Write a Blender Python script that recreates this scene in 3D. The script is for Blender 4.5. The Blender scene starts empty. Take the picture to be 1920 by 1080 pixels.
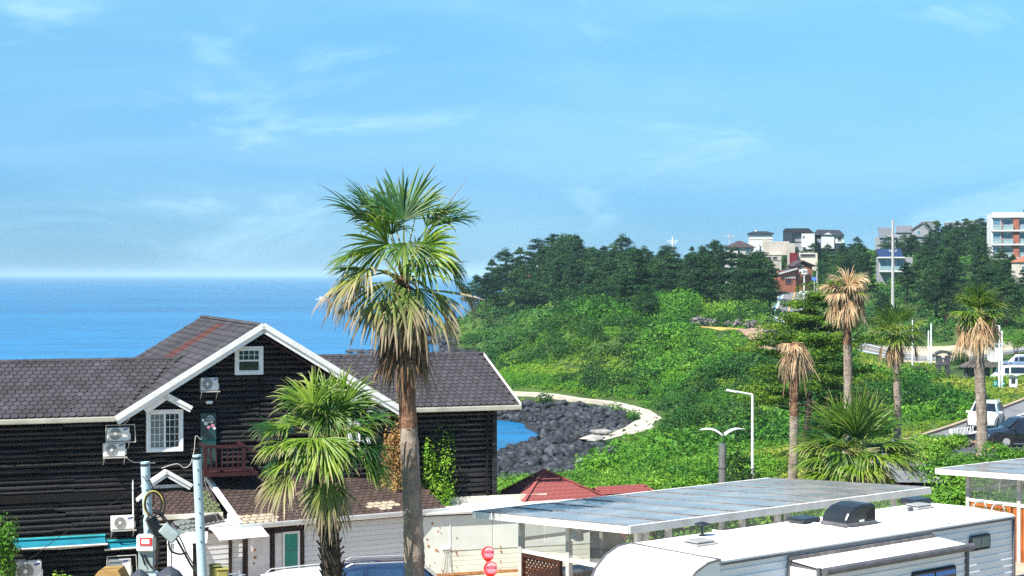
import bpy, bmesh, math, random
import numpy as np
from mathutils import Matrix, Vector, noise as mnoise

# ---------------------------------------------------------------- camera, world, sun, exposure
SC = bpy.context.scene
COL = SC.collection
F = 3100.0            # focal length in pixels of the 1920 px wide photograph
CZ = 17.0             # camera height above the sea
HZ = 516.0            # horizon row
R = math.radians
cam_d = bpy.data.cameras.new('camera')
cam_d.sensor_width = 36.0
cam_d.lens = 36.0 * F / 1920.0
cam_d.shift_y = -(540.0 - HZ) / 1920.0
cam_d.clip_start = 0.5
cam_d.clip_end = 60000.0
cam = bpy.data.objects.new('camera', cam_d)
COL.objects.link(cam)
cam.location = (0, 0, CZ)
cam.rotation_euler = (R(90), 0, 0)
SC.camera = cam

SUN_AZ = (-0.71, -0.70)      # horizontal direction towards the sun
SUN_EL = R(52)
w = bpy.data.worlds.new('World')
SC.world = w
w.use_nodes = True
nt = w.node_tree
nt.nodes.clear()
def wn(t, **k):
    n = nt.nodes.new(t)
    for a, b in k.items(): setattr(n, a, b)
    return n
sky = wn('ShaderNodeTexSky', sky_type='NISHITA', sun_disc=False)
sky.sun_elevation = SUN_EL
sky.sun_rotation = math.atan2(SUN_AZ[0], SUN_AZ[1])
sky.altitude = 20
sky.air_density = 1.0
sky.dust_density = 0.1
sky.ozone_density = 2.5
tint = wn('ShaderNodeMix', data_type='RGBA', blend_type='MULTIPLY')
tint.inputs[0].default_value = 1.0
tint.inputs[7].default_value = (0.64, 1.02, 1.26, 1)
nt.links.new(sky.outputs[0], tint.inputs[6])
tc = wn('ShaderNodeTexCoord')
sepz = wn('ShaderNodeSeparateXYZ'); nt.links.new(tc.outputs['Generated'], sepz.inputs[0])
grad = wn('ShaderNodeValToRGB')
for e_, (p_, c_) in zip((grad.color_ramp.elements[0], grad.color_ramp.elements[1], grad.color_ramp.elements.new(0.06), grad.color_ramp.elements.new(0.17)),
                        ((0.0, (0.33, 0.47, 0.76)), (1.0, (0.9, 1.0, 1.0)), (0.06, (0.48, 0.63, 0.86)), (0.17, (1.04, 1.14, 1.0)))):
    e_.position = p_; e_.color = (*c_, 1)
nt.links.new(sepz.outputs['Z'], grad.inputs[0])
tint2 = wn('ShaderNodeMix', data_type='RGBA', blend_type='MULTIPLY'); tint2.inputs[0].default_value = 1.0
nt.links.new(tint.outputs[2], tint2.inputs[6]); nt.links.new(grad.outputs[0], tint2.inputs[7])
def cloud(scale, loc, lo, hi, detail=6, dist=0.6):
    mp = wn('ShaderNodeMapping')
    mp.inputs['Scale'].default_value = scale
    mp.inputs['Location'].default_value = loc
    nt.links.new(tc.outputs['Generated'], mp.inputs[0])
    nz = wn('ShaderNodeTexNoise')
    nz.inputs['Scale'].default_value = 1.0
    nz.inputs['Detail'].default_value = detail
    nz.inputs['Roughness'].default_value = 0.55
    nz.inputs['Distortion'].default_value = dist
    nt.links.new(mp.outputs[0], nz.inputs['Vector'])
    rp = wn('ShaderNodeMapRange', interpolation_type='SMOOTHSTEP')
    rp.inputs[1].default_value = lo
    rp.inputs[2].default_value = hi
    nt.links.new(nz.outputs['Fac'], rp.inputs[0])
    return rp.outputs[0]
veil = cloud((2.2, 2.2, 15.0), (3.1, 1.7, 0.4), 0.36, 0.78, 4, 0.4)
wisp = cloud((6.5, 6.5, 19.0), (1.35, 0.2, 5.2), 0.54, 0.74, 7, 0.9)
def mathn(op, a, b):
    m = wn('ShaderNodeMath', operation=op)
    for i, v in enumerate((a, b)):
        if isinstance(v, (int, float)): m.inputs[i].default_value = v
        else: nt.links.new(v, m.inputs[i])
    return m.outputs[0]
amt = mathn('ADD', mathn('MULTIPLY', veil, 0.32), mathn('MULTIPLY', wisp, 0.50))
clamp = wn('ShaderNodeClamp'); nt.links.new(amt, clamp.inputs[0])
cm = wn('ShaderNodeMix', data_type='RGBA')
nt.links.new(clamp.outputs[0], cm.inputs[0])
nt.links.new(tint2.outputs[2], cm.inputs[6])
cm.inputs[7].default_value = (5.0, 8.0, 9.6, 1)
bg = wn('ShaderNodeBackground')
bg.inputs['Strength'].default_value = 0.063
nt.links.new(cm.outputs[2], bg.inputs['Color'])
wo = wn('ShaderNodeOutputWorld')
nt.links.new(bg.outputs[0], wo.inputs['Surface'])

sun_d = bpy.data.lights.new('sun', 'SUN')
sun_d.energy = 5.0
sun_d.angle = R(0.5)
sun_d.color = (1.0, 0.95, 0.86)
sun = bpy.data.objects.new('sun', sun_d)
COL.objects.link(sun)
_l = math.hypot(*SUN_AZ)
_sd = Vector((SUN_AZ[0]/_l*math.cos(SUN_EL), SUN_AZ[1]/_l*math.cos(SUN_EL), math.sin(SUN_EL)))
sun.rotation_euler = _sd.to_track_quat('Z', 'Y').to_euler()
sun.location = (-60, -40, 120)

SC.view_settings.view_transform = 'Standard'
SC.view_settings.look = 'None'
SC.view_settings.exposure = 1.0
SC.view_settings.gamma = 1.0
SC.view_settings.use_curve_mapping = False
SC.cycles.max_bounces = 7
SC.cycles.transparent_max_bounces = 12
SC.cycles.volume_bounces = 0
SC.cycles.use_denoising = False
SC.cycles.sample_clamp_indirect = 6.0

# ---------------------------------------------------------------- unprojection: a pixel of the photograph and a distance
def at(px, py, d):
    return Vector(((px - 960) / F * d, d, CZ - (py - HZ) / F * d))
def atz(px, py, z):
    d = (CZ - z) * F / (py - HZ)
    return at(px, py, d)

class Frame:
    """a thing's own axes: origin on the ground, turned about z"""
    def __init__(s, x, y, z, deg):
        s.o = Vector((x, y, z)); s.rz = R(deg)
        s.M = Matrix.Translation(s.o) @ Matrix.Rotation(s.rz, 4, 'Z')
        s.I = s.M.inverted()
    def l(s, p): return s.I @ Vector(p)
    def w(s, p): return s.M @ Vector(p)
    def hit(s, px, py, axis, c):
        o = s.I @ Vector((0, 0, CZ)); q = s.I @ at(px, py, 100.0)
        d = q - o
        t = (c - o[axis]) / d[axis]
        return o + d * t

# ---------------------------------------------------------------- materials
MATS = {}
def mat(name, col, rough=0.7, var=0.12, scale=3.0, bump=0.0, bscale=None, metal=0.0, spec=0.3, alpha=1.0,
        col2=None, lo=0.35, hi=0.65, island=0.0, objrand=0.0, coat=0.0, emit=None, trans=0.0, detail=5, stretch=None, subs=0.0):
    m = bpy.data.materials.new(name); MATS[name] = m
    m.use_nodes = True
    t = m.node_tree; N = t.nodes; L = t.links
    b = N['Principled BSDF']
    b.inputs['Roughness'].default_value = rough
    b.inputs['Metallic'].default_value = metal
    b.inputs['Specular IOR Level'].default_value = spec
    b.inputs['Alpha'].default_value = alpha
    if coat: b.inputs['Coat Weight'].default_value = coat; b.inputs['Coat Roughness'].default_value = 0.05
    if trans: b.inputs['Transmission Weight'].default_value = trans
    if emit: b.inputs['Emission Color'].default_value = (*emit[:3], 1); b.inputs['Emission Strength'].default_value = emit[3]
    geo = N.new('ShaderNodeNewGeometry')
    tcn = N.new('ShaderNodeTexCoord')
    vec = tcn.outputs['Object']
    if stretch:
        mp = N.new('ShaderNodeMapping'); mp.inputs['Scale'].default_value = stretch
        L.new(vec, mp.inputs[0]); vec = mp.outputs[0]
    nz = N.new('ShaderNodeTexNoise'); nz.inputs['Scale'].default_value = scale; nz.inputs['Detail'].default_value = detail
    L.new(vec, nz.inputs['Vector'])
    rp = N.new('ShaderNodeValToRGB')
    c2 = col2 if col2 else tuple(min(1, c * (1 + var)) for c in col)
    c1 = col if col2 else tuple(c * (1 - var) for c in col)
    rp.color_ramp.elements[0].position = lo; rp.color_ramp.elements[0].color = (*c1, 1)
    rp.color_ramp.elements[1].position = hi; rp.color_ramp.elements[1].color = (*c2, 1)
    L.new(nz.outputs['Fac'], rp.inputs[0])
    out = rp.outputs[0]
    def jitter(src, amt, out):
        hs = N.new('ShaderNodeHueSaturation')
        mr = N.new('ShaderNodeMapRange'); mr.inputs[3].default_value = 1 - amt; mr.inputs[4].default_value = 1 + amt
        L.new(src, mr.inputs[0]); L.new(mr.outputs[0], hs.inputs['Value']); L.new(out, hs.inputs['Color'])
        return hs.outputs[0]
    if island: out = jitter(geo.outputs['Random Per Island'], island, out)
    if objrand:
        oi = N.new('ShaderNodeObjectInfo'); out = jitter(oi.outputs['Random'], objrand, out)
    L.new(out, b.inputs['Base Color'])
    if bump:
        nb = N.new('ShaderNodeTexNoise'); nb.inputs['Scale'].default_value = bscale or scale * 4; nb.inputs['Detail'].default_value = 6
        L.new(vec, nb.inputs['Vector'])
        bp = N.new('ShaderNodeBump'); bp.inputs['Strength'].default_value = bump; bp.inputs['Distance'].default_value = 0.05
        L.new(nb.outputs['Fac'], bp.inputs['Height']); L.new(bp.outputs[0], b.inputs['Normal'])
    return m

def leafmat(name, ramp, scale=0.2, island=0.35, trans=0.35, rough=0.55, tip=None, objrand=0.0, spec=0.25):
    """foliage: colours mixed by a world-space noise, each leaf a little different, light passes through"""
    m = bpy.data.materials.new(name); MATS[name] = m
    m.use_nodes = True
    t = m.node_tree; N = t.nodes; L = t.links
    b = N['Principled BSDF']; b.inputs['Roughness'].default_value = rough; b.inputs['Specular IOR Level'].default_value = spec
    geo = N.new('ShaderNodeNewGeometry')
    nz = N.new('ShaderNodeTexNoise'); nz.inputs['Scale'].default_value = scale; nz.inputs['Detail'].default_value = 4
    L.new(geo.outputs['Position'], nz.inputs['Vector'])
    rp = N.new('ShaderNodeValToRGB')
    els = rp.color_ramp.elements
    while len(els) < len(ramp): els.new(0.5)
    for e, (p, c) in zip(els, ramp): e.position = p; e.color = (*c, 1)
    L.new(nz.outputs['Fac'], rp.inputs[0])
    out = rp.outputs[0]
    if tip:
        at_ = N.new('ShaderNodeAttribute'); at_.attribute_name = 'tip'
        r2 = N.new('ShaderNodeMapRange'); r2.inputs[1].default_value = tip[1]; r2.inputs[2].default_value = tip[2]
        L.new(at_.outputs['Fac'], r2.inputs[0])
        mx = N.new('ShaderNodeMix'); mx.data_type = 'RGBA'
        L.new(r2.outputs[0], mx.inputs[0]); L.new(out, mx.inputs[6]); mx.inputs[7].default_value = (*tip[0], 1)
        out = mx.outputs[2]
    hs = N.new('ShaderNodeHueSaturation')
    mr = N.new('ShaderNodeMapRange'); mr.inputs[3].default_value = 1 - island; mr.inputs[4].default_value = 1 + island
    L.new(geo.outputs['Random Per Island'], mr.inputs[0]); L.new(mr.outputs[0], hs.inputs['Value']); L.new(out, hs.inputs['Color'])
    out = hs.outputs[0]
    if objrand:
        oi = N.new('ShaderNodeObjectInfo'); h2 = N.new('ShaderNodeHueSaturation')
        m2 = N.new('ShaderNodeMapRange'); m2.inputs[3].default_value = 1 - objrand; m2.inputs[4].default_value = 1 + objrand
        L.new(oi.outputs['Random'], m2.inputs[0]); L.new(m2.outputs[0], h2.inputs['Value']); L.new(out, h2.inputs['Color'])
        out = h2.outputs[0]
    L.new(out, b.inputs['Base Color'])
    if trans:
        tr = N.new('ShaderNodeBsdfTranslucent'); L.new(out, tr.inputs['Color'])
        ms = N.new('ShaderNodeMixShader'); ms.inputs[0].default_value = trans
        L.new(b.outputs[0], ms.inputs[1]); L.new(tr.outputs[0], ms.inputs[2])
        L.new(ms.outputs[0], N['Material Output'].inputs['Surface'])
    return m

def glassmat(name, col, alpha, rough=0.05, spec=0.5, bump=0.0, bscale=2.0, var=0.1):
    m = mat(name, col, rough, var=var, alpha=alpha, spec=spec, bump=bump, bscale=bscale)
    return m

# ---------------------------------------------------------------- mesh builder
class MB:
    def __init__(s): s.v = []; s.f = []
    def add(s, vs, fs):
        o = len(s.v); s.v += [tuple(p) for p in vs]; s.f += [tuple(i + o for i in f) for f in fs]; return s
    def box(s, x0, x1, y0, y1, z0, z1, M=None):
        vs = [(x, y, z) for z in (z0, z1) for y in (y0, y1) for x in (x0, x1)]
        if M is not None: vs = [M @ Vector(p) for p in vs]
        return s.add(vs, [(0, 2, 3, 1), (4, 5, 7, 6), (0, 1, 5, 4), (2, 6, 7, 3), (0, 4, 6, 2), (1, 3, 7, 5)])
    def cham(s, x0, x1, y0, y1, z0, z1, c=0.01, M=None):
        """box with chamfered vertical and horizontal edges"""
        bm = bmesh.new(); bmesh.ops.create_cube(bm, size=1)
        for v in bm.verts:
            v.co = Vector(((x0 + x1)/2 + v.co.x*(x1-x0), (y0+y1)/2 + v.co.y*(y1-y0), (z0+z1)/2 + v.co.z*(z1-z0)))
        bmesh.ops.bevel(bm, geom=list(bm.edges), offset=c, segments=1, affect='EDGES', profile=0.5)
        bm.verts.index_update()
        vs = [(M @ v.co if M is not None else v.co.copy()) for v in bm.verts]
        fs = [tuple(v.index for v in f.verts) for f in bm.faces]
        bm.free(); return s.add(vs, fs)
    def beam(s, p, q, w, h=None, up=(0, 0, 1)):
        p = Vector(p); q = Vector(q); d = (q - p).normalized(); up = Vector(up)
        if abs(d.dot(up)) > 0.98: up = Vector((0, 1, 0))
        a = d.cross(up).normalized(); b = a.cross(d).normalized(); h = h or w
        vs = []
        for c in (p, q):
            for i, j in ((-1, -1), (1, -1), (1, 1), (-1, 1)): vs.append(c + a*(i*w/2) + b*(j*h/2))
        return s.add(vs, [(0, 3, 2, 1), (4, 5, 6, 7), (0, 1, 5, 4), (1, 2, 6, 5), (2, 3, 7, 6), (3, 0, 4, 7)])
    def tube(s, pts, r, n=8, cap=True):
        pts = [Vector(p) for p in pts]
        rs = r if isinstance(r, (list, tuple)) else [r] * len(pts)
        o = len(s.v); prev = None
        for i, p in enumerate(pts):
            d = (pts[min(i+1, len(pts)-1)] - pts[max(i-1, 0)]).normalized()
            if prev is None:
                ref = Vector((0, 0, 1)) if abs(d.z) < 0.9 else Vector((1, 0, 0))
                a = d.cross(ref).normalized()
            else:
                a = (prev - d * prev.dot(d))
                a = a.normalized() if a.length > 1e-6 else d.orthogonal().normalized()
            prev = a; b = d.cross(a)
            for k in range(n):
                t = 2*math.pi*k/n
                s.v.append(tuple(p + (a*math.cos(t) + b*math.sin(t)) * rs[i]))
        for i in range(len(pts)-1):
            for k in range(n):
                k2 = (k+1) % n
                s.f.append((o+i*n+k, o+i*n+k2, o+(i+1)*n+k2, o+(i+1)*n+k))
        if cap:
            s.f.append(tuple(o+k for k in reversed(range(n)))); s.f.append(tuple(o+(len(pts)-1)*n+k for k in range(n)))
        return s
    def prism(s, poly, axis, a, b):
        """extrude a 2-D polygon along an axis (0,1,2) from a to b"""
        def mk(p, c):
            q = [p[0], p[1]]; q.insert(axis, c); return tuple(q)
        n = len(poly); vs = [mk(p, a) for p in poly] + [mk(p, b) for p in poly]
        fs = [tuple(range(n)), tuple(range(2*n-1, n-1, -1))] + [(i, n+i, n+(i+1) % n, (i+1) % n) for i in range(n)]
        return s.add(vs, fs)
    def slab(s, quad, th):
        """thick sheet under a polygon of world points"""
        q = [Vector(p) for p in quad]
        nrm = (q[1]-q[0]).cross(q[2]-q[0]).normalized()
        if nrm.z < 0: nrm = -nrm
        n = len(q); vs = q + [p - nrm*th for p in q]
        return s.add(vs, [tuple(range(n)), tuple(range(2*n-1, n-1, -1))] + [(i, n+i, n+(i+1) % n, (i+1) % n) for i in range(n)])
    def disc(s, c, r, normal_axis, th, n=20):
        poly = [(c[(normal_axis+1) % 3] if False else 0, 0)]
        ax = [i for i in range(3) if i != normal_axis]
        poly = [(c[ax[0]] + r*math.cos(2*math.pi*k/n), c[ax[1]] + r*math.sin(2*math.pi*k/n)) for k in range(n)]
        return s.prism(poly, normal_axis, c[normal_axis]-th/2, c[normal_axis]+th/2)
    def ring(s, c, r0, r1, axis, th, n=20):
        ax = [i for i in range(3) if i != axis]
        def P(r, k, o):
            q = [0, 0, 0]; q[axis] = c[axis] + o
            q[ax[0]] = c[ax[0]] + r*math.cos(2*math.pi*k/n); q[ax[1]] = c[ax[1]] + r*math.sin(2*math.pi*k/n); return tuple(q)
        vs = []
        for k in range(n): vs += [P(r0, k, -th/2), P(r1, k, -th/2), P(r1, k, th/2), P(r0, k, th/2)]
        fs = []
        for k in range(n):
            a = 4*k; b = 4*((k+1) % n)
            for j in range(4): fs.append((a+j, b+j, b+(j+1) % 4, a+(j+1) % 4))
        return s.add(vs, fs)
    def lathe(s, prof, n=16, c=(0, 0, 0)):
        o = len(s.v)
        for r, z in prof:
            for k in range(n):
                t = 2*math.pi*k/n; s.v.append((c[0]+r*math.cos(t), c[1]+r*math.sin(t), c[2]+z))
        for i in range(len(prof)-1):
            for k in range(n):
                k2 = (k+1) % n; s.f.append((o+i*n+k, o+i*n+k2, o+(i+1)*n+k2, o+(i+1)*n+k))
        s.f.append(tuple(o+k for k in reversed(range(n)))); s.f.append(tuple(o+(len(prof)-1)*n+k for k in range(n)))
        return s
    def mesh(s, name, smooth=False):
        me = bpy.data.meshes.new(name)
        me.from_pydata(s.v, [], s.f)
        bm = bmesh.new(); bm.from_mesh(me); bmesh.ops.recalc_face_normals(bm, faces=bm.faces); bm.to_mesh(me); bm.free()
        if smooth: shade(me)
        return me
def shade(me, ang=40):
    me.polygons.foreach_set('use_smooth', [True]*len(me.polygons))
    try: me.set_sharp_from_angle(angle=R(ang))
    except Exception: pass

def npmesh(name, V, quads, smooth=False, attr=None):
    """mesh from numpy arrays, all faces of one size"""
    me = bpy.data.meshes.new(name)
    V = np.asarray(V, dtype=np.float32); quads = np.asarray(quads, dtype=np.int32)
    k = quads.shape[1]
    me.vertices.add(len(V)); me.vertices.foreach_set('co', V.ravel())
    me.loops.add(quads.size); me.loops.foreach_set('vertex_index', quads.ravel())
    me.polygons.add(len(quads)); me.polygons.foreach_set('loop_start', np.arange(len(quads), dtype=np.int32)*k)
    try: me.polygons.foreach_set('loop_total', np.full(len(quads), k, dtype=np.int32))
    except Exception: pass
    me.update(calc_edges=True)
    if smooth: me.polygons.foreach_set('use_smooth', np.ones(len(quads), dtype=bool))
    if attr is not None:
        a = me.attributes.new('tip', 'FLOAT', 'POINT'); a.data.foreach_set('value', np.asarray(attr, dtype=np.float32))
    me.validate()
    return me

PM = {}       # parents' world matrices
def ob(name, geo, m, parent=None, world=False, loc=None, rot=None, scl=None, smooth=False):
    me = geo.mesh(name, smooth) if isinstance(geo, MB) else geo
    o = bpy.data.objects.new(name, me)
    if m is not None and not me.materials: me.materials.append(MATS[m] if isinstance(m, str) else m)
    COL.objects.link(o)
    if loc is not None: o.location = loc
    if rot is not None: o.rotation_euler = rot
    if scl is not None: o.scale = scl
    if parent is not None:
        o.parent = parent
        if world: o.matrix_parent_inverse = PM[parent.name].inverted()
    PM[o.name] = (PM[parent.name] if parent is not None and not world else Matrix()) @ Matrix.LocRotScale(o.location, o.rotation_euler, o.scale)
    return o
def tag(o, label=None, cat=None, group=None, kind=None):
    if label: o['label'] = label
    if cat: o['category'] = cat
    if group: o['group'] = group
    if kind: o['kind'] = kind
    return o
def thing(name, label, cat, loc=(0, 0, 0), rz=0.0, group=None):
    o = bpy.data.objects.new(name, None); COL.objects.link(o)
    o.empty_display_size = 0.3
    o.location = loc; o.rotation_euler = (0, 0, rz)
    PM[o.name] = Matrix.LocRotScale(o.location, o.rotation_euler, o.scale)
    return tag(o, label, cat, group)
def fthing(name, label, cat, fr, group=None):
    return thing(name, label, cat, fr.o, fr.rz, group)
def kids(o): return [c for c in bpy.data.objects if c.parent == o]
def copy_tree(o, loc=None, rz=None, label=None, parent=None, scale=None, ch=None):
    c = o.copy(); COL.objects.link(c); c.parent = parent
    if loc is not None: c.location = loc
    if rz is not None: c.rotation_euler = (0, 0, rz)
    if scale is not None: c.scale = (scale,)*3
    if label: c['label'] = label
    for k in (ch[o.name] if ch else kids(o)): copy_tree(k, parent=c, ch=ch)
    return c
def text_mesh(s, size, depth=0.004):
    cu = bpy.data.curves.new('text', 'FONT'); cu.body = s; cu.size = size; cu.extrude = depth
    cu.align_x = 'CENTER'; cu.align_y = 'CENTER'; cu.resolution_u = 2
    o = bpy.data.objects.new('text', cu); COL.objects.link(o)
    dg = bpy.context.evaluated_depsgraph_get(); dg.update()
    me = bpy.data.meshes.new_from_object(o.evaluated_get(dg))
    bpy.data.objects.remove(o); bpy.data.curves.remove(cu)
    me.materials.clear()
    return me
rnd = random.Random(7)
nr = np.random.default_rng(11)
# ---------------------------------------------------------------- terrain
CP = [  # x, y, z
 (-60,-20,9),(0,-20,9),(60,-20,10),(-60,10,8),(0,10,8.8),(60,10,9.5),(-40,30,7),(-12,30,7.4),(0,30,8.2),(12,30,8.4),(30,30,8.8),
 (4,38,8.4),(12,40,8.4),(20,46,8.4),(30,52,8.8),(2,45,8.2),(8,50,8.2),(-4,42,7.2),(-10,46,6.4),(-16,50,6.2),(-28,50,6.2),(-6,52,6.2),(-1,56,6.2),(2,60,6.2),
 (-30,58,6.2),(-20,60,6.2),(-10,62,6.2),(-2,64,6.1),(4,64,6.0),(-30,72,5.6),(-15,74,5.4),(-2,74,5.2),(-60,50,6),(-80,30,6),
 (-60,76,2.5),(-40,84,3.0),(-20,88,3.2),(-5,90,3.6),(-90,70,0),(-45,100,0),(-25,104,0.2),(-12,112,0.6),(-3,112,2.2),
 (6,62,6.4),(9,72,6.2),(14,62,8.0),(14,72,7.8),(12,80,6.6),(5,85,4.4),(33,72,8.5),(45,70,9.5),(40,92,7.6),(60,80,10),
 (3,100,3.2),(10,100,4.8),(2,118,2.2),(9,118,2.9),(15,122,4.2),
 (75,200,10),
 (30,128,6.0),(34,140,5.8),(28,140,5.9),(40,150,6.2),(24,140,5.8),
 (-3,128,0.9),(-1.1,143,0.8),(-1.2,155,0),(1.4,163,0),(2.8,176,0),(1.6,188,0),(-1.4,194,0),(-6,196.5,0),(-14,199,0),(-24,203,0),
 (-8,150,-1),(-15,132,-0.6),(-4,175,-2.2),(-14,170,-3),(-30,150,-3),(-60,120,-3),(-30,190,-2.5),
 (3,128,1.7),(3,143,1.8),(5,155,1.6),(7,166,1.5),(7.5,176,1.6),(5,186,1.5),(1,196,1.6),(-6,200.5,1.2),(-14,204,1.0),
 (8.0,146,2.5),(9.6,149,2.5),(12.8,156,2.5),(14.6,164,2.5),(13.3,175,2.5),(10.4,186,2.5),(6.4,194,2.5),(.8,199,2.5),(-4,204,2.4),(-10,209,2.2),
 (13,143,2.7),(17,155,3.6),(19,168,4.4),(18,180,4.2),(14,192,4.2),(9,200,4.3),(3,206,4.2),(-3,212,3.2),
 (-4,240,2.4),(-3,267,2.2),(-8,290,1.2),(-12,320,0.6),(-13,366,0.3),(-12,230,0),(-12,262,0),(-18,290,0),(-20,325,-1),(-18,350,-1.2),(-19,366,-1.8),(-18,385,-1.5),(-19,400,-2),(-19,440,-2),(-26,366,-2.5),
 (-40,300,-3),(-50,366,-3),(-60,420,-3),(-40,450,-2),(-20,240,-1.5),(-100,200,-4),(-110,320,-4),(-110,450,-4),(-40,520,-3),(0,560,-2),(-90,560,-4),
 (-6,340,5.5),(-8,375,7.5),(-8,392,9.5),(0,330,6.5),(-13.5,392,2.0),(-10,420,9),(-14,425,3),(-10,440,7),(-14,445,1),
 ]
PX = [  # photo column, row, distance
 (1050,700,206),(1050,640,223),(1060,578,241),(1100,572,246),(1150,640,212),(1160,580,240),(1200,700,191),(1130,720,197),
 (1300,620,215),(1300,700,183),(1300,760,158),(1230,660,205),(1400,650,198),(1400,720,163),(1400,790,128),(1300,842,127),(1450,760,140),(1370,690,180),
 (1345,606,238),(1400,612,234),(1300,600,236),(1430,628,226),(1450,650,215),(1430,590,256),(1380,592,250),
 (960,660,300),(960,700,235),(940,640,330),(1000,600,330),(1000,650,262),(920,620,365),(880,640,372),
 (1460,604,262),(1475,580,298),(1488,562,333),(1500,612,262),(1560,640,246),(1600,655,237),(1660,667,228),(1720,690,203),(1760,702,191),
 (1760,712,184),(1880,724,172),(1700,682,214),(1850,660,226),(1900,690,190),(1640,700,190),(1550,720,170),(1640,760,142),(1540,790,130),(1480,830,120),
 (1100,572,262),(1200,562,290),(1330,582,270),(1420,588,262),(1550,600,290),(1600,572,300),(1700,572,290),(1800,588,268),(1900,612,246),
 (1650,516,345),(1800,504,360),(1425,486,420),(1560,482,430),(1720,474,450),(1890,490,350),(1350,508,400),(1500,512,380),(1455,532,350),(1200,524,400),
 (1040,530,400),(960,545,410),(1060,520,440),(1920,488,420),(1920,452,500),
 ]
for _x, _y, _z in ((21,76,8.0),(22.5,84,7.5),(25,92,7.0),(29,101,6.65),(34.4,111,6.65),(44.3,129,6.9),(58,154,7.6)):
    for _o in (-6.5, 0, 6.5): CP.append((_x+_o*.88, _y-_o*.47, _z))
for a, b, c in PX:
    p = at(a, b, c); CP.append((p.x, p.y, p.z))
CP += [(20,500,15),(60,500,21),(110,480,24),(160,480,28),(40,540,16),(100,560,20),(200,560,24),(220,400,26),(220,300,18),(220,200,13),(140,300,18),(140,220,12),(120,150,11),(140,80,12),(220,100,14),(220,0,12),(100,0,11),
       (90,240,8.5),(80,260,10),(100,300,15),(0,620,-2),(100,620,4),(220,620,8)]
CPa = np.array(CP, dtype=np.float64)
def _kern(d): return np.sqrt(d*d + 9.0)
_D = np.sqrt(((CPa[:, None, :2] - CPa[None, :, :2])**2).sum(-1))
_n = len(CPa)
_A = np.zeros((_n+3, _n+3)); _A[:_n, :_n] = _kern(_D) - np.eye(_n)*0.15
_P = np.c_[np.ones(_n), CPa[:, :2]/100]
_A[:_n, _n:] = _P; _A[_n:, :_n] = _P.T
_W = np.linalg.lstsq(_A, np.r_[CPa[:, 2], 0, 0, 0], rcond=None)[0]
def vnoise(x, y, s, seed=0):
    """cheap smooth noise, sum of turned sines"""
    r = np.random.default_rng(seed); o = 0
    for i in range(7):
        a = r.uniform(0, 6.28); f = s * r.uniform(0.6, 1.9); p = r.uniform(0, 6.28)
        o = o + np.sin((x*np.cos(a) + y*np.sin(a))*f + p)
    return o / 4.0
def Hbase(x, y):
    x = np.atleast_1d(np.asarray(x, float)); y = np.atleast_1d(np.asarray(y, float))
    d = np.sqrt((x[:, None]-CPa[None, :, 0])**2 + (y[:, None]-CPa[None, :, 1])**2)
    return _kern(d) @ _W[:_n] + np.c_[np.ones(len(x)), x/100, y/100] @ _W[_n:]
def wild(x, y):
    """1 on the overgrown slopes, 0 near the built ground and the shore"""
    z = Hbase(x, y)
    a = np.clip((z-3.5)/2.0, 0, 1) * np.clip((y-112)/25, 0, 1)
    return a * np.clip((34+ (y-180)*.05 - x)/8, 0, 1)
def H(x, y):
    x = np.atleast_1d(np.asarray(x, float)); y = np.atleast_1d(np.asarray(y, float))
    w_ = wild(x, y)
    # gullies running down the slope, and lumps
    gul = 1-np.abs(np.sin(0.21*x + 0.035*y + 0.9*vnoise(x, y, 0.06, 5)))**1.0*1.6
    return Hbase(x, y) + w_*(vnoise(x, y, 0.36, 3)*0.65 + vnoise(x, y, 0.12, 4)*0.8 - gul*1.0 - 1.3)
def hz(x, y): return float(H([x], [y])[0])

mat('ground_grass', (0.022, 0.052, 0.009), 0.95, scale=0.12, col2=(0.065, 0.12, 0.018), bump=0.4, bscale=2.0)
mat('beach_floor', (0.02, 0.021, 0.026), 0.9, var=0.4, scale=1.2, bump=0.8, bscale=3)
mat('sand_lot', (0.42, 0.36, 0.27), 0.95, var=0.12, scale=0.4, bump=0.2)
mat('dirt', (0.33, 0.22, 0.15), 0.95, var=0.2, scale=0.7, bump=0.3)
mat('dry_grass', (0.42, 0.30, 0.08), 0.95, var=0.25, scale=1.2, bump=0.4)
mat('concrete_path', (0.46, 0.41, 0.34), 0.9, var=0.14, scale=0.6, bump=0.2)
mat('asphalt', (0.075, 0.078, 0.085), 0.85, var=0.18, scale=1.2, bump=0.2, bscale=30)
mat('asphalt_light', (0.17, 0.175, 0.185), 0.85, var=0.18, scale=1.0, bump=0.2, bscale=30)
mat('kerb', (0.36, 0.28, 0.20), 0.9, var=0.2, scale=2)
mat('road_white', (0.8, 0.8, 0.8), 0.7, var=0.08)
mat('road_blue', (0.12, 0.45, 0.72), 0.7, var=0.08)
mat('road_yellow', (0.8, 0.5, 0.12), 0.7, var=0.08)
mat('paving', (0.40, 0.33, 0.26), 0.9, var=0.18, scale=0.8, bump=0.2)

# ground material: grass, bare rock at the shore, chosen by height
gm = MATS['ground_grass']; t = gm.node_tree
geo = t.nodes.new('ShaderNodeNewGeometry'); sp = t.nodes.new('ShaderNodeSeparateXYZ')
t.links.new(geo.outputs['Position'], sp.inputs[0])
mr = t.nodes.new('ShaderNodeMapRange'); mr.inputs[1].default_value = 1.9; mr.inputs[2].default_value = 2.6
t.links.new(sp.outputs['Z'], mr.inputs[0])
mx = t.nodes.new('ShaderNodeMix'); mx.data_type = 'RGBA'
bs = t.nodes['Principled BSDF']; src = bs.inputs['Base Color'].links[0].from_socket
t.links.new(mr.outputs[0], mx.inputs[0]); mx.inputs[6].default_value = (0.022, 0.022, 0.026, 1); t.links.new(src, mx.inputs[7])
t.links.new(mx.outputs[2], bs.inputs['Base Color'])

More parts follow.
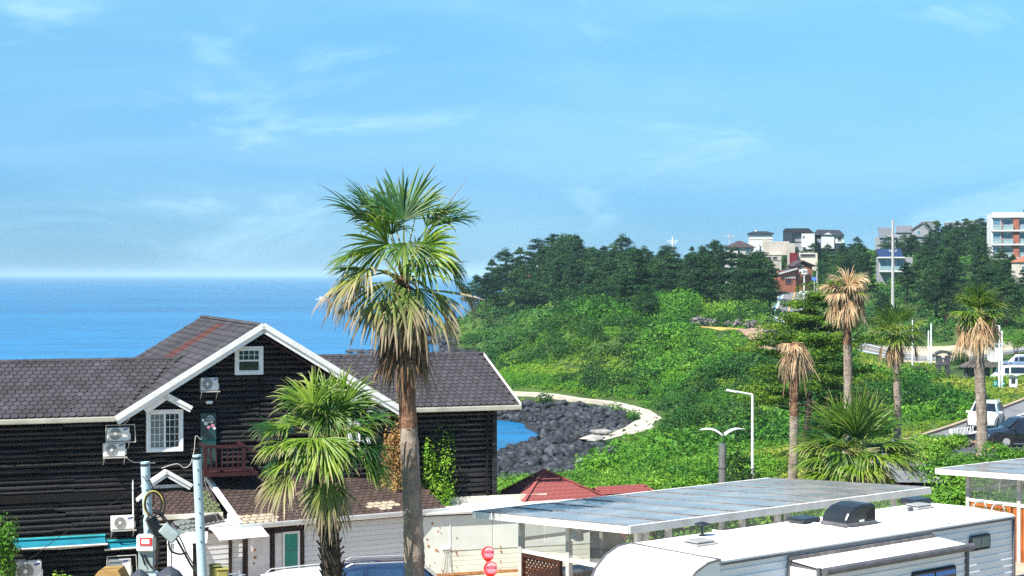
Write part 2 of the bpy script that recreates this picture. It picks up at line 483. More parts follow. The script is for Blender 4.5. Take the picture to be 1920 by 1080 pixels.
STEP = 2.0
gx = np.arange(-130, 231, STEP); gy = np.arange(-24, 625, STEP)
GX, GY = np.meshgrid(gx, gy)
GZ = H(GX.ravel(), GY.ravel())
nx, ny = len(gx), len(gy)
idx = np.arange(nx*ny).reshape(ny, nx)
Q = np.stack([idx[:-1, :-1], idx[:-1, 1:], idx[1:, 1:], idx[1:, :-1]], -1).reshape(-1, 4)
GROUND = tag(ob('ground', npmesh('ground', np.c_[GX.ravel(), GY.ravel(), GZ], Q, True), 'ground_grass'), kind='structure')
GZ2 = GZ.reshape(ny, nx)
def hg(x, y):
    """height of the ground mesh itself (bilinear)"""
    u = (np.asarray(x, float)+130)/STEP; v = (np.asarray(y, float)+24)/STEP
    i = np.clip(np.floor(u).astype(int), 0, nx-2); j = np.clip(np.floor(v).astype(int), 0, ny-2)
    a = u-i; b = v-j
    return (GZ2[j, i]*(1-a)*(1-b) + GZ2[j, i+1]*a*(1-b) + GZ2[j+1, i]*(1-a)*b + GZ2[j+1, i+1]*a*b)

# ---------------------------------------------------------------- sea
m = mat('sea_water', (0.0, 0.072, 0.205), 0.20, spec=0.26, col2=(0.003, 0.13, 0.31), scale=0.010, lo=0.36, hi=0.66, stretch=(0.35, 1.0, 1.0), detail=6)
t = m.node_tree; N = t.nodes; L = t.links; bs = N['Principled BSDF']
bs.inputs['IOR'].default_value = 1.33
geo = N.new('ShaderNodeNewGeometry')
prev = None
for sc, st, dist in (((0.10, 0.28, 1), 0.5, 1.0), ((0.45, 1.2, 1), 0.55, 0.35)):
    mp = N.new('ShaderNodeMapping'); mp.inputs['Scale'].default_value = sc; L.new(geo.outputs['Position'], mp.inputs[0])
    nz = N.new('ShaderNodeTexNoise'); nz.inputs['Scale'].default_value = 1; nz.inputs['Detail'].default_value = 5; L.new(mp.outputs[0], nz.inputs['Vector'])
    bp = N.new('ShaderNodeBump'); bp.inputs['Strength'].default_value = st; bp.inputs['Distance'].default_value = dist
    L.new(nz.outputs['Fac'], bp.inputs['Height'])
    if prev: L.new(prev, bp.inputs['Normal'])
    prev = bp.outputs[0]
L.new(prev, bs.inputs['Normal'])
# paler water over the shelf near the coast, and fine wind streaks
sp = N.new('ShaderNodeSeparateXYZ'); L.new(geo.outputs['Position'], sp.inputs[0])
mr = N.new('ShaderNodeMapRange'); mr.inputs[1].default_value = 250; mr.inputs[2].default_value = 900; mr.inputs[3].default_value = 0.7; mr.inputs[4].default_value = 0.0; L.new(sp.outputs['Y'], mr.inputs[0])
src = bs.inputs['Base Color'].links[0].from_socket
mx = N.new('ShaderNodeMix'); mx.data_type = 'RGBA'; L.new(mr.outputs[0], mx.inputs[0]); L.new(src, mx.inputs[6]); mx.inputs[7].default_value = (0.004, 0.155, 0.37, 1)
mp = N.new('ShaderNodeMapping'); mp.inputs['Scale'].default_value = (0.035, 0.10, 1); L.new(geo.outputs['Position'], mp.inputs[0])
nz = N.new('ShaderNodeTexNoise'); nz.inputs['Scale'].default_value = 1; nz.inputs['Detail'].default_value = 8; nz.inputs['Roughness'].default_value = 0.7; L.new(mp.outputs[0], nz.inputs['Vector'])
m2 = N.new('ShaderNodeMapRange'); m2.inputs[1].default_value = .35; m2.inputs[2].default_value = .65; m2.inputs[3].default_value = .72; m2.inputs[4].default_value = 1.3; L.new(nz.outputs['Fac'], m2.inputs[0])
hs = N.new('ShaderNodeHueSaturation'); L.new(m2.outputs[0], hs.inputs['Value']); L.new(mx.outputs[2], hs.inputs['Color']); L.new(hs.outputs[0], bs.inputs['Base Color'])
ext = [-26000, -8000, -2500, -800, -200, 200, 800, 2500, 8000, 26000]
eyt = [-400, 60, 200, 500, 1200, 3000, 7000, 14000, 30000]
V = [(x, y, 0.0) for y in eyt for x in ext]
fs = [(j*10+i, j*10+i+1, (j+1)*10+i+1, (j+1)*10+i) for j in range(len(eyt)-1) for i in range(9)]
tag(ob('sea', MB().add(V, fs), 'sea_water'), kind='structure')

# ---------------------------------------------------------------- strips draped on the ground
def smooth_line(pts, n):
    p = np.array(pts, float); k = len(p)
    out = []
    for i in range(k-1):
        p0, p1, p2, p3 = p[max(i-1, 0)], p[i], p[i+1], p[min(i+2, k-1)]
        for s in np.linspace(0, 1, n, endpoint=False):
            out.append(0.5*((2*p1) + (-p0+p2)*s + (2*p0-5*p1+4*p2-p3)*s*s + (-p0+3*p1-3*p2+p3)*s**3))
    out.append(p[-1]); return np.array(out)
def strip(name, line, o0, o1, lift, th, m, zline=None, nw=3):
    """band between two offsets from a line of (x, y[, z]), with a skirt th deep"""
    L_ = np.asarray(line, float)
    d = np.gradient(L_[:, :2], axis=0); d /= np.linalg.norm(d, axis=1)[:, None]
    nrm = np.c_[d[:, 1], -d[:, 0]]
    V = []; fs = []
    offs = np.linspace(0, 1, nw)
    o0 = np.broadcast_to(o0, len(L_)); o1 = np.broadcast_to(o1, len(L_))
    for i in range(len(L_)):
        for s in offs:
            q = L_[i, :2] + nrm[i]*(o0[i] + (o1[i]-o0[i])*s)
            z = L_[i, 2] if L_.shape[1] > 2 else float(hg(q[0], q[1]))
            V.append((q[0], q[1], z+lift))
    m_ = nw
    base = len(V)
    for i in range(len(L_)):
        for e in (0, nw-1):
            x, y, z = V[i*m_+e]; V.append((x, y, z-th))
    for i in range(len(L_)-1):
        for s in range(nw-1): fs.append((i*m_+s, i*m_+s+1, (i+1)*m_+s+1, (i+1)*m_+s))
        fs.append((i*m_, (i+1)*m_, base+2*(i+1), base+2*i))
        fs.append((i*m_+nw-1, base+2*i+1, base+2*(i+1)+1, (i+1)*m_+nw-1))
    return ob(name, MB().add(V, fs), m)

def zmean(line, win=5):
    """a line with its own smooth height above the ground"""
    z = hg(line[:, 0], line[:, 1]); k = np.ones(win)/win
    z = np.convolve(np.pad(z, win//2, mode='edge'), k, 'valid')
    return np.c_[line, z]
def zroad(line, half):
    """road height: highest ground across its width, smoothed, so that no grass pokes through"""
    d = np.gradient(line[:, :2], axis=0); d /= np.linalg.norm(d, axis=1)[:, None]; n = np.c_[d[:, 1], -d[:, 0]]
    z = np.max([hg(line[:, 0]+n[:, 0]*o, line[:, 1]+n[:, 1]*o) for o in np.linspace(-half, half, 7)], axis=0)
    z = np.convolve(np.pad(z, 4, mode='edge'), np.ones(9)/9, 'valid')
    return np.c_[line, z]
PATH = smooth_line([(-22,217),(-10,209.5),(-4,204.5),(.7,200),(6.2,194.6),(10.4,186.5),(13.2,176),(14.2,165),(12.2,156),(9.0,149.5),(7.0,145)], 8)
PATHz = zmean(PATH)
pw = np.interp(np.arange(len(PATH)), [0, 40, 52, 60, 72, len(PATH)], [.6, .7, 1.1, 1.5, 1.5, 1.2])
tag(strip('coastal_path', PATHz, -pw, pw, 0.22, 0.6, 'concrete_path'), kind='structure')

# road running away on the right
RA = smooth_line([(20,68),(21,76),(22.5,84),(25,92),(29,101),(34.4,111),(44.3,129),(58,154),(78,192)], 8)
RAz = zroad(RA, 4.4)
tag(strip('road', RAz, -4.2, 4.2, 0.10, 0.5, 'asphalt'), kind='structure')
tag(strip('road_lane', RAz, -4.1, -2.1, 0.104, 0.02, 'asphalt_light'), kind='structure')
tag(strip('road_marking', RAz, -2.15, -1.95, 0.108, 0.01, 'road_white'), kind='structure')
tag(strip('road_marking', RAz, 1.05, 1.22, 0.108, 0.01, 'road_yellow'), kind='structure')
tag(strip('kerb', RAz, -4.5, -4.2, 0.24, 0.6, 'kerb'), kind='structure')
tag(strip('kerb', RAz, 4.2, 4.5, 0.22, 0.6, 'kerb'), kind='structure')
# far road climbing the hill and curving down to the shore lot
_p = [at(1492,556,346), at(1486,563,330), at(1478,580,298), at(1476,604,262), at(1500,620,252), at(1555,640,246), at(1600,655,238), at(1660,668,229)]
RB = smooth_line([(p.x, p.y) for p in _p] + [(56, 218), (66, 212), (84, 214)], 8)
RBz = zroad(RB, 3.2)
tag(strip('road', RBz, -3.0, 3.0, 0.12, 0.5, 'asphalt_light'), kind='structure')
tag(strip('road_marking', RBz, 1.9, 2.15, 0.128, 0.01, 'road_white'), kind='structure')
tag(strip('road_marking', RBz, 2.2, 2.42, 0.128, 0.01, 'road_blue'), kind='structure')
tag(strip('road_marking', RBz, -2.5, -2.3, 0.128, 0.01, 'road_white'), kind='structure')
tag(strip('road_marking', RBz, -0.25, -0.1, 0.128, 0.01, 'road_yellow'), kind='structure')
# sandy lot, dirt track, dry grass, parking ground as draped patches
def patch(name, poly, lift, m, res=1.5):
    P_ = np.array(poly, float); lo = P_.min(0); hi = P_.max(0)
    bm = bmesh.new()
    vs = [bm.verts.new((x, y, 0)) for x, y in poly]; f = bm.faces.new(vs)
    ext = hi-lo
    for ax in (0, 1):
        for c in np.arange(lo[ax]+res, hi[ax], res):
            no = [0, 0, 0]; no[ax] = 1; co = [0, 0, 0]; co[ax] = c
            bmesh.ops.bisect_plane(bm, geom=bm.verts[:]+bm.edges[:]+bm.faces[:], plane_co=co, plane_no=no)
    for v in bm.verts: v.co.z = float(hg(v.co.x, v.co.y)) + lift
    bmesh.ops.recalc_face_normals(bm, faces=bm.faces)
    me = bpy.data.meshes.new(name); bm.to_mesh(me); bm.free()
    if sum(p.normal.z for p in me.polygons) < 0: me.flip_normals()
    return tag(ob(name, me, m), kind='structure')
patch('sand_lot', [(p.x, p.y) for p in (at(1615,652,243), at(1660,676,218), at(1740,684,212), at(1830,682,212), at(1900,668,222), at(1900,656,234), at(1770,654,236))], 0.10, 'sand_lot')
patch('dirt_track', [(p.x, p.y) for p in (at(1382,618,231), at(1412,600,243), at(1446,597,250), at(1448,606,246), at(1440,628,226), at(1466,655,208), at(1490,680,194), at(1476,682,192), at(1440,660,204), at(1420,640,218))], 0.10, 'dirt')
patch('dry_grass_patch', [(p.x, p.y) for p in (at(1300,605,236), at(1330,604,238), at(1385,612,236), at(1388,618,230), at(1350,622,228), at(1310,612,232))], 0.08, 'dry_grass')
patch('parking_ground', [(-34,44),(-12,40),(-2.4,43),(1.5,52),(4.2,62),(-1.5,64.5),(-9,58.5),(-20,53.5),(-34,49)], 0.06, 'paving')
patch('campsite_ground', [(-1,26),(20,26),(26,44),(16,50),(8,51),(-1.8,44),(-3.5,38)], 0.06, 'paving')
# ---------------------------------------------------------------- foliage: clouds of single leaves
def unit(n, rg):
    v = rg.normal(size=(n, 3)); return v/np.linalg.norm(v, axis=1)[:, None]
def leaf_cloud(C, Rr, per, size, rg, up=0.25, low=-0.35, aspect=0.55, inner=0.55, lump=0.25, jit=0.7, tri=False):
    """C (n,3) clump centres, Rr (n,3) radii, per leaves each, leaf length size (scalar or n) -> diamonds on the clumps' skins"""
    n = len(C)
    C = np.repeat(C, per, 0); Rr = np.repeat(Rr, per, 0)
    size = np.repeat(np.broadcast_to(size, n), per)
    k = len(C)
    d = unit(k, rg)
    d[:, 2] = np.where(d[:, 2] < low, -d[:, 2], d[:, 2])
    rad = 1 - (1-inner)*rg.random(k)**2
    ph = rg.uniform(0, 6.28, (n, 3)).repeat(per, 0)
    rad *= 1 + lump*np.sin(d[:, 0]*5+ph[:, 0])*np.sin(d[:, 1]*5+ph[:, 1])*np.cos(d[:, 2]*4+ph[:, 2])
    P = C + d*Rr*rad[:, None]
    nn = d + unit(k, rg)*jit; nn[:, 2] += up; nn /= np.linalg.norm(nn, axis=1)[:, None]
    a = np.cross(nn, unit(k, rg)); a /= np.linalg.norm(a, axis=1)[:, None]
    b = np.cross(nn, a)
    s = (size*rg.uniform(0.6, 1.25, k))[:, None]
    if tri:
        V = np.stack([P - a*s*.45, P + a*s*.5 + nn*s*.05, P + b*s*aspect*1.1], 1).reshape(-1, 3)
        return V, np.arange(k*3).reshape(-1, 3)
    V = np.stack([P - a*s*.5, P + b*s*.5*aspect + nn*s*.06, P + a*s*.5, P - b*s*.5*aspect + nn*s*.06], 1).reshape(-1, 3)
    return V, np.arange(k*4).reshape(-1, 4)
G_ = lambda r, g, b: (r, g, b)
leafmat('scrub_leaf', [(0.34, (0.0225, 0.0938, 0.0150)), (0.46, (0.0562, 0.1875, 0.0175)), (0.58, (0.1187, 0.3000, 0.0200)), (0.74, (0.2500, 0.4000, 0.0375))], scale=0.055, island=0.35)
leafmat('far_scrub_leaf', [(0.30, (0.0184, 0.0747, 0.0184)), (0.5, (0.0575, 0.1725, 0.0230)), (0.68, (0.1495, 0.2760, 0.0287))], scale=0.06, island=0.35)
leafmat('shrub_leaf', [(0.32, (0.0120, 0.0500, 0.0100)), (0.5, (0.0300, 0.1000, 0.0140)), (0.68, (0.0750, 0.1700, 0.0200))], scale=0.2, island=0.45)
leafmat('slope_grass_leaf', [(0.32, (0.0600, 0.1800, 0.0168)), (0.5, (0.1320, 0.3000, 0.0216)), (0.68, (0.2880, 0.4080, 0.0420))], scale=0.08, island=0.3)
leafmat('near_leaf', [(0.32, (0.0500, 0.1500, 0.0150)), (0.5, (0.1125, 0.2750, 0.0225)), (0.68, (0.2125, 0.3750, 0.0375))], scale=0.35, island=0.45)
leafmat('grass_leaf', [(0.32, (0.0875, 0.1875, 0.0187)), (0.5, (0.1875, 0.3000, 0.0312)), (0.68, (0.3500, 0.3625, 0.0625))], scale=0.16, island=0.35)
leafmat('dark_leaf', [(0.32, (0.010, 0.028, 0.008)), (0.5, (0.02, 0.055, 0.012)), (0.68, (0.05, 0.10, 0.02))], scale=0.5, island=0.4)
leafmat('pine_needle', [(0.32, (0.0059, 0.0289, 0.0110)), (0.5, (0.0153, 0.0612, 0.0170)), (0.68, (0.0467, 0.1105, 0.0221))], scale=0.25, island=0.5, trans=0.2, objrand=0.25)
leafmat('pine_needle_near', [(0.32, (0.0253, 0.0805, 0.0092)), (0.5, (0.0805, 0.1725, 0.0138)), (0.68, (0.1955, 0.2875, 0.0230))], scale=0.8, island=0.5, trans=0.25)
leafmat('bright_leaf', [(0.32, (0.10, 0.26, 0.015)), (0.5, (0.20, 0.38, 0.03)), (0.68, (0.34, 0.48, 0.06))], scale=1.2, island=0.3)
leafmat('dry_leaf', [(0.32, (0.28, 0.15, 0.05)), (0.5, (0.48, 0.30, 0.11)), (0.68, (0.62, 0.44, 0.20))], scale=1.5, island=0.35)
mat('pine_bark', (0.045, 0.033, 0.027), 0.9, var=0.4, scale=3, bump=0.8, bscale=10)

def dist_line(P, line):
    L_ = line[::2, :2]
    return np.sqrt(((P[:, None, :] - L_[None])**2).sum(-1)).min(1)
def inpoly(P, poly):
    x, y = P[:, 0], P[:, 1]; r = np.zeros(len(P), bool); n = len(poly); j = n-1
    for i in range(n):
        xi, yi = poly[i]; xj, yj = poly[j]
        r ^= ((yi > y) != (yj > y)) & (x < (xj-xi)*(y-yi)/(yj-yi+1e-9)+xi); j = i
    return r
KEEP_OUT = [[(p.x, p.y) for p in q] for q in (
    (at(1610,650,246), at(1655,680,214), at(1740,690,206), at(1800,716,180), at(1960,728,170), at(1960,690,196), at(1905,655,236), at(1770,652,240)),
    (at(1382,618,230), at(1405,600,243), at(1446,595,252), at(1450,606,246), at(1442,628,226), at(1468,655,208), at(1492,682,193), at(1474,684,190), at(1438,662,203), at(1418,642,217)),
    (at(1296,604,236), at(1330,602,240), at(1388,610,238), at(1390,620,229), at(1350,626,226), at(1306,614,231)))]
BEACH = [(-24,206),(-14,204.5),(-5,202.5),(.3,198),(5.4,192.6),(9,185),(11.6,175.5),(12.3,165.5),(10.4,157),(7.6,150.5),(5.6,145),(7.6,139),(8.4,130),(6,121),(2.2,117),(-6,118),(-14,124),(-14,140),(-3,152),(-.6,155.4),(1.8,163),(3.2,176),(2.0,188),(-1.2,194.6),(-6,197),(-14,199.5),(-24,202.5)]
TRACK_FRONT = [(p.x, p.y) for p in (at(1275, 600, 240), at(1500, 600, 240), at(1510, 700, 182), at(1400, 680, 196), at(1300, 640, 214))]
def veg_ok(P):
    z = hg(P[:, 0], P[:, 1])
    px = 960 + F*P[:, 0]/P[:, 1]
    ok = (z > 2.0) & (px > -250) & (px < 2180)
    ok &= (dist_line(P, PATH) > 1.75) & (dist_line(P, RA) > 5.4) & (dist_line(P, RB) > 4.4)
    for q in KEEP_OUT: ok &= ~inpoly(P, q)
    ok &= ~inpoly(P, BEACH)
    return ok
def scatter(n, x0, x1, y0, y1, rg, keep=None):
    P = np.c_[rg.uniform(x0, x1, n), rg.uniform(y0, y1, n)]
    P = P[veg_ok(P)]
    if keep is not None: P = P[keep(P)]
    return P
def scrub(name, label, P, r0, r1, flat, per, leaf, m, rg, cat='scrub', sink=0.15, **k):
    r = r0 + (r1-r0)*rg.random(len(P))**2.2
    r *= 1 + 0.3*vnoise(P[:, 0], P[:, 1], 0.25, 9)
    dp = dist_line(P, PATH); r *= np.maximum(np.clip(.42+(dp-3)/11, .42, 1), np.where(P[:, 1] > 172, .85, 0))
    r *= np.clip(.4+(dist_line(P, RA)-6)/10, .4, 1)
    r = np.where(inpoly(P, TRACK_FRONT), np.minimum(r, .42), r)
    z = hg(P[:, 0], P[:, 1])
    C = np.c_[P, z + r*sink]
    V, q = leaf_cloud(C, np.c_[r*rg.uniform(.85, 1.2, len(r)), r*rg.uniform(.85, 1.2, len(r)), r*flat], per, leaf*(0.75+0.25*r/r0), rg, tri=True, **k)
    return tag(ob(name, npmesh(name, V, q), m), label, cat, kind='stuff')
# slope above the cove
P = scatter(17000, -20, 50, 116, 262, nr, lambda P: (P[:, 0] < 40+(P[:, 1]-180)*.05))
P = P[rnd.sample(range(len(P)), min(len(P), 6800))]
gr = vnoise(P[:, 0], P[:, 1], 0.14, 17) > 0.02
scrub('slope_scrub', 'thick green scrub covering the slope above the boulder cove', P[~gr], 0.6, 2.2, 0.95, 100, 0.26, 'scrub_leaf', nr)
scrub('slope_grass', 'bright long grass between the scrub on the slope above the cove', P[gr], 0.40, 0.75, 0.7, 64, 0.24, 'slope_grass_leaf', nr, cat='grass', up=0.9)
P = scatter(2600, -14, 44, 118, 262, nr)
P = P[vnoise(P[:, 0], P[:, 1], 0.13, 31) > 0.0]; P = P[:330]
scrub('slope_shrubs', 'taller dark shrubs scattered over the slope above the cove', P, 1.0, 2.3, 0.95, 330, 0.27, 'shrub_leaf', nr, cat='shrubs', sink=.35, lump=.4)
P = scatter(9000, -14, 24, 138, 216, nr, lambda P: (dist_line(P, PATH) < 8.5) & (hg(P[:, 0], P[:, 1]) > 2.75))
scrub('path_fringe', 'low weeds along the inland edge of the coastal path', P[:1100], 0.6, 1.2, 0.8, 50, 0.22, 'scrub_leaf', nr, cat='weeds')
# far slope under the pines on the point
P = scatter(9000, -40, 40, 200, 420, nr, lambda P: (P[:, 1] > 262) | (P[:, 0] < -3))
P = P[rnd.sample(range(len(P)), min(len(P), 2600))]
scrub('headland_scrub', 'dark green scrub on the far side of the wooded point', P, 0.8, 2.3, 0.75, 70, 0.45, 'far_scrub_leaf', nr)
# flat shelf to the right and the undergrowth between the far trees
P = scatter(9000, 24, 84, 108, 236, nr, lambda P: (P[:, 0] > 38+(P[:, 1]-180)*.05-3))
P = P[rnd.sample(range(len(P)), min(len(P), 3600))]
scrub('shelf_grass', 'rough bright grass and weeds beyond the road verge', P, 0.45, 1.0, 0.5, 60, 0.24, 'grass_leaf', nr, cat='grass', up=0.8)
P = scatter(9000, 34, 125, 225, 460, nr)
P = P[rnd.sample(range(len(P)), min(len(P), 2600))]
scrub('undergrowth', 'green undergrowth between the far pines', P, 0.9, 2.2, 0.6, 60, 0.45, 'far_scrub_leaf', nr)
# near bank between the camp site and the road
NEAR_OUT = [(-2,40),(20,40),(20,49),(9,53.5),(-1,47)]
def near_ok(P):
    b = np.ones(len(P), bool)
    b &= ~((P[:, 0] < 4.5) & (P[:, 1] < 66)); b &= ~inpoly(P, NEAR_OUT)
    b &= P[:, 0] > -1.0
    return b
P = scatter(30000, -1, 44, 52, 124, nr, near_ok)
P = P[rnd.sample(range(len(P)), min(len(P), 4600))]
sel = vnoise(P[:, 0], P[:, 1], 0.16, 21) + 0.015*(P[:, 1]-90) + 0.02*np.maximum(P[:, 0]-14, 0) > 0.20
scrub('bank_weeds', 'leafy light green weeds covering the bank behind the canopies', P[~sel], 0.30, 0.95, 0.85, 110, 0.13, 'near_leaf', nr, cat='weeds')
scrub('bank_grass', 'yellow green grass on the bank by the road', P[sel], 0.28, 0.60, 0.6, 80, 0.15, 'grass_leaf', nr, cat='grass', up=0.9)

# ---------------------------------------------------------------- boulders of the cove
mat('basalt', (0.011, 0.013, 0.017), 0.7, scale=1.4, col2=(0.060, 0.067, 0.078), lo=0.35, hi=0.72, bump=0.7, bscale=6, objrand=0.55)
mat('basalt_rubble', (0.010, 0.012, 0.016), 0.7, scale=1.4, col2=(0.055, 0.062, 0.073), lo=0.35, hi=0.72, bump=0.7, bscale=6, island=0.6)
mat('pale_stone', (0.30, 0.29, 0.28), 0.9, scale=2, var=0.3, bump=0.6, bscale=8, objrand=0.3)
def ico(sub):
    bm = bmesh.new(); bmesh.ops.create_icosphere(bm, subdivisions=sub, radius=1.0)
    bm.verts.index_update()
    V = np.array([v.co[:] for v in bm.verts]); f = np.array([[v.index for v in x.verts] for x in bm.faces]); bm.free(); return V, f
ICO1, ICO1f = ico(1); ICO2, ICO2f = ico(2)
def rockV(base, rg):
    V = base.copy()
    for _ in range(11):      # chop flat facets
        n = unit(1, rg)[0]; d = rg.uniform(0.45, 0.78); s = V@n
        V -= np.outer(np.maximum(s-d, 0), n)
    V += rg.normal(scale=0.085, size=V.shape)
    return V*np.array([rg.uniform(.8, 1.25), rg.uniform(.8, 1.25), rg.uniform(.55, .85)])
ROCKS = [npmesh('boulder', rockV(ICO2, nr), ICO2f) for _ in range(8)]
for me in ROCKS: me.materials.append(MATS['basalt'])
P = np.c_[nr.uniform(-24, 13, 13000), nr.uniform(115, 207, 13000)]
P = P[inpoly(P, BEACH)]
vis = (960+F*P[:, 0]/P[:, 1] > 900)
P = P[vis]
rr = 0.20 + 0.62*nr.random(len(P))**3.0
order = np.argsort(-(rr/P[:, 1]*(0.6+0.4*(P[:, 0] > -0.5))))
big = order[:290]; rest = order[290:4500]
for i in big:
    x, y = P[i]; s = rr[i]*1.12
    o = ob('boulder', ROCKS[rnd.randrange(8)], None, loc=(x, y, float(hg(x, y))+s*0.32), rot=(rnd.uniform(-.5, .5), rnd.uniform(-.5, .5), rnd.uniform(0, 6.28)), scl=(s, s*rnd.uniform(.8, 1.1), s*rnd.uniform(.8, 1.2)))
    zone = ('dark basalt boulder on the far arm of the cove below the coastal path' if y > 186 else 'dark basalt boulder in the middle of the cove beside the water' if x < 6 and y > 150 else 'dark basalt boulder along the bend of the coastal path' if y > 150 else 'dark basalt boulder in the near part of the cove above the bushes')
    tag(o, zone, 'boulder', 'boulders piled round the cove')
def join_rocks(P, rr, rg, lift=0.25):
    Vs = []; base = [rockV(ICO2, rg) for _ in range(14)]
    for (x, y), s in zip(P, rr):
        a = rg.uniform(0, 6.28); c, sn = math.cos(a), math.sin(a)
        B = base[rg.integers(14)]*s
        Vs.append(np.c_[B[:, 0]*c-B[:, 1]*sn + x, B[:, 0]*sn+B[:, 1]*c + y, B[:, 2]*rg.uniform(.8, 1.2) + float(hg(x, y)) + s*lift])
    n = len(ICO2); k = len(Vs)
    return np.concatenate(Vs), (ICO2f[None]+np.arange(k)[:, None, None]*n).reshape(-1, 3)
V, f = join_rocks(P[rest], rr[rest], nr)
tag(ob('boulder_rubble', npmesh('boulder_rubble', V, f), 'basalt_rubble'), 'smaller dark basalt rubble filling the cove between the boulders', 'rubble', kind='stuff')
# shoreline rock under the headland and on the far spit
Pp = []
for (x0, y0), (x1, y1), n, wd in (((-14, 366), (-13, 320), 60, 5), ((-14, 320), (-9, 262), 70, 5), ((-10, 262), (-10, 226), 40, 4), ((-15.5, 415), (-14, 366), 60, 3), ((-36, 366), (-26, 367), 26, 2)):
    for _ in range(n):
        t_ = rnd.random(); Pp.append((x0+(x1-x0)*t_+rnd.gauss(0, wd*.4), y0+(y1-y0)*t_+rnd.gauss(0, wd*.4)))
Pp = np.array(Pp); r2 = nr.uniform(.6, 1.6, len(Pp))
zz = np.maximum(hg(Pp[:, 0], Pp[:, 1]), -0.3)
V, f = join_rocks(Pp, r2, nr, 0.0); n1 = len(ICO2)
V[:, 2] += np.repeat(zz - hg(Pp[:, 0], Pp[:, 1]), n1)
tag(ob('shore_rock', npmesh('shore_rock', V, f), 'basalt_rubble'), 'black rock at the waterline below the wooded point', 'rocks', kind='stuff')
# pale flat rocks lying by the path
for i, (a, b, s) in enumerate(((1128, 825, .75), (1120, 838, .8), (1150, 751, .6), (1095, 872, .55))):
    p = atz(a, b, 2.2)
    tag(ob('pale_rock', ROCKS[i].copy(), None, loc=(p.x, p.y, float(hg(p.x, p.y))+.55), rot=(0, 0, i*1.3), scl=(s*1.7, s, s*.7)),
        ('pale sunlit slab lying among the boulders below the path end', 'second pale slab just below the path end', 'small pale rock on the inland side of the coastal path', 'pale stone low in the cove above the bushes')[i], 'rock')
    o = bpy.data.objects[-1] if False else None
for o in [o for o in bpy.data.objects if o.name.startswith('pale_rock')]:
    o.data.materials.clear(); o.data.materials.append(MATS['pale_stone'])

# ---------------------------------------------------------------- pines
def pine_parts(seed, h, spread, npad, per, leaf, lean=0.0, bare=0.35, flat=0.36, padr=1.0):
    rg = np.random.default_rng(seed); r_ = random.Random(seed)
    tr = MB(); n = 7; pts = []; dx = lean
    for i in range(n+1):
        s = i/n; pts.append((dx*s*h + 0.12*h*.2*math.sin(s*4+seed), 0.1*h*.15*math.sin(s*5+seed*2), s*h*.94))
    tr.tube(pts, [0.022*h*(1-.85*i/n)+.02 for i in range(n+1)], 8)
    def tp(s):
        k = min(int(s*n), n-1); f = s*n-k; return Vector(pts[k]).lerp(Vector(pts[k+1]), f)
    C = []; Rr = []
    for i in range(npad):
        s = bare + (1-bare)*(i/(npad-1))**0.9
        a = i*2.4 + r_.uniform(-.5, .5)
        prof = spread*(1.0 - 0.80*((s-bare)/(1-bare))**1.5)*(0.55+0.45*min(1, (s-bare)*6+.3))
        L_ = prof*r_.uniform(0.35, 1.05)
        b = tp(s*.97); e = b + Vector((math.cos(a)*L_, math.sin(a)*L_, 0.10*L_ + r_.uniform(-.02, .06)*h))
        tr.tube([b, b.lerp(e, .5)+Vector((0, 0, -.03*L_)), e], [0.007*h*(1-s*.6)+.01, 0.005*h*(1-s*.6)+.008, .008], 5)
        rad = padr*spread*r_.uniform(0.28, 0.48)*(1.1-.5*s)
        C.append(e); Rr.append((rad, rad, rad*flat*r_.uniform(.8, 1.3)))
        if L_ > spread*.5:
            m_ = b.lerp(e, .55); C.append(m_ + Vector((r_.uniform(-.3, .3)*rad, r_.uniform(-.3, .3)*rad, .1*rad))); Rr.append((rad*.75, rad*.75, rad*flat*.9))
    top = tp(1.0); C.append(top); Rr.append((spread*.22, spread*.22, spread*.22))
    V, q = leaf_cloud(np.array([c[:] for c in C]), np.array(Rr), per, leaf, rg, up=0.4, low=-0.55, aspect=0.30, inner=0.25, lump=0.35, jit=1.1)
    return tr, V, q
def tree(name, label, cat, parts, loc, rz, group, mneedle, scale=1.0):
    t_ = thing(name, label, cat, loc, rz, group); t_.scale = (scale,)*3
    ob('trunk', parts[0], 'pine_bark', t_, smooth=True)
    ob('crown', npmesh('crown', parts[1], parts[2]), mneedle, t_)
    return t_
PV = [pine_parts(100+i, 10.0, (4.2, 3.6, 4.5, 3.4, 3.9, 3.0, 4.8)[i], (30, 28, 32, 26, 28, 26, 30)[i], 170, 0.42, lean=(0, .06, -.05, .02, .08, 0, -.03)[i], bare=(.22, .3, .2, .42, .34, .15, .28)[i]) for i in range(7)]
protos = []
FL = 'dark green pine in the wood on the hill above the cove'
for i in range(7):
    protos.append(tree('pine_tree', FL, 'tree', PV[i], (0, 0, 0), 0, 'pines of the hillside wood', 'pine_needle'))
PROTO_KIDS = {p.name: kids(p) for p in protos}
for p in protos:
    for c in PROTO_KIDS[p.name]: PROTO_KIDS[c.name] = []
used = set()
def place_pine(x, y, h, var=None, label=None, rz=None, sink=0.3):
    i = rnd.randrange(7) if var is None else var
    loc = (x, y, float(hg(x, y))-sink); rz_ = rnd.uniform(0, 6.28) if rz is None else rz
    if i not in used:
        used.add(i); o = protos[i]; o.location = loc; o.rotation_euler = (0, 0, rz_); o.scale = (h/10,)*3
    else:
        o = copy_tree(protos[i], loc, rz_, scale=h/10, ch=PROTO_KIDS)
    o['label'] = label or FL
    return o
ROAD_GAP = [(p.x, p.y) for p in (at(1436,600,262), at(1502,600,262), at(1520,560,345), at(1438,560,345))]
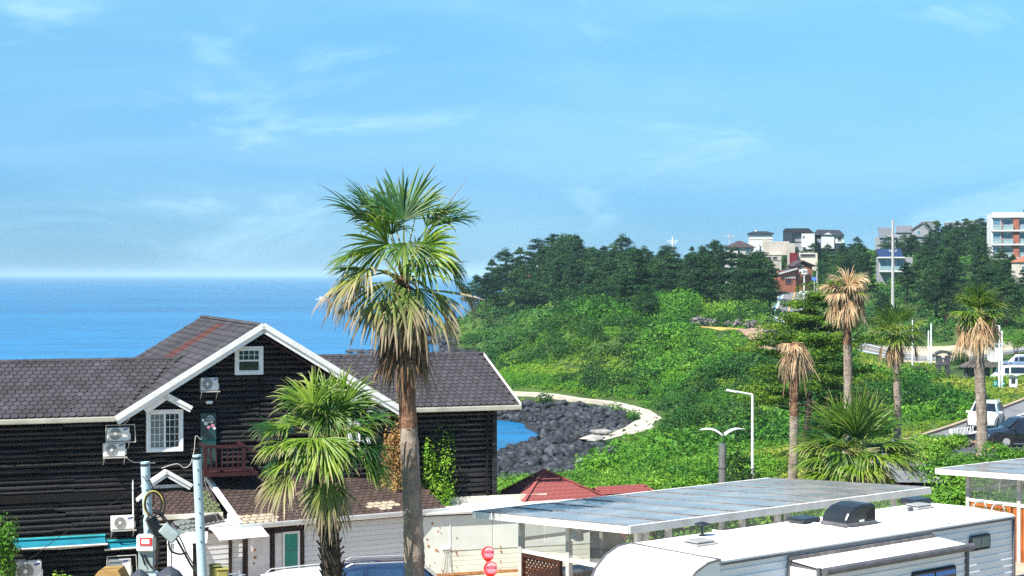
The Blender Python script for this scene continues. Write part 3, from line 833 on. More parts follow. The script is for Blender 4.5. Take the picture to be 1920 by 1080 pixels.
def sky_row(px):
    return np.interp(px, [870, 905, 960, 1000, 1040, 1075, 1110, 1135, 1180, 1230, 1300, 1350, 1400, 1450, 1480, 1530, 1560, 1600, 1640, 1680, 1720, 1760, 1800, 1850, 1900, 1960],
                         [505, 480, 463, 457, 441, 443, 466, 459, 459, 465, 462, 450, 455, 476, 500, 478, 458, 448, 455, 446, 434, 424, 415, 424, 446, 440])
def pine_row(label, pts, step, drop, jit=2.0, hmin=4.5, hmax=14.0, town=False, top=None):
    """trees along a line, each as tall as its top stands in the photograph: drop rows below the skyline"""
    pts = np.array(pts, float)
    for (a, b) in zip(pts[:-1], pts[1:]):
        L_ = np.hypot(*(b[:2]-a[:2])); k = max(1, int(L_/step))
        for j in range(k):
            q = a + (b-a)*(j+rnd.uniform(.15, .85))/k
            x, y = q[0]+rnd.uniform(-jit, jit), q[1]+rnd.uniform(-jit, jit)
            Q = np.array([[x, y]])
            if dist_line(Q, RB)[0] < 5.5 or inpoly(Q, ROAD_GAP)[0] or (inpoly(Q, TOWN)[0] and not town): continue
            px = 960+F*x/y; top_ = (float(sky_row(px)) + drop if top is None else top) + rnd.uniform(-6, 10)
            h = CZ-(top_-HZ)/F*y - float(hg(x, y))
            place_pine(x, y, min(max(h, hmin), hmax), label=label)
def wp(px, d): return ((px-960)/F*d, d)
TOWN = [wp(1372, 345), wp(1535, 340), wp(1545, 440), wp(1372, 440)]
pine_row('pine in the front row on the slope of the point', [wp(905, 380), wp(960, 378), wp(1040, 362), wp(1075, 330)], 3.3, 38)
pine_row('pine in the second row on the point', [wp(885, 398), wp(960, 402), wp(1040, 392), wp(1110, 352)], 3.3, 18)
pine_row('pine on the skyline of the point', [wp(915, 420), wp(960, 424), wp(1040, 430), wp(1120, 392)], 3.3, 0)
FRONT = 'pine in the front row above the green slope'
pine_row(FRONT, [wp(1075, 330), wp(1130, 300), wp(1200, 276), wp(1262, 272), wp(1330, 276), wp(1392, 274)], 3.3, 42)
SECOND = 'pine in the second row above the green slope'
pine_row(SECOND, [wp(1085, 350), wp(1140, 320), wp(1210, 296), wp(1270, 292), wp(1340, 294), wp(1425, 290)], 3.4, 22)
pine_row('pine in the middle of the wood above the cove', [wp(1120, 370), wp(1200, 330), wp(1290, 322), wp(1360, 318), wp(1430, 318)], 3.5, 10)
pine_row('pine on the skyline of the wood above the cove', [wp(1110, 392), wp(1200, 372), wp(1280, 360), wp(1370, 350)], 3.6, 0)
pine_row('pine far back in the wood above the cove', [wp(1120, 410), wp(1230, 398), wp(1340, 392)], 4.0, 2)
RT = 'pine between the brick house and the glazed house'
pine_row(RT, [wp(1532, 318), wp(1580, 314), wp(1632, 308)], 3.4, 26)
pine_row(RT, [wp(1540, 345), wp(1570, 348), wp(1640, 340)], 3.6, 8)
RF1 = 'pine in the front belt right of the power pole'
pine_row(RF1, [wp(1700, 268), wp(1760, 262), wp(1830, 250), wp(1930, 240)], 4.3, 72)
pine_row('pine in the second belt right of the power pole', [wp(1705, 292), wp(1760, 285), wp(1830, 280), wp(1940, 270)], 3.8, 52)
pine_row('pine in the third belt below the apartment block', [wp(1715, 318), wp(1780, 312), wp(1850, 304), wp(1950, 300)], 3.8, 34)
pine_row('pine beside the apartment block', [wp(1715, 350), wp(1790, 345), wp(1850, 335)], 4.1, 18)
pine_row('pine behind the glazed house', [wp(1560, 385), wp(1660, 392), wp(1720, 380), wp(1850, 388)], 4.1, 6, hmin=3.5)
pine_row('pine on the skyline between the grey roofs', [wp(1590, 440), wp(1640, 438), wp(1735, 425), wp(1850, 420)], 6, 0, hmin=3)
pine_row('small pine in front of the slate house', [wp(1466, 394), wp(1530, 398), wp(1600, 396)], 1.7, 0, jit=1.2, hmin=2.5, hmax=8, town=True, top=460)
pine_row('small pine on the bank above the brick house', [wp(1516, 378), wp(1560, 382), wp(1600, 378)], 2.8, 0, jit=1.2, hmin=2.5, hmax=8, town=True, top=474)
pine_row('small pine on the terrace of the concrete house', [wp(1405, 384), wp(1470, 388)], 2.4, 0, jit=1.0, hmin=2, hmax=8, town=True, top=470)
pine_row('pine before the grey roofs on the skyline', [wp(1645, 425), wp(1720, 420), wp(1850, 412)], 3.2, 0, jit=1.5, hmin=3, hmax=9, top=440)
for a, top in ((1742, 416), (1762, 412), (1778, 420), (1796, 412), (1812, 408), (1838, 408), (1850, 414)):
    x, y = wp(a, 446); place_pine(x, y, max(3, CZ-(top-HZ)/F*y-float(hg(x, y))), label='pine standing before the grey blocks on the skyline')
for a, d, h, lab in ((1165, 384, 12, 'small topped pine rising over the wood'), (1608, 432, 5.5, 'single pine standing out right of the gabled house'), (1420, 276, 10.8, 'broad pine left of the climbing road'), (1400, 268, 10.3, 'large broad pine in front of the white house'), (1372, 283, 10.8, 'broad pine left of the white house'), (1442, 282, 9, 'pine at the verge of the climbing road'), (1192, 262, 9.0, 'dark pine standing forward on the green slope'), (1170, 248, 7.0, 'lower dark pine on the green slope'), (1212, 244, 6.0, 'small dark pine lowest on the green slope'), (1655, 262, 5.5, 'rounded pine below the glazed house')):
    x, y = wp(a, d); place_pine(x, y, h, var=2 if a in (1400, 1420) else None, label=lab)
# the lone pine on the bank
near_pine = pine_parts(55, 9.4, 4.9, 50, 520, 0.22, lean=0.03, bare=0.28, flat=0.28, padr=.72)
p = at(1512, 868, 92)
tree('pine_tree', 'lone pine with flat layered pads beside the dead palm stub', 'tree', near_pine, (p.x, p.y, float(hg(p.x, p.y))-.2), 0.6, None, 'pine_needle_near')
for i in range(7):
    if i not in used: raise RuntimeError('pine prototype unused')

# ---------------------------------------------------------------- bushes that stand by themselves
def bush(name, label, loc, rx, rz_, per, leaf, m, seed, n=9, group=None, cat='bush', stemh=0.5):
    rg = np.random.default_rng(seed); r_ = random.Random(seed)
    t_ = thing(name, label, cat, loc, 0, group)
    C = []; Rr = []
    for i in range(n):
        a = i*2.4; q = r_.uniform(.1, .75)*rx; hh = r_.uniform(.25, .8)*rz_
        k = r_.uniform(.35, .6)
        C.append((math.cos(a)*q, math.sin(a)*q, hh+.1)); Rr.append((rx*k, rx*k, rz_*k*.7))
    V, q = leaf_cloud(np.array(C), np.array(Rr), per, leaf, rg, inner=.45, lump=.3)
    V[:, 2] = np.maximum(V[:, 2], 0.02)
    ob('crown', npmesh('crown', V, q), m, t_)
    st = MB()
    for i in range(5):
        c = C[i]; st.tube([(0.05*math.cos(i*1.3), .05*math.sin(i*1.3), -.2), (c[0]*.4, c[1]*.4, c[2]*.5), c], [.04, .03, .015], 5)
    ob('stem', st, 'pine_bark', t_)
    return t_
def gb(px, py, d, dz=0.0):
    p = at(px, py, d); return (p.x, p.y, float(hg(p.x, p.y))+dz)
HB = [(1085, 67, 1.3, 1.5, 'near_leaf', 'leafy bush right of the red hipped roof'),
      (1140, 67, 1.6, 2.0, 'near_leaf', 'light green bush above the long red roof'),
      (1215, 67, 1.7, 2.3, 'near_leaf', 'big leafy bush behind the right end of the long red roof'),
      (1290, 66, 1.8, 2.5, 'near_leaf', 'rounded bright bush left of the steel pillar lamp'),
      (1400, 64, 1.4, 3.0, 'dark_leaf', 'dark bush right of the steel pillar lamp'),
      (1440, 62, 1.2, 2.0, 'near_leaf', 'bush left of the low fan palm'),
      (1225, 74, 1.8, 2.0, 'scrub_leaf', 'mixed green bush at the top of the near bank'),
      (1290, 76, 2.2, 2.6, 'scrub_leaf', 'dark topped bush in front of the path end'),
      (1000, 70, 1.7, 1.8, 'dark_leaf', 'dark low bush behind the red hipped roof'),
      (965, 70, 1.4, 1.9, 'dark_leaf', 'very dark bush at the corner of the log house'),
      (915, 65, 1.2, 1.5, 'near_leaf', 'bright climbing bush left of the red hipped roof'),
      (948, 65, .8, 2.1, 'near_leaf', 'tall sprig bush beside the red hipped roof'),
      (1785, 62, 1.8, 1.6, 'near_leaf', 'bright bush left of the right hand canopy'),
      (1755, 57, 1.3, 1.3, 'near_leaf', 'bush at the corner of the right hand canopy'),
      (1830, 68, 2.2, 1.5, 'near_leaf', 'broad bush above the right hand canopy roof'),
      (1900, 70, 2.0, 1.6, 'near_leaf', 'bush below the parked black car'),
      (1735, 74, 1.7, 1.2, 'near_leaf', 'bush hiding the near end of the road'),
      (1765, 80, 1.5, 1.3, 'near_leaf', 'low bush left of the stone planter'),
      (1800, 196, 1.8, 2.0, 'shrub_leaf', 'round dark shrub between the stone gate and the shelter'),
      (1860, 215, 2.2, 2.4, 'grass_leaf', 'light green shrub behind the shelter'),
      (1905, 205, 2.6, 3.0, 'near_leaf', 'yellow green shrub behind the blue car')]
for i, (px, d, rx, rz_, m, lab) in enumerate(HB):
    x, y = wp(px, d)
    bush('bush', lab, (x, y, float(hg(x, y))), rx, rz_, 420, 0.15, m, 300+i)
# ---------------------------------------------------------------- log house
mat('log_wood', (0.008, 0.007, 0.008), 0.55, scale=1.3, col2=(0.085, 0.077, 0.092), lo=0.46, hi=0.82, bump=0.5, bscale=9, stretch=(0.8, 3, 6), objrand=0.3, spec=0.35)  # grey streaks: weathering, plus highlights on the logs put into the colour
mat('house_core', (0.006, 0.005, 0.005), 0.9)
mat('white_trim', (0.78, 0.77, 0.74), 0.55, var=0.07, scale=2, bump=0.1)
mat('cream_gutter', (0.66, 0.62, 0.52), 0.5, var=0.12, scale=1.5)
mat('shingle', (0.056, 0.052, 0.059), 0.85, var=0.22, scale=0.8, bump=0.5, bscale=60, island=0.2)
mat('shingle_single', (0.056, 0.052, 0.059), 0.85, var=0.22, scale=0.8, bump=0.5, bscale=60, objrand=0.2)
mat('shingle_maroon', (0.085, 0.030, 0.026), 0.85, var=0.12, scale=1.2, bump=0.4, bscale=60, island=0.12)
mat('shingle_brown', (0.072, 0.048, 0.040), 0.85, var=0.22, scale=1.1, bump=0.5, bscale=60, island=0.2, objrand=0.2)
mat('shingle_pale', (0.40, 0.34, 0.25), 0.85, var=0.12, scale=2, bump=0.4, bscale=60, island=0.14)
mat('shingle_grey', (0.24, 0.26, 0.24), 0.85, var=0.15, scale=1.2, bump=0.4, bscale=60, island=0.14)
mat('shingle_green', (0.10, 0.13, 0.06), 0.85, var=0.25, scale=1.2, bump=0.4, bscale=60, island=0.2)
mat('shingle_red', (0.24, 0.066, 0.062), 0.85, var=0.18, scale=1.5, bump=0.4, bscale=60, island=0.16)
mat('roof_board', (0.045, 0.036, 0.038), 0.9, var=0.2)
mat('dark_red_wood', (0.040, 0.010, 0.012), 0.6, var=0.25, scale=3, bump=0.2)
mat('glass_dark', (0.015, 0.028, 0.026), 0.06, var=0.3, spec=0.6)
mat('glass_grey', (0.16, 0.20, 0.20), 0.15, var=0.15, spec=0.6)
mat('glass_teal', (0.012, 0.06, 0.06), 0.1, var=0.3, spec=0.6)
mat('white_frame', (0.80, 0.80, 0.78), 0.4, var=0.04)
mat('sticker_white', (0.85, 0.85, 0.85), 0.6, var=0.03)
mat('sticker_pink', (0.65, 0.25, 0.35), 0.6, var=0.1)

def shingles(quad, cw, rh, keep=None, gap=0.022, th=0.018, hexy=True, rg=rnd, lift=0.034):
    """tabs in courses on a slope: quad = eave-left, eave-right, up vector length point -> list of (8-vert tab verts)"""
    A, B, C = (Vector(p) for p in quad)       # A, B along the eave, C above A
    eu = (B-A); W = eu.length; eu = eu/W
    ev = (C-A); Hh = ev.length; ev = ev/Hh
    nn = eu.cross(ev).normalized()
    if nn.z < 0: nn = -nn
    tabs = []
    rows = int(Hh/rh)+1; cols = int(W/cw)+2
    for j in range(rows):
        v0 = j*rh; 
        for i in range(-1, cols):
            u0 = i*cw + (cw/2 if j % 2 else 0) + rg.uniform(-.008, .008)
            uc = u0+cw/2
            if uc < cw*.3 or uc > W-cw*.3 or v0+rh*.6 > Hh: continue
            if keep and not keep(uc, v0+rh*.5): continue
            vt = v0+rh*1.25
            if vt > Hh: vt = Hh
            a, b = u0+gap/2, u0+cw-gap/2; cx = (b-a)*.22 if hexy else 0
            lo = v0 - rh*.06 + rg.uniform(-.006, .006)
            o = lift + th; o2 = lift*0.2 + th
            pts = [(a, lo+rh*.35, o), (a+cx, lo, o), (b-cx, lo, o), (b, lo+rh*.35, o), (b, vt, o2), (a, vt, o2)]
            P_ = [A + eu*x + ev*y + nn*z for x, y, z in pts]
            Pl = [p - nn*th for p in P_]
            tabs.append((P_+Pl, (uc, v0)))
    return tabs
TABF = [(0, 1, 2, 3, 4, 5), (0, 6, 7, 1), (1, 7, 8, 2), (2, 8, 9, 3), (3, 9, 10, 4), (5, 11, 6, 0)]
def tabs_mesh(tabs):
    m_ = MB()
    for P_, _ in tabs: m_.add(P_, TABF)
    return m_
def put_tab(P_, m, parent, name='shingle'):
    c = sum((Vector(p) for p in P_), Vector())/len(P_)
    return ob(name, MB().add([Vector(p)-c for p in P_], TABF), m, parent, loc=c)

HF = Frame(-13.57, 57.0, 6.2, 20)
house = fthing('log_house', 'dark brown log house with shingled gable roof and white trim', 'house', HF)
EZ, PZ, GW, RZ, RY = 5.95, 9.02, 10.1, 7.67, 4.3      # eave, peak, gable width, wing ridge height and set-back
XL, XR, XW, GD = -9.5, 14.75, 13.9, 13.0              # left end, right end of roof, right wall, gable depth
WY = 0.55                                              # wall plane
core = MB()
core.box(XL+.4, XW-.05, WY+.12, 8.0, 0, EZ-.15)
core.prism([(0.5, EZ-.2), (GW-.5, EZ-.2), (GW/2, PZ-.45)], 1, WY+.12, GD-.4)
core.prism([(WY+.12, EZ-.2), (8.1, EZ-.2), (RY, RZ-.25)], 0, XW-.3, XW-.06)
ob('wall_core', core, 'house_core', house)
# logs: every course is laid from separate logs, round-faced, butting at posts
prof = [(WY+.14, -.085), (WY+.03, -.085), (WY-.03, -.05), (WY-.052, 0), (WY-.03, .05), (WY+.03, .085), (WY+.14, .085)]
logm = MB().prism(prof, 0, -.5, .5).mesh('log', True); logm.materials.append(MATS['log_wood'])
row = 0.19
for j in range(50):
    z = 0.10 + j*row
    if z < EZ-.15: segs = [(XL+.4, -4.62), (-4.5, 2.95), (3.05, 9.75), (9.85, XW)]
    else:
        half = (PZ-.38-z)/((PZ-EZ)/(GW/2))
        if half < 0.25: break
        segs = [(GW/2-half, GW/2+half)] if half < 2.4 else [(GW/2-half, 5.0), (5.03, GW/2+half)]
    cutsegs = []
    for a, b in segs:
        c = a
        while b-c > 3.6: 
            e = c+rnd.uniform(1.8, 3.2); cutsegs.append((c, e-.006)); c = e
        cutsegs.append((c, b))
    for a, b in cutsegs:
        ob('log', logm, None, house, loc=((a+b)/2, rnd.uniform(-.014, .014), z+rnd.uniform(-.006, .006)), rot=(rnd.uniform(-.06, .06), rnd.uniform(-.0012, .0012), 0), scl=(b-a, 1, rnd.uniform(.97, 1.08)))
# side logs of the right end wall
for j in range(31):
    z = 0.10 + j*row
    o = ob('log', logm, None, house, loc=(XW+.55-.02, 4.2, z), rot=(0, 0, R(90)), scl=(7.2, 1, 1))
for x in (-4.56, 3.0, 9.8, XW+.02):
    ob('post', MB().cham(x-.09, x+.09, WY-.10, WY+.14, 0, EZ-.1, .015), 'log_wood', house)
ob('floor_beam', MB().box(XL+.4, 3.0, WY-.09, WY+.1, 3.02, 3.28), 'house_core', house)
# roof slopes
def slope(name, poly, th=.12): return ob(name, MB().slab(poly, th), 'roof_board', house)
wl = slope('roof_slope', [(XL, -.02, EZ), (0.05, -.02, EZ), (2.83, RY, RZ), (XL, RY, RZ)])
wr = slope('roof_slope', [(GW-.05, -.02, EZ), (XR, -.02, EZ), (XR, RY, RZ), (GW-2.83, RY, RZ)])
wb = slope('roof_slope', [(XL, RY, RZ), (XR, RY, RZ), (XR, 8.6, EZ), (XL, 8.6, EZ)])
gl = slope('roof_slope', [(0, -.0, EZ), (GW/2, -.0, PZ), (GW/2, GD, PZ), (0, GD, EZ)])
gr = slope('roof_slope', [(GW/2, -.0, PZ), (GW, -.0, EZ), (GW, GD, EZ), (GW/2, GD, PZ)])
sl = math.hypot(RY, RZ-EZ)
cw, rh = 0.27, 0.31
tr_ = shingles(((GW-2.83, 0, EZ), (XR, 0, EZ), (GW-2.83, RY, RZ)), cw, rh, keep=lambda u, v: u > 2.83 - v/sl*2.83 + .12)
tl_ = shingles(((XL, 0, EZ), (2.83, 0, EZ), (XL, RY, RZ)), cw, rh, keep=lambda u, v: u < -XL + v/sl*2.83 - .1)
single = tr_[:300]
for P_, _ in single: put_tab(P_, 'shingle_single', wr)
left_over = tr_[300:] + tl_
tb = shingles(((XR, 8.6, EZ), (XL, 8.6, EZ), (XR, RY, RZ)), .5, .6)
sg = math.hypot(GW/2, PZ-EZ)
tg = shingles(((0, GD, EZ), (0, 0, EZ), (GW/2, GD, PZ)), cw, rh, keep=lambda u, v: True)
def wing_over(uv):
    y = GD-uv[0]; x = uv[1]/sg*GW/2
    return y < 8.6 and (EZ + (RZ-EZ)/RY*(y if y < RY else 8.6-y)) > EZ + (PZ-EZ)/(GW/2)*x + .02
tg = [q for q in tg if not wing_over(q[1])]
band = [q for q in tg if 5.3 < q[1][0] < 6.9 and q[1][1] > 2.2 and q[1][1] < 5.3]
tgm = [q for q in tg if q not in band]
tg2 = shingles(((GW, 0, EZ), (GW, GD, EZ), (GW/2, 0, PZ)), .4, .5)
rest_o = ob('shingle_field', tabs_mesh(left_over + tgm + tg2 + tb), 'shingle', house); rest_o['kind'] = 'stuff'
mo_ = ob('shingle_strip', tabs_mesh(band), 'shingle_maroon', house); mo_['label'] = 'maroon replaced strip of roof shingles'; mo_['kind'] = 'stuff'
# ridge caps
def ridge(p, q, n, m='shingle_single', parent=house, w=.16, name='ridge_cap'):
    p = Vector(p); q = Vector(q); d = (q-p)/n; dn = d.normalized(); s = dn.cross(Vector((0, 0, 1))).normalized()
    for i in range(n):
        a = p+d*i; b = p+d*(i+1.08); z = Vector((0, 0, .035)); dn_ = Vector((0, 0, -.06))
        m_ = MB().add([a-s*w+dn_, a+z*.4, a+s*w+dn_, b-s*w+dn_+z*.5, b+z, b+s*w+dn_+z*.5], [(0, 1, 4, 3), (1, 2, 5, 4), (3, 4, 5), (0, 2, 1)])
        ob(name, m_, m, parent)
ridge((XL, RY, RZ+.05), (2.7, RY, RZ+.05), 38)
ridge((GW-2.7, RY, RZ+.05), (XR, RY, RZ+.05), 24)
ridge((GW/2, 0, PZ+.05), (GW/2, GD, PZ+.05), 30)
# bargeboards: two stepped white boards on each rake
def barge(a, b, parent, y, w1=.30, w2=.15, th=.05, m='white_trim', name='bargeboard'):
    (x0, z0), (x1, z1) = a, b
    d = Vector((x1-x0, 0, z1-z0)).normalized(); n = Vector((-d.z, 0, d.x))
    if n.z < 0: n = -n
    pts = lambda t0, t1: [(x0+n.x*t0, z0+n.z*t0), (x1+n.x*t0, z1+n.z*t0), (x1+n.x*t1, z1+n.z*t1), (x0+n.x*t1, z0+n.z*t1)]
    ob(name, MB().prism(pts(-w1+.06, .06), 1, y-th, y), m, parent)
    ob(name, MB().prism(pts(.06-w2, .09), 1, y-th-.05, y-th), m, parent)
barge((-.12, EZ-.10), (GW/2, PZ), house, -.005)
barge((GW/2, PZ), (GW+.12, EZ-.10), house, -.005)
ob('soffit_board', MB().prism([(GW/2, PZ-.36), (GW-.1, EZ-.34), (GW-.1, EZ-.40), (GW/2, PZ-.42)], 1, .05, .5), 'dark_red_wood', house)
barge_m = MB().prism([(-.05, EZ-.2), (RY, RZ-.08), (RY, RZ+.06), (-.05, EZ+.05)], 0, XR, XR+.05)
ob('bargeboard', barge_m, 'white_trim', house)
ob('bargeboard', MB().prism([(8.65, EZ-.2), (RY, RZ-.08), (RY, RZ+.06), (8.65, EZ+.05)], 0, XR, XR+.05), 'white_trim', house)
# gutters with a rounded lip
def gutter(p, q, parent, m='cream_gutter', r=.085, name='gutter'):
    p = Vector(p); q = Vector(q); d = (q-p).normalized(); s = d.cross(Vector((0, 0, 1))).normalized()
    if s.y > 0: s = -s
    pr = [(0, .05), (0, -.1), (r*.7, -.125), (r*1.35, -.09), (r*1.6, .02), (r*1.6, .06), (r*1.3, .06), (r*1.2, .0), (r*.2, -.05)]
    vs = [c + s*a + Vector((0, 0, b)) for c in (p, q) for a, b in pr]
    n = len(pr)
    return ob(name, MB().add(vs, [tuple(range(n)), tuple(range(2*n-1, n-1, -1))] + [(i, n+i, n+(i+1) % n, (i+1) % n) for i in range(n)]), m, parent)
gutter((XL, -.05, EZ-.06), (-.12, -.05, EZ-.06), house)
gutter((GW+.12, -.05, EZ-.06), (XR, -.05, EZ-.06), house)
for x in (-4.45, 13.6):
    ob('downpipe', MB().tube([(x, 0.0, EZ-.12), (x, .30, EZ-.4), (x, .42, EZ-.7), (x, .42, .1)], .04, 8), 'house_core', house)

# windows: frame, panes and glazing bars
def window(name, fr, parent, x0, x1, z0, z1, y, cols, rows, gl, split=True, fw=.11, frame_m='white_frame', hung=False):
    f_ = MB()
    f_.box(x0, x1, y-.07, y+.08, z0, z0+fw).box(x0, x1, y-.07, y+.08, z1-fw, z1)
    f_.box(x0, x0+fw, y-.07, y+.08, z0+fw, z1-fw).box(x1-fw, x1, y-.07, y+.08, z0+fw, z1-fw)
    wn_ = ob(name, f_, frame_m, parent)
    s = MB(); i0, i1, j0, j1 = x0+fw, x1-fw, z0+fw, z1-fw
    e = .045
    s.box(i0, i1, y-.045, y+.03, j0, j0+e).box(i0, i1, y-.045, y+.03, j1-e, j1).box(i0, i0+e, y-.045, y+.03, j0+e, j1-e).box(i1-e, i1, y-.045, y+.03, j0+e, j1-e)
    xm = (i0+i1)/2; zm = (j0+j1)/2
    if hung: s.box(i0+e, i1-e, y-.05, y+.03, zm-.03, zm+.03)
    elif split: s.box(xm-.035, xm+.035, y-.05, y+.03, j0+e, j1-e)
    ob('sash', s, frame_m, wn_)
    g = MB()
    for c in range(1, cols):
        x = i0 + (i1-i0)*c/cols; g.box(x-.009, x+.009, y-.022, y-.004, zm if hung else j0+e, j1-e)
    for r_ in range(1, rows):
        z = j0 + (j1-j0)*r_/rows
        if hung and z < zm: continue
        g.box(i0+e, i1-e, y-.023, y-.003, z-.009, z+.009)
    ob('glazing_bar', g, frame_m, wn_)
    if hung:
        ob('pane', MB().box(i0+.02, i1-.02, y, y+.01, zm, j1-.02), gl[0], wn_); ob('pane', MB().box(i0+.02, i1-.02, y, y+.01, j0+.02, zm), gl[1], wn_)
    elif split:
        ob('pane', MB().box(i0+.02, xm, y, y+.01, j0+.02, j1-.02), gl[0], wn_); ob('pane', MB().box(xm, i1-.02, y, y+.01, j0+.02, j1-.02), gl[1], wn_)
    else: ob('pane', MB().box(i0+.02, i1-.02, y, y+.01, j0+.02, j1-.02), gl[0], wn_)
    return wn_
def span(fr, px0, px1, py0, py1, y):
    a = fr.hit(px0, py1, 1, y); b = fr.hit(px1, py0, 1, y); return a.x, b.x, a.z, b.z
x0, x1, z0, z1 = span(HF, 440, 493, 649, 703, WY-.1); window('window', HF, house, x0, x1, z0, z1, WY-.1, 4, 4, ('glass_dark', 'glass_dark'), hung=True)
x0, x1, z0, z1 = span(HF, 274, 343, 767, 848, WY-.1); window('window', HF, house, x0, x1, z0, z1, WY-.1, 6, 5, ('glass_grey', 'glass_dark'))
x0, x1, z0, z1 = span(HF, 652, 694, 757, 848, WY-.1); window('window', HF, house, x0, x1, z0, z1, WY-.1, 4, 5, ('glass_grey', 'glass_dark'))
def hood(px0, px1, pxm, pyt, pyb, y=WY-.1):
    a = HF.hit(px0, pyb, 1, y); b = HF.hit(px1, pyb-4, 1, y); c = HF.hit(pxm, pyt, 1, y)
    h = thing  # each window hood: two raking boards and a small roof
    t1 = ob('window_hood', MB().slab([(a.x, y-.32, a.z), (c.x, y-.32, c.z), (c.x, y+.1, c.z), (a.x, y+.1, a.z)], .05), 'white_trim', house)
    ob('hood_roof', MB().slab([(b.x, y-.32, b.z), (c.x, y-.32, c.z), (c.x, y+.1, c.z), (b.x, y+.1, b.z)], .05), 'white_trim', t1)
    for q in (a, b):
        d = Vector((c.x-q.x, 0, c.z-q.z)).normalized(); n = Vector((-d.z, 0, d.x)); n = n if n.z > 0 else -n
        for w0, w1, yy in ((-.20, .0, y-.325), (-.09, .03, y-.365)):
            ob('raking_board', MB().prism([(q.x+n.x*w0, q.z+n.z*w0), (c.x+n.x*w0, c.z+n.z*w0), (c.x+n.x*w1, c.z+n.z*w1), (q.x+n.x*w1, q.z+n.z*w1)], 1, yy-.04, yy), 'white_trim', t1)
hood(267, 358, 309, 736, 766)
hood(648, 716, 676, 728, 757)
hood(263, 358, 310, 880, 911)
x0, x1, z0, z1 = span(HF, 283, 346, 907, 985, WY-.1); window('window', HF, house, x0, x1, z0, z1, WY-.1, 6, 5, ('glass_grey', 'glass_dark'))
# glazed door with stickers, balcony
x0, x1, z0, z1 = span(HF, 374, 406, 772, 887, WY-.06)
door = ob('door', MB().box(x0-.05, x1+.05, WY-.09, WY+.05, z0, z1+.06).box(x0+.06, x1-.06, WY-.11, WY-.09, z0+.05, z0+.25), 'house_core', house)
ob('door_glass', MB().box(x0+.03, x1-.03, WY-.13, WY-.10, z0+.3, z1-.04), 'glass_teal', door)
c = HF.hit(394, 786, 1, WY-.14)
fl = MB()
for k in range(6):
    a = k*math.pi/3; e = c + Vector((math.cos(a)*.15, 0, math.sin(a)*.15)); fl.beam(c, e, .035, .012); 
    for s_ in (-1, 1): fl.beam(c.lerp(e, .6), c.lerp(e, .6)+Vector((math.cos(a+s_*.9)*.07, 0, math.sin(a+s_*.9)*.07)), .025, .012)
ob('sticker', fl, 'sticker_white', door)['label'] = 'white snowflake sticker on the door glass'
for px, py, r_, m_ in ((386, 794, .07, 'sticker_white'), (391, 801, .06, 'sticker_pink'), (399, 798, .07, 'sticker_pink'), (381, 788, .05, 'sticker_white'), (402, 803, .05, 'sticker_white')):
    q = HF.hit(px, py, 1, WY-.14); ob('sticker', MB().disc((q.x, q.y, q.z), r_, 1, .01, 7), m_, door)
ob('door_light', MB().cham(c.x-.14, c.x+.08, WY-.2, WY-.05, HF.hit(391, 757, 1, WY-.1).z, HF.hit(391, 753, 1, WY-.1).z+.03, .02), 'white_frame', house)
a = HF.hit(385, 838, 1, WY-1.2); b = HF.hit(457, 836, 1, WY-1.2); zb = HF.hit(385, 887, 1, WY-1.2).z
bal = ob('balcony_floor', MB().box(a.x-.05, b.x+.5, WY-1.25, WY-.06, zb-.14, zb-.02), 'dark_red_wood', house)
rail = ob('balcony_rail', MB().box(a.x-.06, b.x+.06, WY-1.26, WY-1.14, a.z-.05, a.z+.04), 'dark_red_wood', bal)
ob('balcony_rail', MB().box(a.x-.02, b.x+.02, WY-1.23, WY-1.17, zb+.08, zb+.16), 'dark_red_wood', bal)
for k in range(2):
    x = a.x if k == 0 else b.x
    ob('balcony_rail', MB().box(x-.05, x+.05, WY-1.1, WY-.1, a.z-.04, a.z+.04), 'dark_red_wood', bal)
for x in (a.x, b.x): ob('rail_post', MB().box(x-.06, x+.06, WY-1.25, WY-1.13, zb, a.z-.05), 'dark_red_wood', bal)
for k in range(1, 7):
    x = a.x+(b.x-a.x)*k/7; ob('baluster', MB().box(x-.022, x+.022, WY-1.22, WY-1.18, zb+.16, a.z-.05), 'dark_red_wood', bal)
# stair rail going down to the right of the balcony
for k in range(2):
    ob('stair_rail', MB().beam((b.x+.1, WY-1.2, a.z-.05-k*.75), (b.x+1.5, WY-1.2, a.z-.95-k*.75), .07, .09), 'dark_red_wood', house)

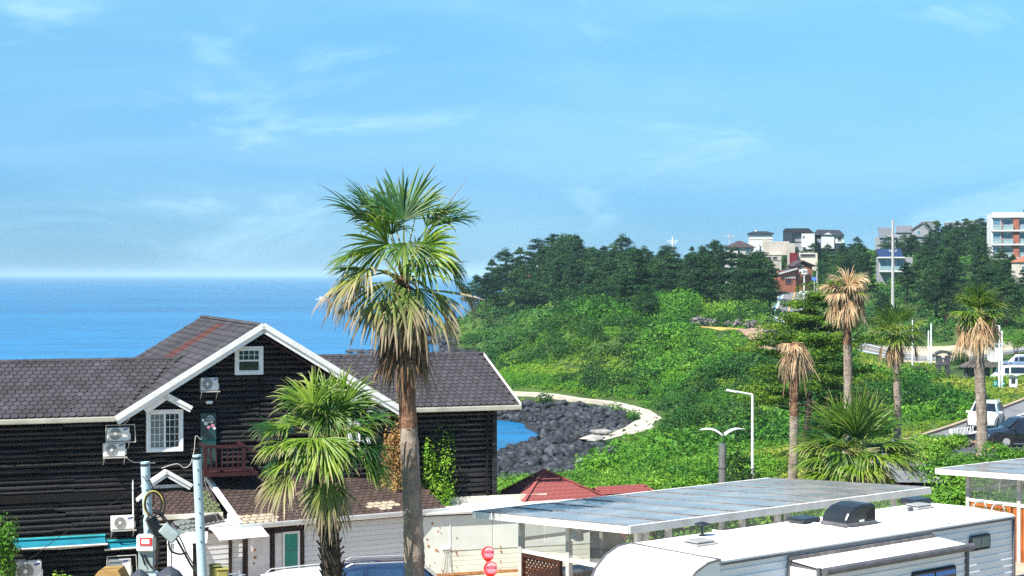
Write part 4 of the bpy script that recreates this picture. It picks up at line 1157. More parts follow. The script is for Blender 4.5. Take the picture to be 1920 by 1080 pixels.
# teal awning rolled out low on the left wall
mat('teal_cloth', (0.008, 0.16, 0.23), 0.7, var=0.15, scale=2, bump=0.15)
mat('teal_cloth_light', (0.02, 0.30, 0.33), 0.7, var=0.15, scale=2, bump=0.15)
mat('awning_metal', (0.62, 0.60, 0.55), 0.4, var=0.12)
def awn(px0, px1, pyt, pyb, label, arms=True, out=.5):
    p = HF.hit(px0, pyt, 1, WY-.1); q = HF.hit(px1, pyt, 1, WY-.1)
    zb = HF.hit(px0, pyb, 1, WY-.1-out).z
    A = thing('awning', label, 'awning', HF.w((p.x, WY-.1, zb)), HF.rz)
    W = q.x-p.x; h = p.z-zb
    nseg = 10; vs = []
    for i in range(nseg+1):
        x = W*i/nseg; sag = math.sin(i/nseg*math.pi)*.03
        vs += [(x, 0, h), (x, -out*.5, h*.62-sag*1.5), (x, -out, h*.30-sag), (x, -out-.01, h*.05-sag)]
    fs = [(i*4+k, i*4+k+1, i*4+k+5, i*4+k+4) for i in range(nseg) for k in range(3)]
    o = ob('cloth', MB().add(vs, fs), 'teal_cloth', A); sm = o.modifiers.new('thick', 'SOLIDIFY'); sm.thickness = .012
    ob('front_bar', MB().tube([(-.1, -out-.02, h*.02), (W+.05, -out-.02, h*.10)], .035, 8), 'awning_metal', A)
    ob('roller', MB().tube([(-.05, -.06, h+.03), (W+.02, -.06, h+.03)], .05, 8), 'teal_cloth_light', A)
    if arms:
        for s_, x in ((1, W*.28), (-1, W*.72)):
            ob('folding_arm', MB().tube([(x-s_*.75, -out, h*.05), (x+s_*.75, -.45, -h*.25)], .028, 6), 'awning_metal', A)
            ob('folding_arm', MB().tube([(x+s_*.75, -.45, -h*.25), (x-s_*.15, -.05, h*.45)], .028, 6), 'awning_metal', A)
    return A
awn(24, 196, 1014, 1031, 'long teal folding awning with pale arms low on the log wall')
awn(199, 263, 1016, 1031, 'short teal awning beside the long one, left of the meter pole', arms=False, out=.35)
ob('wall_conduit', MB().tube([HF.hit(249, 900, 1, WY-.12), HF.hit(250, 965, 1, WY-.12)], .03, 6), 'white_frame', house)

# ---------------------------------------------------------------- air conditioner outdoor units
mat('ac_white', (0.74, 0.74, 0.71), 0.45, var=0.08, scale=4, objrand=0.06)
mat('ac_grille', (0.15, 0.17, 0.18), 0.5, var=0.1)
mat('ac_hub', (0.75, 0.76, 0.76), 0.4, var=0.03)
mat('bracket_metal', (0.50, 0.48, 0.43), 0.5, var=0.2)
mat('logo_blue', (0.01, 0.03, 0.30), 0.4, var=0.03)
mat('louvre_dark', (0.20, 0.27, 0.27), 0.5, var=0.1)
LOGO_T = text_mesh('SAMSUNG', .042, .003)
def ac_unit(label, fr, px0, px1, py0, py1, y, bracket=True, pipe=False, louvre=False, depth=.30):
    a = fr.hit(px0, py1, 1, y-depth); b = fr.hit(px1, py0, 1, y-depth)
    Wd, Hh = b.x-a.x, b.z-a.z
    A = thing('outdoor_unit', label, 'air conditioner', fr.w((a.x, y, a.z)), fr.rz, 'air conditioners on the log house')
    D = depth
    ob('casing', MB().cham(0, Wd, -D, 0, 0, Hh, .018), 'ac_white', A)
    ob('side_cover', MB().cham(Wd, Wd+.05, -D*.7, -.06, Hh*.08, Hh*.55, .012), 'ac_white', A)
    cx, cz, r_ = Wd*.37, Hh*.52, min(Hh*.42, Wd*.32)
    if louvre:
        for k in range(4):
            z = Hh*(.20+.18*k)
            ob('louvre', MB().box(Wd*.06, Wd*.58, -D-.02, -D-.004, z, z+Hh*.10), 'louvre_dark', A)
        lx = Wd*.74
    else:
        g = ob('fan_grille', MB().disc((cx, -D-.006, cz), r_, 1, .012, 24), 'ac_grille', A)
        rg_ = MB()
        for k in range(4): rg_.ring((cx, -D-.016, cz), r_*(.30+.2*k), r_*(.30+.2*k)+.012, 1, .008, 24)
        for k in range(8):
            an = k*math.pi/4; rg_.beam((cx+math.cos(an)*r_*.25, -D-.018, cz+math.sin(an)*r_*.25), (cx+math.cos(an)*r_*.97, -D-.018, cz+math.sin(an)*r_*.97), .009, .006)
        ob('grille_wire', rg_, 'bracket_metal', g)
        ob('hub', MB().disc((cx, -D-.024, cz), r_*.26, 1, .02, 14), 'ac_hub', g)
        lx = Wd*.82
    el = [(lx + Wd*.13*math.cos(t_)*.98 - .0*math.sin(t_), Hh*.86 + Hh*.055*math.sin(t_) + Wd*.03*math.cos(t_)) for t_ in np.linspace(0, 2*math.pi, 16, endpoint=False)]
    lg = ob('logo', MB().prism(el, 1, -D-.008, -D-.001), 'logo_blue', A)
    s_ = Wd*.2/0.23
    ob('logo_text', LOGO_T.copy(), 'sticker_white', lg, loc=(lx, -D-.010, Hh*.86), rot=(R(90), R(-8), 0), scl=(s_*.8, s_*.8, 1))
    if bracket:
        bk = MB()
        for x in (.02, Wd-.02):
            bk.box(x-.018, x+.018, -D-.06, .02, -.05, -.012); bk.beam((x, -D-.03, -.045), (x, 0, -.30), .025)
        bk.box(-.02, Wd+.06, -D-.07, -D-.035, -.05, -.012)
        ob('bracket', bk, 'bracket_metal', A)
    if pipe == 'cage':
        c_ = MB()
        P = [(-.05, -D-.06, -.04), (-.05, -D-.06, Hh*1.2), (Wd+.16, -D-.06, Hh*1.2), (Wd+.2, -D-.06, -.04)]
        for u, v in zip(P, P[1:]+P[:1]): c_.tube([u, v], .016, 6)
        ob('cage', c_, 'bracket_metal', A)
    return A
ac_unit('outdoor unit with its cage frame, upper of the pair left of the big window', HF, 201, 243, 801, 828, WY-.06, pipe='cage')
ac_unit('lower outdoor unit of the pair left of the big window', HF, 194, 235, 831, 857, WY-.06)
ac_unit('outdoor unit high on the gable, left of the small attic window', HF, 377, 409, 708, 733, WY-.06)
ac_unit('outdoor unit at the right foot of the gable, above the short palm', HF, 690, 729, 763, 786, WY-.06)
ac_unit('outdoor unit on the lower wall above the short teal awning', HF, 209, 252, 967, 994, WY-.06)
ac_unit('outdoor unit with horizontal louvres under the short teal awning', HF, 203, 246, 1047, 1082, WY-.1, pipe='cage', louvre=True)
ac_unit('large outdoor unit standing low at the bottom left corner', HF, 30, 78, 1052, 1092, WY-1.0, bracket=True)
for o in [o for o in bpy.data.objects if o.name.startswith('outdoor_unit')][:0]: pass
# loose cables on the wall
mat('cable_pale', (0.55, 0.52, 0.47), 0.6, var=0.1)
mat('cable_black', (0.012, 0.012, 0.013), 0.5, var=0.1)
def cable(label, pts, r, m, n=8, name='cable'):
    L_ = smooth_line([tuple(p) for p in pts], n)
    c = Vector(L_[0]); o = ob(name, MB().tube([Vector(p)-c for p in L_], r, 5), m, loc=c)
    return tag(o, label, 'cable')
hp = lambda px, py, y=WY-.12: HF.w(HF.hit(px, py, 1, y))
cable('pale cable from the lower outdoor unit across the logs to the meter pole', [hp(236, 858), hp(250, 866), hp(262, 867), hp(290, 868)], .014, 'cable_pale')
cable('pale cable looping under the big window to a hook by the door', [hp(303, 878), hp(320, 872), hp(334, 870), hp(345, 877), hp(357, 870), hp(364, 845), hp(367, 818), hp(376, 824), hp(378, 820)], .014, 'cable_pale')
cable('pale refrigerant pipe above the upper outdoor unit', [hp(223, 799, WY-.25), hp(234, 794), hp(242, 785), hp(245, 773)], .022, 'cable_pale')
# ---------------------------------------------------------------- white annex with brown roof
mat('white_plank', (0.72, 0.73, 0.74), 0.6, var=0.06, scale=1.5, objrand=0.05)
mat('door_white', (0.72, 0.70, 0.70), 0.5, var=0.1, scale=2.5)
mat('brown_post', (0.028, 0.015, 0.012), 0.7, var=0.3, scale=4)
mat('door_teal', (0.02, 0.26, 0.20), 0.25, var=0.12, scale=1.5)
mat('rust', (0.42, 0.20, 0.08), 0.9, var=0.3, scale=8)
AF = Frame(-9.25, 55.9, 6.2, 30.5)
annex = fthing('annex', 'low white plank annex with brown shingle roof in front of the log house', 'building', AF)
AW, AE = 7.7, 2.40       # length of the front, gutter height
ob('wall_core', MB().box(-1.5, AW, .12, 2.9, 0, AE-.06), 'white_frame', annex)
planks = MB().prism([(0, 0), (-.02, .005), (-.012, .165), (0, .17)], 0, -.5, .5).mesh('plank')
planks.materials.append(MATS['white_plank'])
spans_ = [(-1.5, -.32), (-.22, .18), (2.42, AW)]
for j in range(13):
    for a, b in spans_:
        ob('plank', planks, None, annex, loc=((a+b)/2, .11, .02+j*.175), scl=(b-a, 1.4, 1))
for j in range(13):   # left return wall
    ob('plank', planks, None, annex, loc=(-1.51, 1.3, .02+j*.175), rot=(0, 0, R(-90)), scl=(2.4, 1.4, 1))
for a, b in ((-1.56, -1.44), (-.32, -.22), (.18, .34), (1.18, 1.32), (2.28, 2.42)):
    ob('post', MB().box(a, b, .02, .14, 0, AE-.2), 'brown_post', annex)
ob('lintel', MB().box(.18, 2.42, .02, .15, 1.98, 2.18), 'brown_post', annex)
ob('eave_board', MB().box(-1.5, AW+.1, .0, .15, AE-.24, AE-.05), 'brown_post', annex)
d1 = ob('door', MB().cham(.36, 1.16, .05, .11, .02, 1.96, .01), 'door_white', annex)
for x, z, s_ in ((.60, 1.45, .05), (.62, 1.2, .06), (.42, 1.88, .05), (1.05, 1.92, .06), (.58, 1.0, .04)):
    ob('rust_mark', MB().disc((x, .046, z), s_, 1, .006, 7), 'rust', d1)
d2 = ob('door', MB().cham(1.34, 1.60, .05, .11, .02, 1.96, .01), 'door_white', annex)
ob('handle', MB().tube([(1.52, .03, .75), (1.42, .02, .75)], .015, 6), 'awning_metal', d2)
d3 = ob('door', MB().box(1.62, 1.70, .03, .12, .02, 1.98).box(2.18, 2.26, .03, .12, .02, 1.98).box(1.70, 2.18, .03, .12, 1.9, 1.98), 'white_frame', annex)
ob('door_panel', MB().box(1.70, 2.18, .06, .10, .02, 1.33), 'door_teal', d3); ob('door_panel', MB().box(1.70, 2.18, .06, .10, 1.36, 1.9), 'door_teal', d3)
# main roof
RD, RR = 3.0, 1.28
rs = ob('roof_slope', MB().slab([(-.05, -.35, AE), (AW+.1, -.35, AE), (AW-.3, RD, AE+RR), (-.05, RD, AE+RR)], .1), 'roof_board', annex)
tabs = shingles(((-.05, -.35, AE), (AW+.1, -.35, AE), (-.05, RD, AE+RR)), .27, .2)
def pale(u, v):
    return (u < 1.35 and v < .55 - .15*abs(u-.9)) or ((u-5.55)**2/.50 + (v-.42)**2/.055 < 1)
pt = [q for q in tabs if pale(*q[1])]; bt = [q for q in tabs if not pale(*q[1])]
bt.sort(key=lambda q: q[1][1])
for P_, _ in bt[:240]: put_tab(P_, MATS['shingle_brown'], rs)
for P_, _ in pt: put_tab(P_, 'shingle_pale', rs)
o = ob('shingle_field', tabs_mesh(bt[240:]), 'shingle_brown', annex); o['kind'] = 'stuff'
gutter((-.1, -.37, AE-.02), (AW+.15, -.37, AE-.02), annex, 'white_trim', r=.075)
ob('rake_board', MB().beam((-.12, -.42, AE+.02), (-.12, RD, AE+RR+.05), .06, .16), 'white_trim', annex)
ob('rake_board', MB().beam((-.05, -.42, AE+.07), (-.05, RD, AE+RR+.10), .10, .03), 'white_trim', annex)
# small mossy lean-to roof left of it
c_ = [AF.l(p) for p in (atz(336, 1003, 8.45), atz(427, 984, 8.45), atz(409, 963, 8.85), atz(324, 978, 8.85))]
lr = ob('porch_slope', MB().slab(c_, .06), 'roof_board', annex)
for P_, _ in shingles((c_[0], c_[1], c_[3]), .26, .17): put_tab(P_, 'shingle_grey', lr)
ob('porch_board', MB().beam(c_[0]-Vector((0, 0, .06)), c_[1]-Vector((0, 0, .06)), .05, .12), 'brown_post', annex)
# brown porch roof on the log house wall between the poles
pf = [HF.hit(283, 966, 1, -.95), HF.hit(417, 963, 1, -.95), HF.hit(392, 912, 1, WY-.05), HF.hit(283, 914, 1, WY-.05)]
za = (pf[0].z+pf[1].z)/2; zt = (pf[2].z+pf[3].z)/2
for p, z in zip(pf, (za, za, zt, zt)): p.z = z
pr_ = ob('porch_roof', MB().slab(pf, .08), 'roof_board', house)
w_ = pf[1].x-pf[0].x
tb_ = shingles((pf[0], pf[1], Vector((pf[0].x, pf[3].y, zt))), .22, .16, keep=lambda u, v: u < w_ - .28*v/ .9)
for P_, (u, v) in tb_:
    put_tab(P_, 'shingle_green' if u > w_-.75 else 'shingle_brown', pr_)
gutter((pf[0].x-.05, -.97, za-.02), (pf[1].x, -.97, za-.02), house, r=.06)
ob('porch_beam', MB().box(pf[0].x+.1, pf[1].x-.1, -.8, -.66, za-.30, za-.12), 'brown_post', house)
for x in (pf[0].x+.2, pf[1].x-.2):
    ob('porch_post', MB().box(x-.06, x+.06, -.79, -.67, 0, za-.30), 'brown_post', house)
ob('porch_gutter_end', MB().beam(HF.hit(257, 938, 1, -.6), HF.hit(271, 926, 1, -.3), .09, .12), 'cream_gutter', house)

# curved white door canopies
mat('canopy_white', (0.80, 0.80, 0.79), 0.35, var=0.04, alpha=0.93)
def canopy(label, px0, px1, py, d, deg, depth=.9, rise=.22):
    a = at(px0, py, d); fr = Frame(a.x, a.y, a.z, deg)
    W = (px1-px0)/F*d/math.cos(R(deg))
    A = thing('door_canopy', label, 'canopy', fr.o, fr.rz)
    vs = []; n = 8
    for i in range(n+1):
        s = i/n
        for x in (0, W): vs.append((x, -depth*s, rise*math.cos(s*1.75)))
    o = ob('sheet', MB().add(vs, [(2*i, 2*i+1, 2*i+3, 2*i+2) for i in range(n)]), 'canopy_white', A)
    md = o.modifiers.new('thick', 'SOLIDIFY'); md.thickness = .02
    for x in (.03, W*.5, W-.03):
        ob('rib', MB().tube([(x, -depth*i/n, rise*math.cos(i/n*1.75)-.03) for i in range(n+1)], .018, 5), 'awning_metal', A)
    ob('wall_rail', MB().box(0, W, -.03, .03, rise-.05, rise+.03), 'awning_metal', A)
    return A
canopy('curved white canopy over the annex door right of the bare pole', 392, 476, 1003, 55.2, 30.5, depth=1.0)
canopy('curved white canopy left of the bare pole', 316, 388, 1010, 54.6, 8, depth=.8, rise=.18)

# ---------------------------------------------------------------- cream steel store
mat('cream_steel', (0.60, 0.60, 0.50), 0.55, scale=0.9, col2=(0.72, 0.71, 0.60), lo=.4, hi=.6)
mat('cream_steel_pale', (0.64, 0.66, 0.60), 0.55, var=0.06, scale=1.2)
mat('cream_roof', (0.75, 0.74, 0.68), 0.6, var=0.08, scale=1.0)
p0 = atz(793, 1082, 6.2); p1 = atz(1000, 1070, 6.2)
CF = Frame(p0.x, p0.y, 6.2, math.degrees(math.atan2(p1.y-p0.y, p1.x-p0.x)))
store = fthing('steel_store', 'cream steel clad store beside the annex, with rust spots and conduit', 'shed', CF)
CW = (p1-p0).length
zt = CF.hit(800, 965, 1, 0).z
ob('wall', MB().box(0, CW+2.2, .03, 1.9, 0, zt), 'cream_steel', store)
ob('wall_panel', MB().box(-.02, .98, -.02, .03, 0, zt-.02), 'cream_steel_pale', store)
ob('wall_panel', MB().box(1.02, CW*.62, -.015, .03, .9, zt-.02), 'cream_steel_pale', store)
ob('wall_panel', MB().box(CW*.62+.02, CW+2.2, -.015, .03, .9, zt-.02), 'cream_steel_pale', store)
for k in range(5): ob('wall_panel', MB().box(1.02, CW+2.2, -.012+.002*(k % 2), .03, .17*k+.01, .17*(k+1)), 'cream_steel', store)
ob('corner_strip', MB().box(.98, 1.02, -.035, .03, 0, zt), 'white_frame', store)
ob('base_stain', MB().box(0, CW+2.2, -.05, -.02, 0, .10), 'rust', store)
ra, rb, rc, rd = CF.hit(790, 966, 2, zt), CF.hit(1040, 951, 2, zt), CF.hit(1020, 936, 2, zt+.1), CF.hit(790, 943, 2, zt+.1)
roof = ob('roof', MB().box(-.15, CW+2.3, -.18, 2.0, zt, zt+.05), 'cream_roof', store)
for k in range(6):
    x = -.15+(CW+2.45)*k/6
    ob('roof_sheet', MB().box(x+.01, x+(CW+2.45)/6-.01, -.19, 1.9, zt+.05, zt+.065+.006*(k % 2)), 'cream_roof', roof)
ob('rear_parapet', MB().box(-.3, CW+1.2, 1.95, 2.1, zt-.1, zt+.30), 'cream_gutter', store)
ob('under_gutter', MB().box(-.1, CW+2.2, -.10, -.03, zt-.06, zt), 'brown_post', store)
spots = [(.35, 1.9), (.62, 1.75), (.66, 1.55), (.55, 1.62), (.2, 1.1), (.48, .95), (.55, .9), (.42, .5), (.25, .4), (.15, 1.35), (1.25, 1.35), (1.22, .85), (1.25, .75), (2.9, .95), (2.92, .78), (2.9, .42), (2.88, .12), (1.25, .3), (.7, .2)]
for x, z in spots: ob('rust_spot', MB().disc((x, -.026, z), rnd.uniform(.02, .05), 1, .012, 6), 'rust', store)
cb = MB()
for k in range(4):
    x = .78+.05*k; cb.tube([(x, -.05, .98), (x-.05+.03*k, -.07, .6), (x-.10+.07*k, -.05, .05)], .010, 5)
ob('conduit', cb, 'bracket_metal', store)
ob('junction_box', MB().cham(.68, .98, -.08, -.03, .95, 1.05, .01), 'white_frame', store)

# ---------------------------------------------------------------- red round signs in front of the store
mat('sign_red', (0.80, 0.035, 0.03), 0.5, var=0.08)
mat('sign_pink', (0.88, 0.25, 0.30), 0.5, var=0.05)
mat('sign_dark', (0.30, 0.01, 0.05), 0.5, var=0.05)
mat('sign_lilac', (0.72, 0.62, 0.78), 0.5, var=0.05)
mat('sign_orange', (0.88, 0.13, 0.02), 0.5, var=0.05)
ST1 = text_mesh('KAGE', .115, .004); ST2 = text_mesh('SINCE', .07, .004)
def round_sign(label, px, py, d, r_, lower=None):
    c = at(px, py, d); gz = float(hg(c.x, c.y))+.06
    A = thing('round_sign', label, 'sign', (c.x, c.y, gz), R(2))
    zc = c.z-gz
    ob('disc', MB().disc((0, 0, zc), r_, 1, .10, 26), 'sign_red', A)
    f_ = ob('face', MB().disc((.03, -.055, zc), r_*.86, 1, .02, 26), 'sign_pink', A)
    ob('rim', MB().ring((-.02, -.05, zc), r_*.92, r_*1.0, 1, .03, 26), 'sign_pink', A)
    ob('lettering', ST1.copy(), 'sign_dark', f_, loc=(.03, -.069, zc+.02), rot=(R(90), 0, 0), scl=(r_/.2,)*3)
    ob('lettering', ST2.copy(), 'sign_lilac', f_, loc=(.03, -.069, zc-r_*.45), rot=(R(90), 0, 0), scl=(r_/.2,)*3)
    ob('face_line', MB().box(-.1, .17, -.07, -.066, zc-r_*.22, zc-r_*.18), 'sign_lilac', f_)
    arc = MB()
    for k in range(7):
        a = R(40+100*k/6); arc.box(.03+math.cos(a)*r_*.66-.018, .03+math.cos(a)*r_*.66+.018, -.07, -.066, zc+math.sin(a)*r_*.66-.012, zc+math.sin(a)*r_*.66+.012)
    ob('face_mark', arc, 'sticker_white', f_)
    ob('neck', MB().lathe([(.20, zc-r_*.75), (.10, zc-r_*1.25), (.06, zc-r_*1.5), (.06, .5)], 14), 'sign_red', A)
    ob('base', MB().lathe([(.30, 0), (.30, .12), (.22, .3), (.14, .5)], 16), 'sign_orange' if lower else 'sign_red', A)
    return A
round_sign('upper red round sign with pink face in front of the cream store', 915, 1036, 55.0, .21)
round_sign('lower red round sign overlapping the first, nearer the camera', 920, 1065, 53.5, .215, True)

# ---------------------------------------------------------------- red roofed hut and its long low neighbour
mat('hut_wood', (0.30, 0.26, 0.20), 0.8, var=0.25, scale=4)
mat('hut_red_wood', (0.22, 0.055, 0.035), 0.7, var=0.2, scale=4)
hc = atz(1037, 935, 8.55)
GF = Frame(hc.x, hc.y+1.4, 6.3, 22)
hut = fthing('hut', 'small hut with red shingled hipped roof', 'hut', GF)
EZg, PZg, hw = 2.15, 3.15, 1.75
ap = Vector((-.35, .0, PZg))
cor = [Vector((-hw, -1.35, EZg)), Vector((hw, -1.35, EZg)), Vector((hw, 1.35, EZg)), Vector((-hw, 1.35, EZg))]
rf = ob('roof', MB().add([c for c in cor]+[ap]+[c-Vector((0, 0, .1)) for c in cor], [(0, 1, 4), (1, 2, 4), (2, 3, 4), (3, 0, 4), (5, 6, 7, 8), (0, 5, 6, 1), (1, 6, 7, 2), (2, 7, 8, 3), (3, 8, 5, 0)]), 'shingle_red', hut)
for i in range(4):
    A_, B_ = cor[i], cor[(i+1) % 4]; mid = (A_+B_)/2
    eu = (B_-A_).normalized(); up_ = ap - A_; t_ = up_.dot(eu); ev = up_-eu*t_; Hh = ev.length; W_ = (B_-A_).length
    keep = lambda u, v, t_=t_, Hh=Hh, W_=W_: (u > t_*v/Hh+.06) and (u < W_-(W_-t_)*v/Hh-.06)
    for P_, _ in shingles((A_, B_, A_+ev), .24, .2, keep=keep, hexy=False, lift=.012): put_tab(P_, 'shingle_red', rf)
for c in cor: ob('hip_cap', MB().beam(c+Vector((0, 0, .05)), ap+Vector((0, 0, .06)), .12, .05), 'shingle_red', rf)
ob('fascia', MB().box(-hw, hw, -1.34, -1.28, EZg-.26, EZg-.1).box(-hw, -hw+.06, -1.28, 1.3, EZg-.26, EZg-.1).box(hw-.06, hw, -1.28, 1.3, EZg-.26, EZg-.1), 'hut_wood', hut)
for x in (-hw+.2, -.25, .45, hw-.2): ob('post', MB().box(x-.05, x+.05, -1.2, -1.1, 0, EZg-.26), 'hut_wood', hut)
ob('wall', MB().box(-hw+.25, hw-.25, -1.0, 1.1, 0, EZg-.3), 'brown_post', hut)
lc = atz(1115, 930, 8.4)
LF = Frame(lc.x, lc.y+.7, 6.3, 24)
lowr = fthing('low_shed', 'long low shed with dark red roof right of the hipped hut', 'shed', LF)
Lx = 2.55
ob('roof', MB().add([(0, -.55, 2.1), (Lx, -.55, 2.1), (Lx-.25, 0, 2.32), (0, 0, 2.34), (Lx, .6, 2.1), (0, .6, 2.1)], [(0, 1, 2, 3), (3, 2, 4, 5), (1, 4, 2), (0, 5, 4, 1)]), 'shingle_red', lowr)
rs2 = [q for q in shingles(((0, -.56, 2.11), (Lx-.2, -.56, 2.11), (0, 0, 2.35)), .24, .15, hexy=False, lift=.012)]
for P_, _ in rs2: put_tab(P_, 'shingle_red', lowr)
ob('fascia', MB().box(0, Lx, -.56, -.50, 1.98, 2.09), 'hut_red_wood', lowr)
ob('wall', MB().box(.05, Lx-.1, -.4, .5, 0, 1.98), 'hut_red_wood', lowr)
# ---------------------------------------------------------------- travel trailer
mat('rv_roof', (0.80, 0.79, 0.76), 0.55, scale=0.7, col2=(0.66, 0.64, 0.58), lo=.5, hi=.8, stretch=(1, 3, 1), detail=8)
mat('rv_side', (0.70, 0.73, 0.77), 0.30, var=0.03, scale=1.0, spec=0.5)
mat('rv_cap', (0.80, 0.80, 0.80), 0.25, var=0.02, spec=0.5)
mat('rv_trim', (0.10, 0.10, 0.11), 0.5, var=0.2)
mat('rv_seal', (0.17, 0.15, 0.15), 0.7, var=0.3, scale=6)
mat('black_plastic', (0.018, 0.022, 0.028), 0.32, var=0.15, spec=0.5)
mat('grey_plastic', (0.30, 0.30, 0.30), 0.5, var=0.12)
mat('topper_white', (0.80, 0.79, 0.75), 0.7, var=0.05)
mat('orange_lens', (0.75, 0.13, 0.02), 0.25, var=0.05)
mat('chrome_tube', (0.72, 0.72, 0.70), 0.25, var=0.05, metal=0.6)
mat('tyre', (0.02, 0.02, 0.02), 0.8, var=0.2)
mat('blue_tint', (0.03, 0.20, 0.62), 0.15, var=0.05, spec=0.6)
RF = Frame(3.87, 30.77, 8.40, 38.9)
rv = fthing('travel_trailer', 'long white travel trailer with slide-out, black roof unit and ribbed siding', 'trailer', RF)
RL, RW, RH = 9.29, 2.44, 3.30
cap = [(0, RH), (-.30, RH-.03), (-.62, RH-.16), (-.90, RH-.40), (-1.10, RH-.75), (-1.22, RH-1.2), (-1.24, RH-1.7), (-1.15, .95), (-.95, .55), (0, .5)]
ob('body', MB().box(0, RL, .05, RW-.05, .5, RH-.06), 'rv_side', rv)
# ribbed siding, near and far
def siding(y, s):
    vs = []; z = .5; k = 0; prof_ = []
    while z < RH-.10:
        prof_ += [(z, 0), (z+.012, .016), (z+.040, .016), (z+.052, .0)]; z += .15
    prof_.append((RH-.08, 0))
    for x in (0.02, RL-.02): vs += [(x, y+s*o, z) for z, o in prof_]
    n = len(prof_)
    return MB().add(vs, [(i, i+1, n+i+1, n+i) for i in range(n-1)])
ob('siding', siding(.03, -1), 'rv_side', rv); ob('siding', siding(RW-.03, 1), 'rv_side', rv)
fc = MB(); n = len(cap)
vs = []
for y, e in ((0.0, .0), (.10, .04), (RW-.10, .04), (RW, 0.0)): vs += [(x-(e if i not in (0, n-1) else 0), y, z+(e*.6 if 0 < i < 5 else 0)) for i, (x, z) in enumerate(cap)]
fs = [(r_*n+i, r_*n+i+1, (r_+1)*n+i+1, (r_+1)*n+i) for r_ in range(3) for i in range(n-1)] + [tuple(range(n)), tuple(range(4*n-1, 3*n-1, -1))]
ob('front_cap', MB().add(vs, fs), 'rv_cap', rv, smooth=True)
seam = MB()
for y in (-.012, RW+.012): seam.tube([(x-.02 if i else x, y, z+.01) for i, (x, z) in enumerate(cap[:8])], .022, 6)
ob('cap_trim', seam, 'rv_trim', rv)
roof = ob('roof', MB().prism([(-.02, RH-.07), (-.02, RH-.02), (.06, RH+.015), (RW/2, RH+.05), (RW-.06, RH+.015), (RW+.02, RH-.02), (RW+.02, RH-.07)], 0, 0, RL+.02), 'rv_roof', rv)
ob('roof_seam', MB().box(-.02, .02, .02, RW-.02, RH+.012, RH+.024), 'rv_trim', roof)
for xx in (2.3, 4.7, 7.0): ob('roof_seam', MB().box(xx-.03, xx+.03, .03, RW-.03, RH+.020, RH+.054), 'topper_white', roof)
ob('edge_trim', MB().box(0, RL+.03, -.04, -.015, RH-.10, RH-.055).box(0, RL+.03, RW+.015, RW+.04, RH-.10, RH-.055).box(RL+.02, RL+.045, -.03, RW+.03, RH-.10, RH-.05), 'rv_trim', rv)
ob('corner_trim', MB().box(RL-.01, RL+.03, -.035, .02, .5, RH-.1), 'rv_trim', rv)
ob('rear_wall', MB().box(RL-.02, RL+.005, .03, RW-.03, .5, RH-.07), 'rv_cap', rv)
for x in (3.6, 4.5):
    for y in (.1, RW-.3):
        wh = ob('wheel', MB().disc((x, y+.1, .36), .36, 1, .22, 20), 'tyre', rv); ob('rim', MB().disc((x, y-.02, .36), .2, 1, .04, 14), 'chrome_tube', wh)
ob('chassis', MB().box(-1.0, RL, .4, RW-.4, .36, .52), 'rv_trim', rv)
ob('tow_bar', MB().beam((-1.0, .5, .42), (-2.0, RW/2, .42), .1).beam((-1.0, RW-.5, .42), (-2.0, RW/2, .42), .1), 'rv_trim', rv)
q = RF.hit(1129, 1058, 1, RW*.82)
def cap_x(z):
    for (xa, za), (xb, zb) in zip(cap[:-1], cap[1:]):
        if za >= z >= zb: return xa+(xb-xa)*(za-z)/(za-zb+1e-6)
    return -1.0
for y, z in ((RW*.80, RH-.62), (RW*.45, RH-.40), (.35, RH-.62)):
    x = cap_x(z); ob('marker_light', MB().cham(x-.075, x+.0, y-.09, y+.09, z-.035, z+.05, .02), 'orange_lens', rv)
# slide-out with its topper
s0 = RF.hit(1478, 1060, 1, 0); s1 = RF.hit(1745, 1012, 1, 0)
xs0, xs1 = s0.x, RF.hit(1812, 1040, 1, -.75).x
SO = .75
zt = RF.hit(1600, 1033, 1, 0).z - .03
sl_ = ob('slide_out', MB().box(xs0, xs1, -SO, .02, .75, zt-.06), 'rv_side', rv)
def siding2(x0, x1, y, z0, z1):
    prof_ = []; z = z0
    while z < z1-.06: prof_ += [(z, 0), (z+.012, .016), (z+.04, .016), (z+.052, 0)]; z += .15
    prof_.append((z1, 0)); n = len(prof_)
    vs = [(x, y-o, z) for x in (x0, x1) for z, o in prof_]
    return MB().add(vs, [(i, i+1, n+i+1, n+i) for i in range(n-1)])
ob('siding', siding2(xs0+.06, xs1-.06, -SO-.004, .78, zt-.12), 'rv_side', sl_)
for bx_ in ((xs0-.02, xs0+.06, -SO-.05, -SO+.03, .7, zt), (xs1-.06, xs1+.03, -SO-.05, -SO+.03, .7, zt-.10), (xs0-.02, xs0+.05, -.05, .0, .7, zt+.03)):
    ob('slide_frame', MB().box(*bx_), 'rv_trim', sl_)
tp_ = ob('topper', MB().slab([(xs0+.05, -.04, zt+.05), (xs1-.02, -.04, zt+.05), (xs1-.02, -SO-.12, zt-.02), (xs0+.05, -SO-.12, zt-.02)], .012), 'topper_white', rv)
ob('topper_roller', MB().tube([(xs0+.02, -SO-.14, zt-.05), (xs1+.02, -SO-.14, zt-.05)], .075, 10), 'rv_trim', tp_)
ob('topper_rail', MB().box(xs0, xs1-.1, -.06, .01, zt+.05, zt+.12), 'rv_seal', tp_)
ob('topper_arm', MB().beam((xs0+.05, -.04, zt-.02), (xs0+.05, -SO-.1, zt-.08), .04), 'rv_trim', tp_)
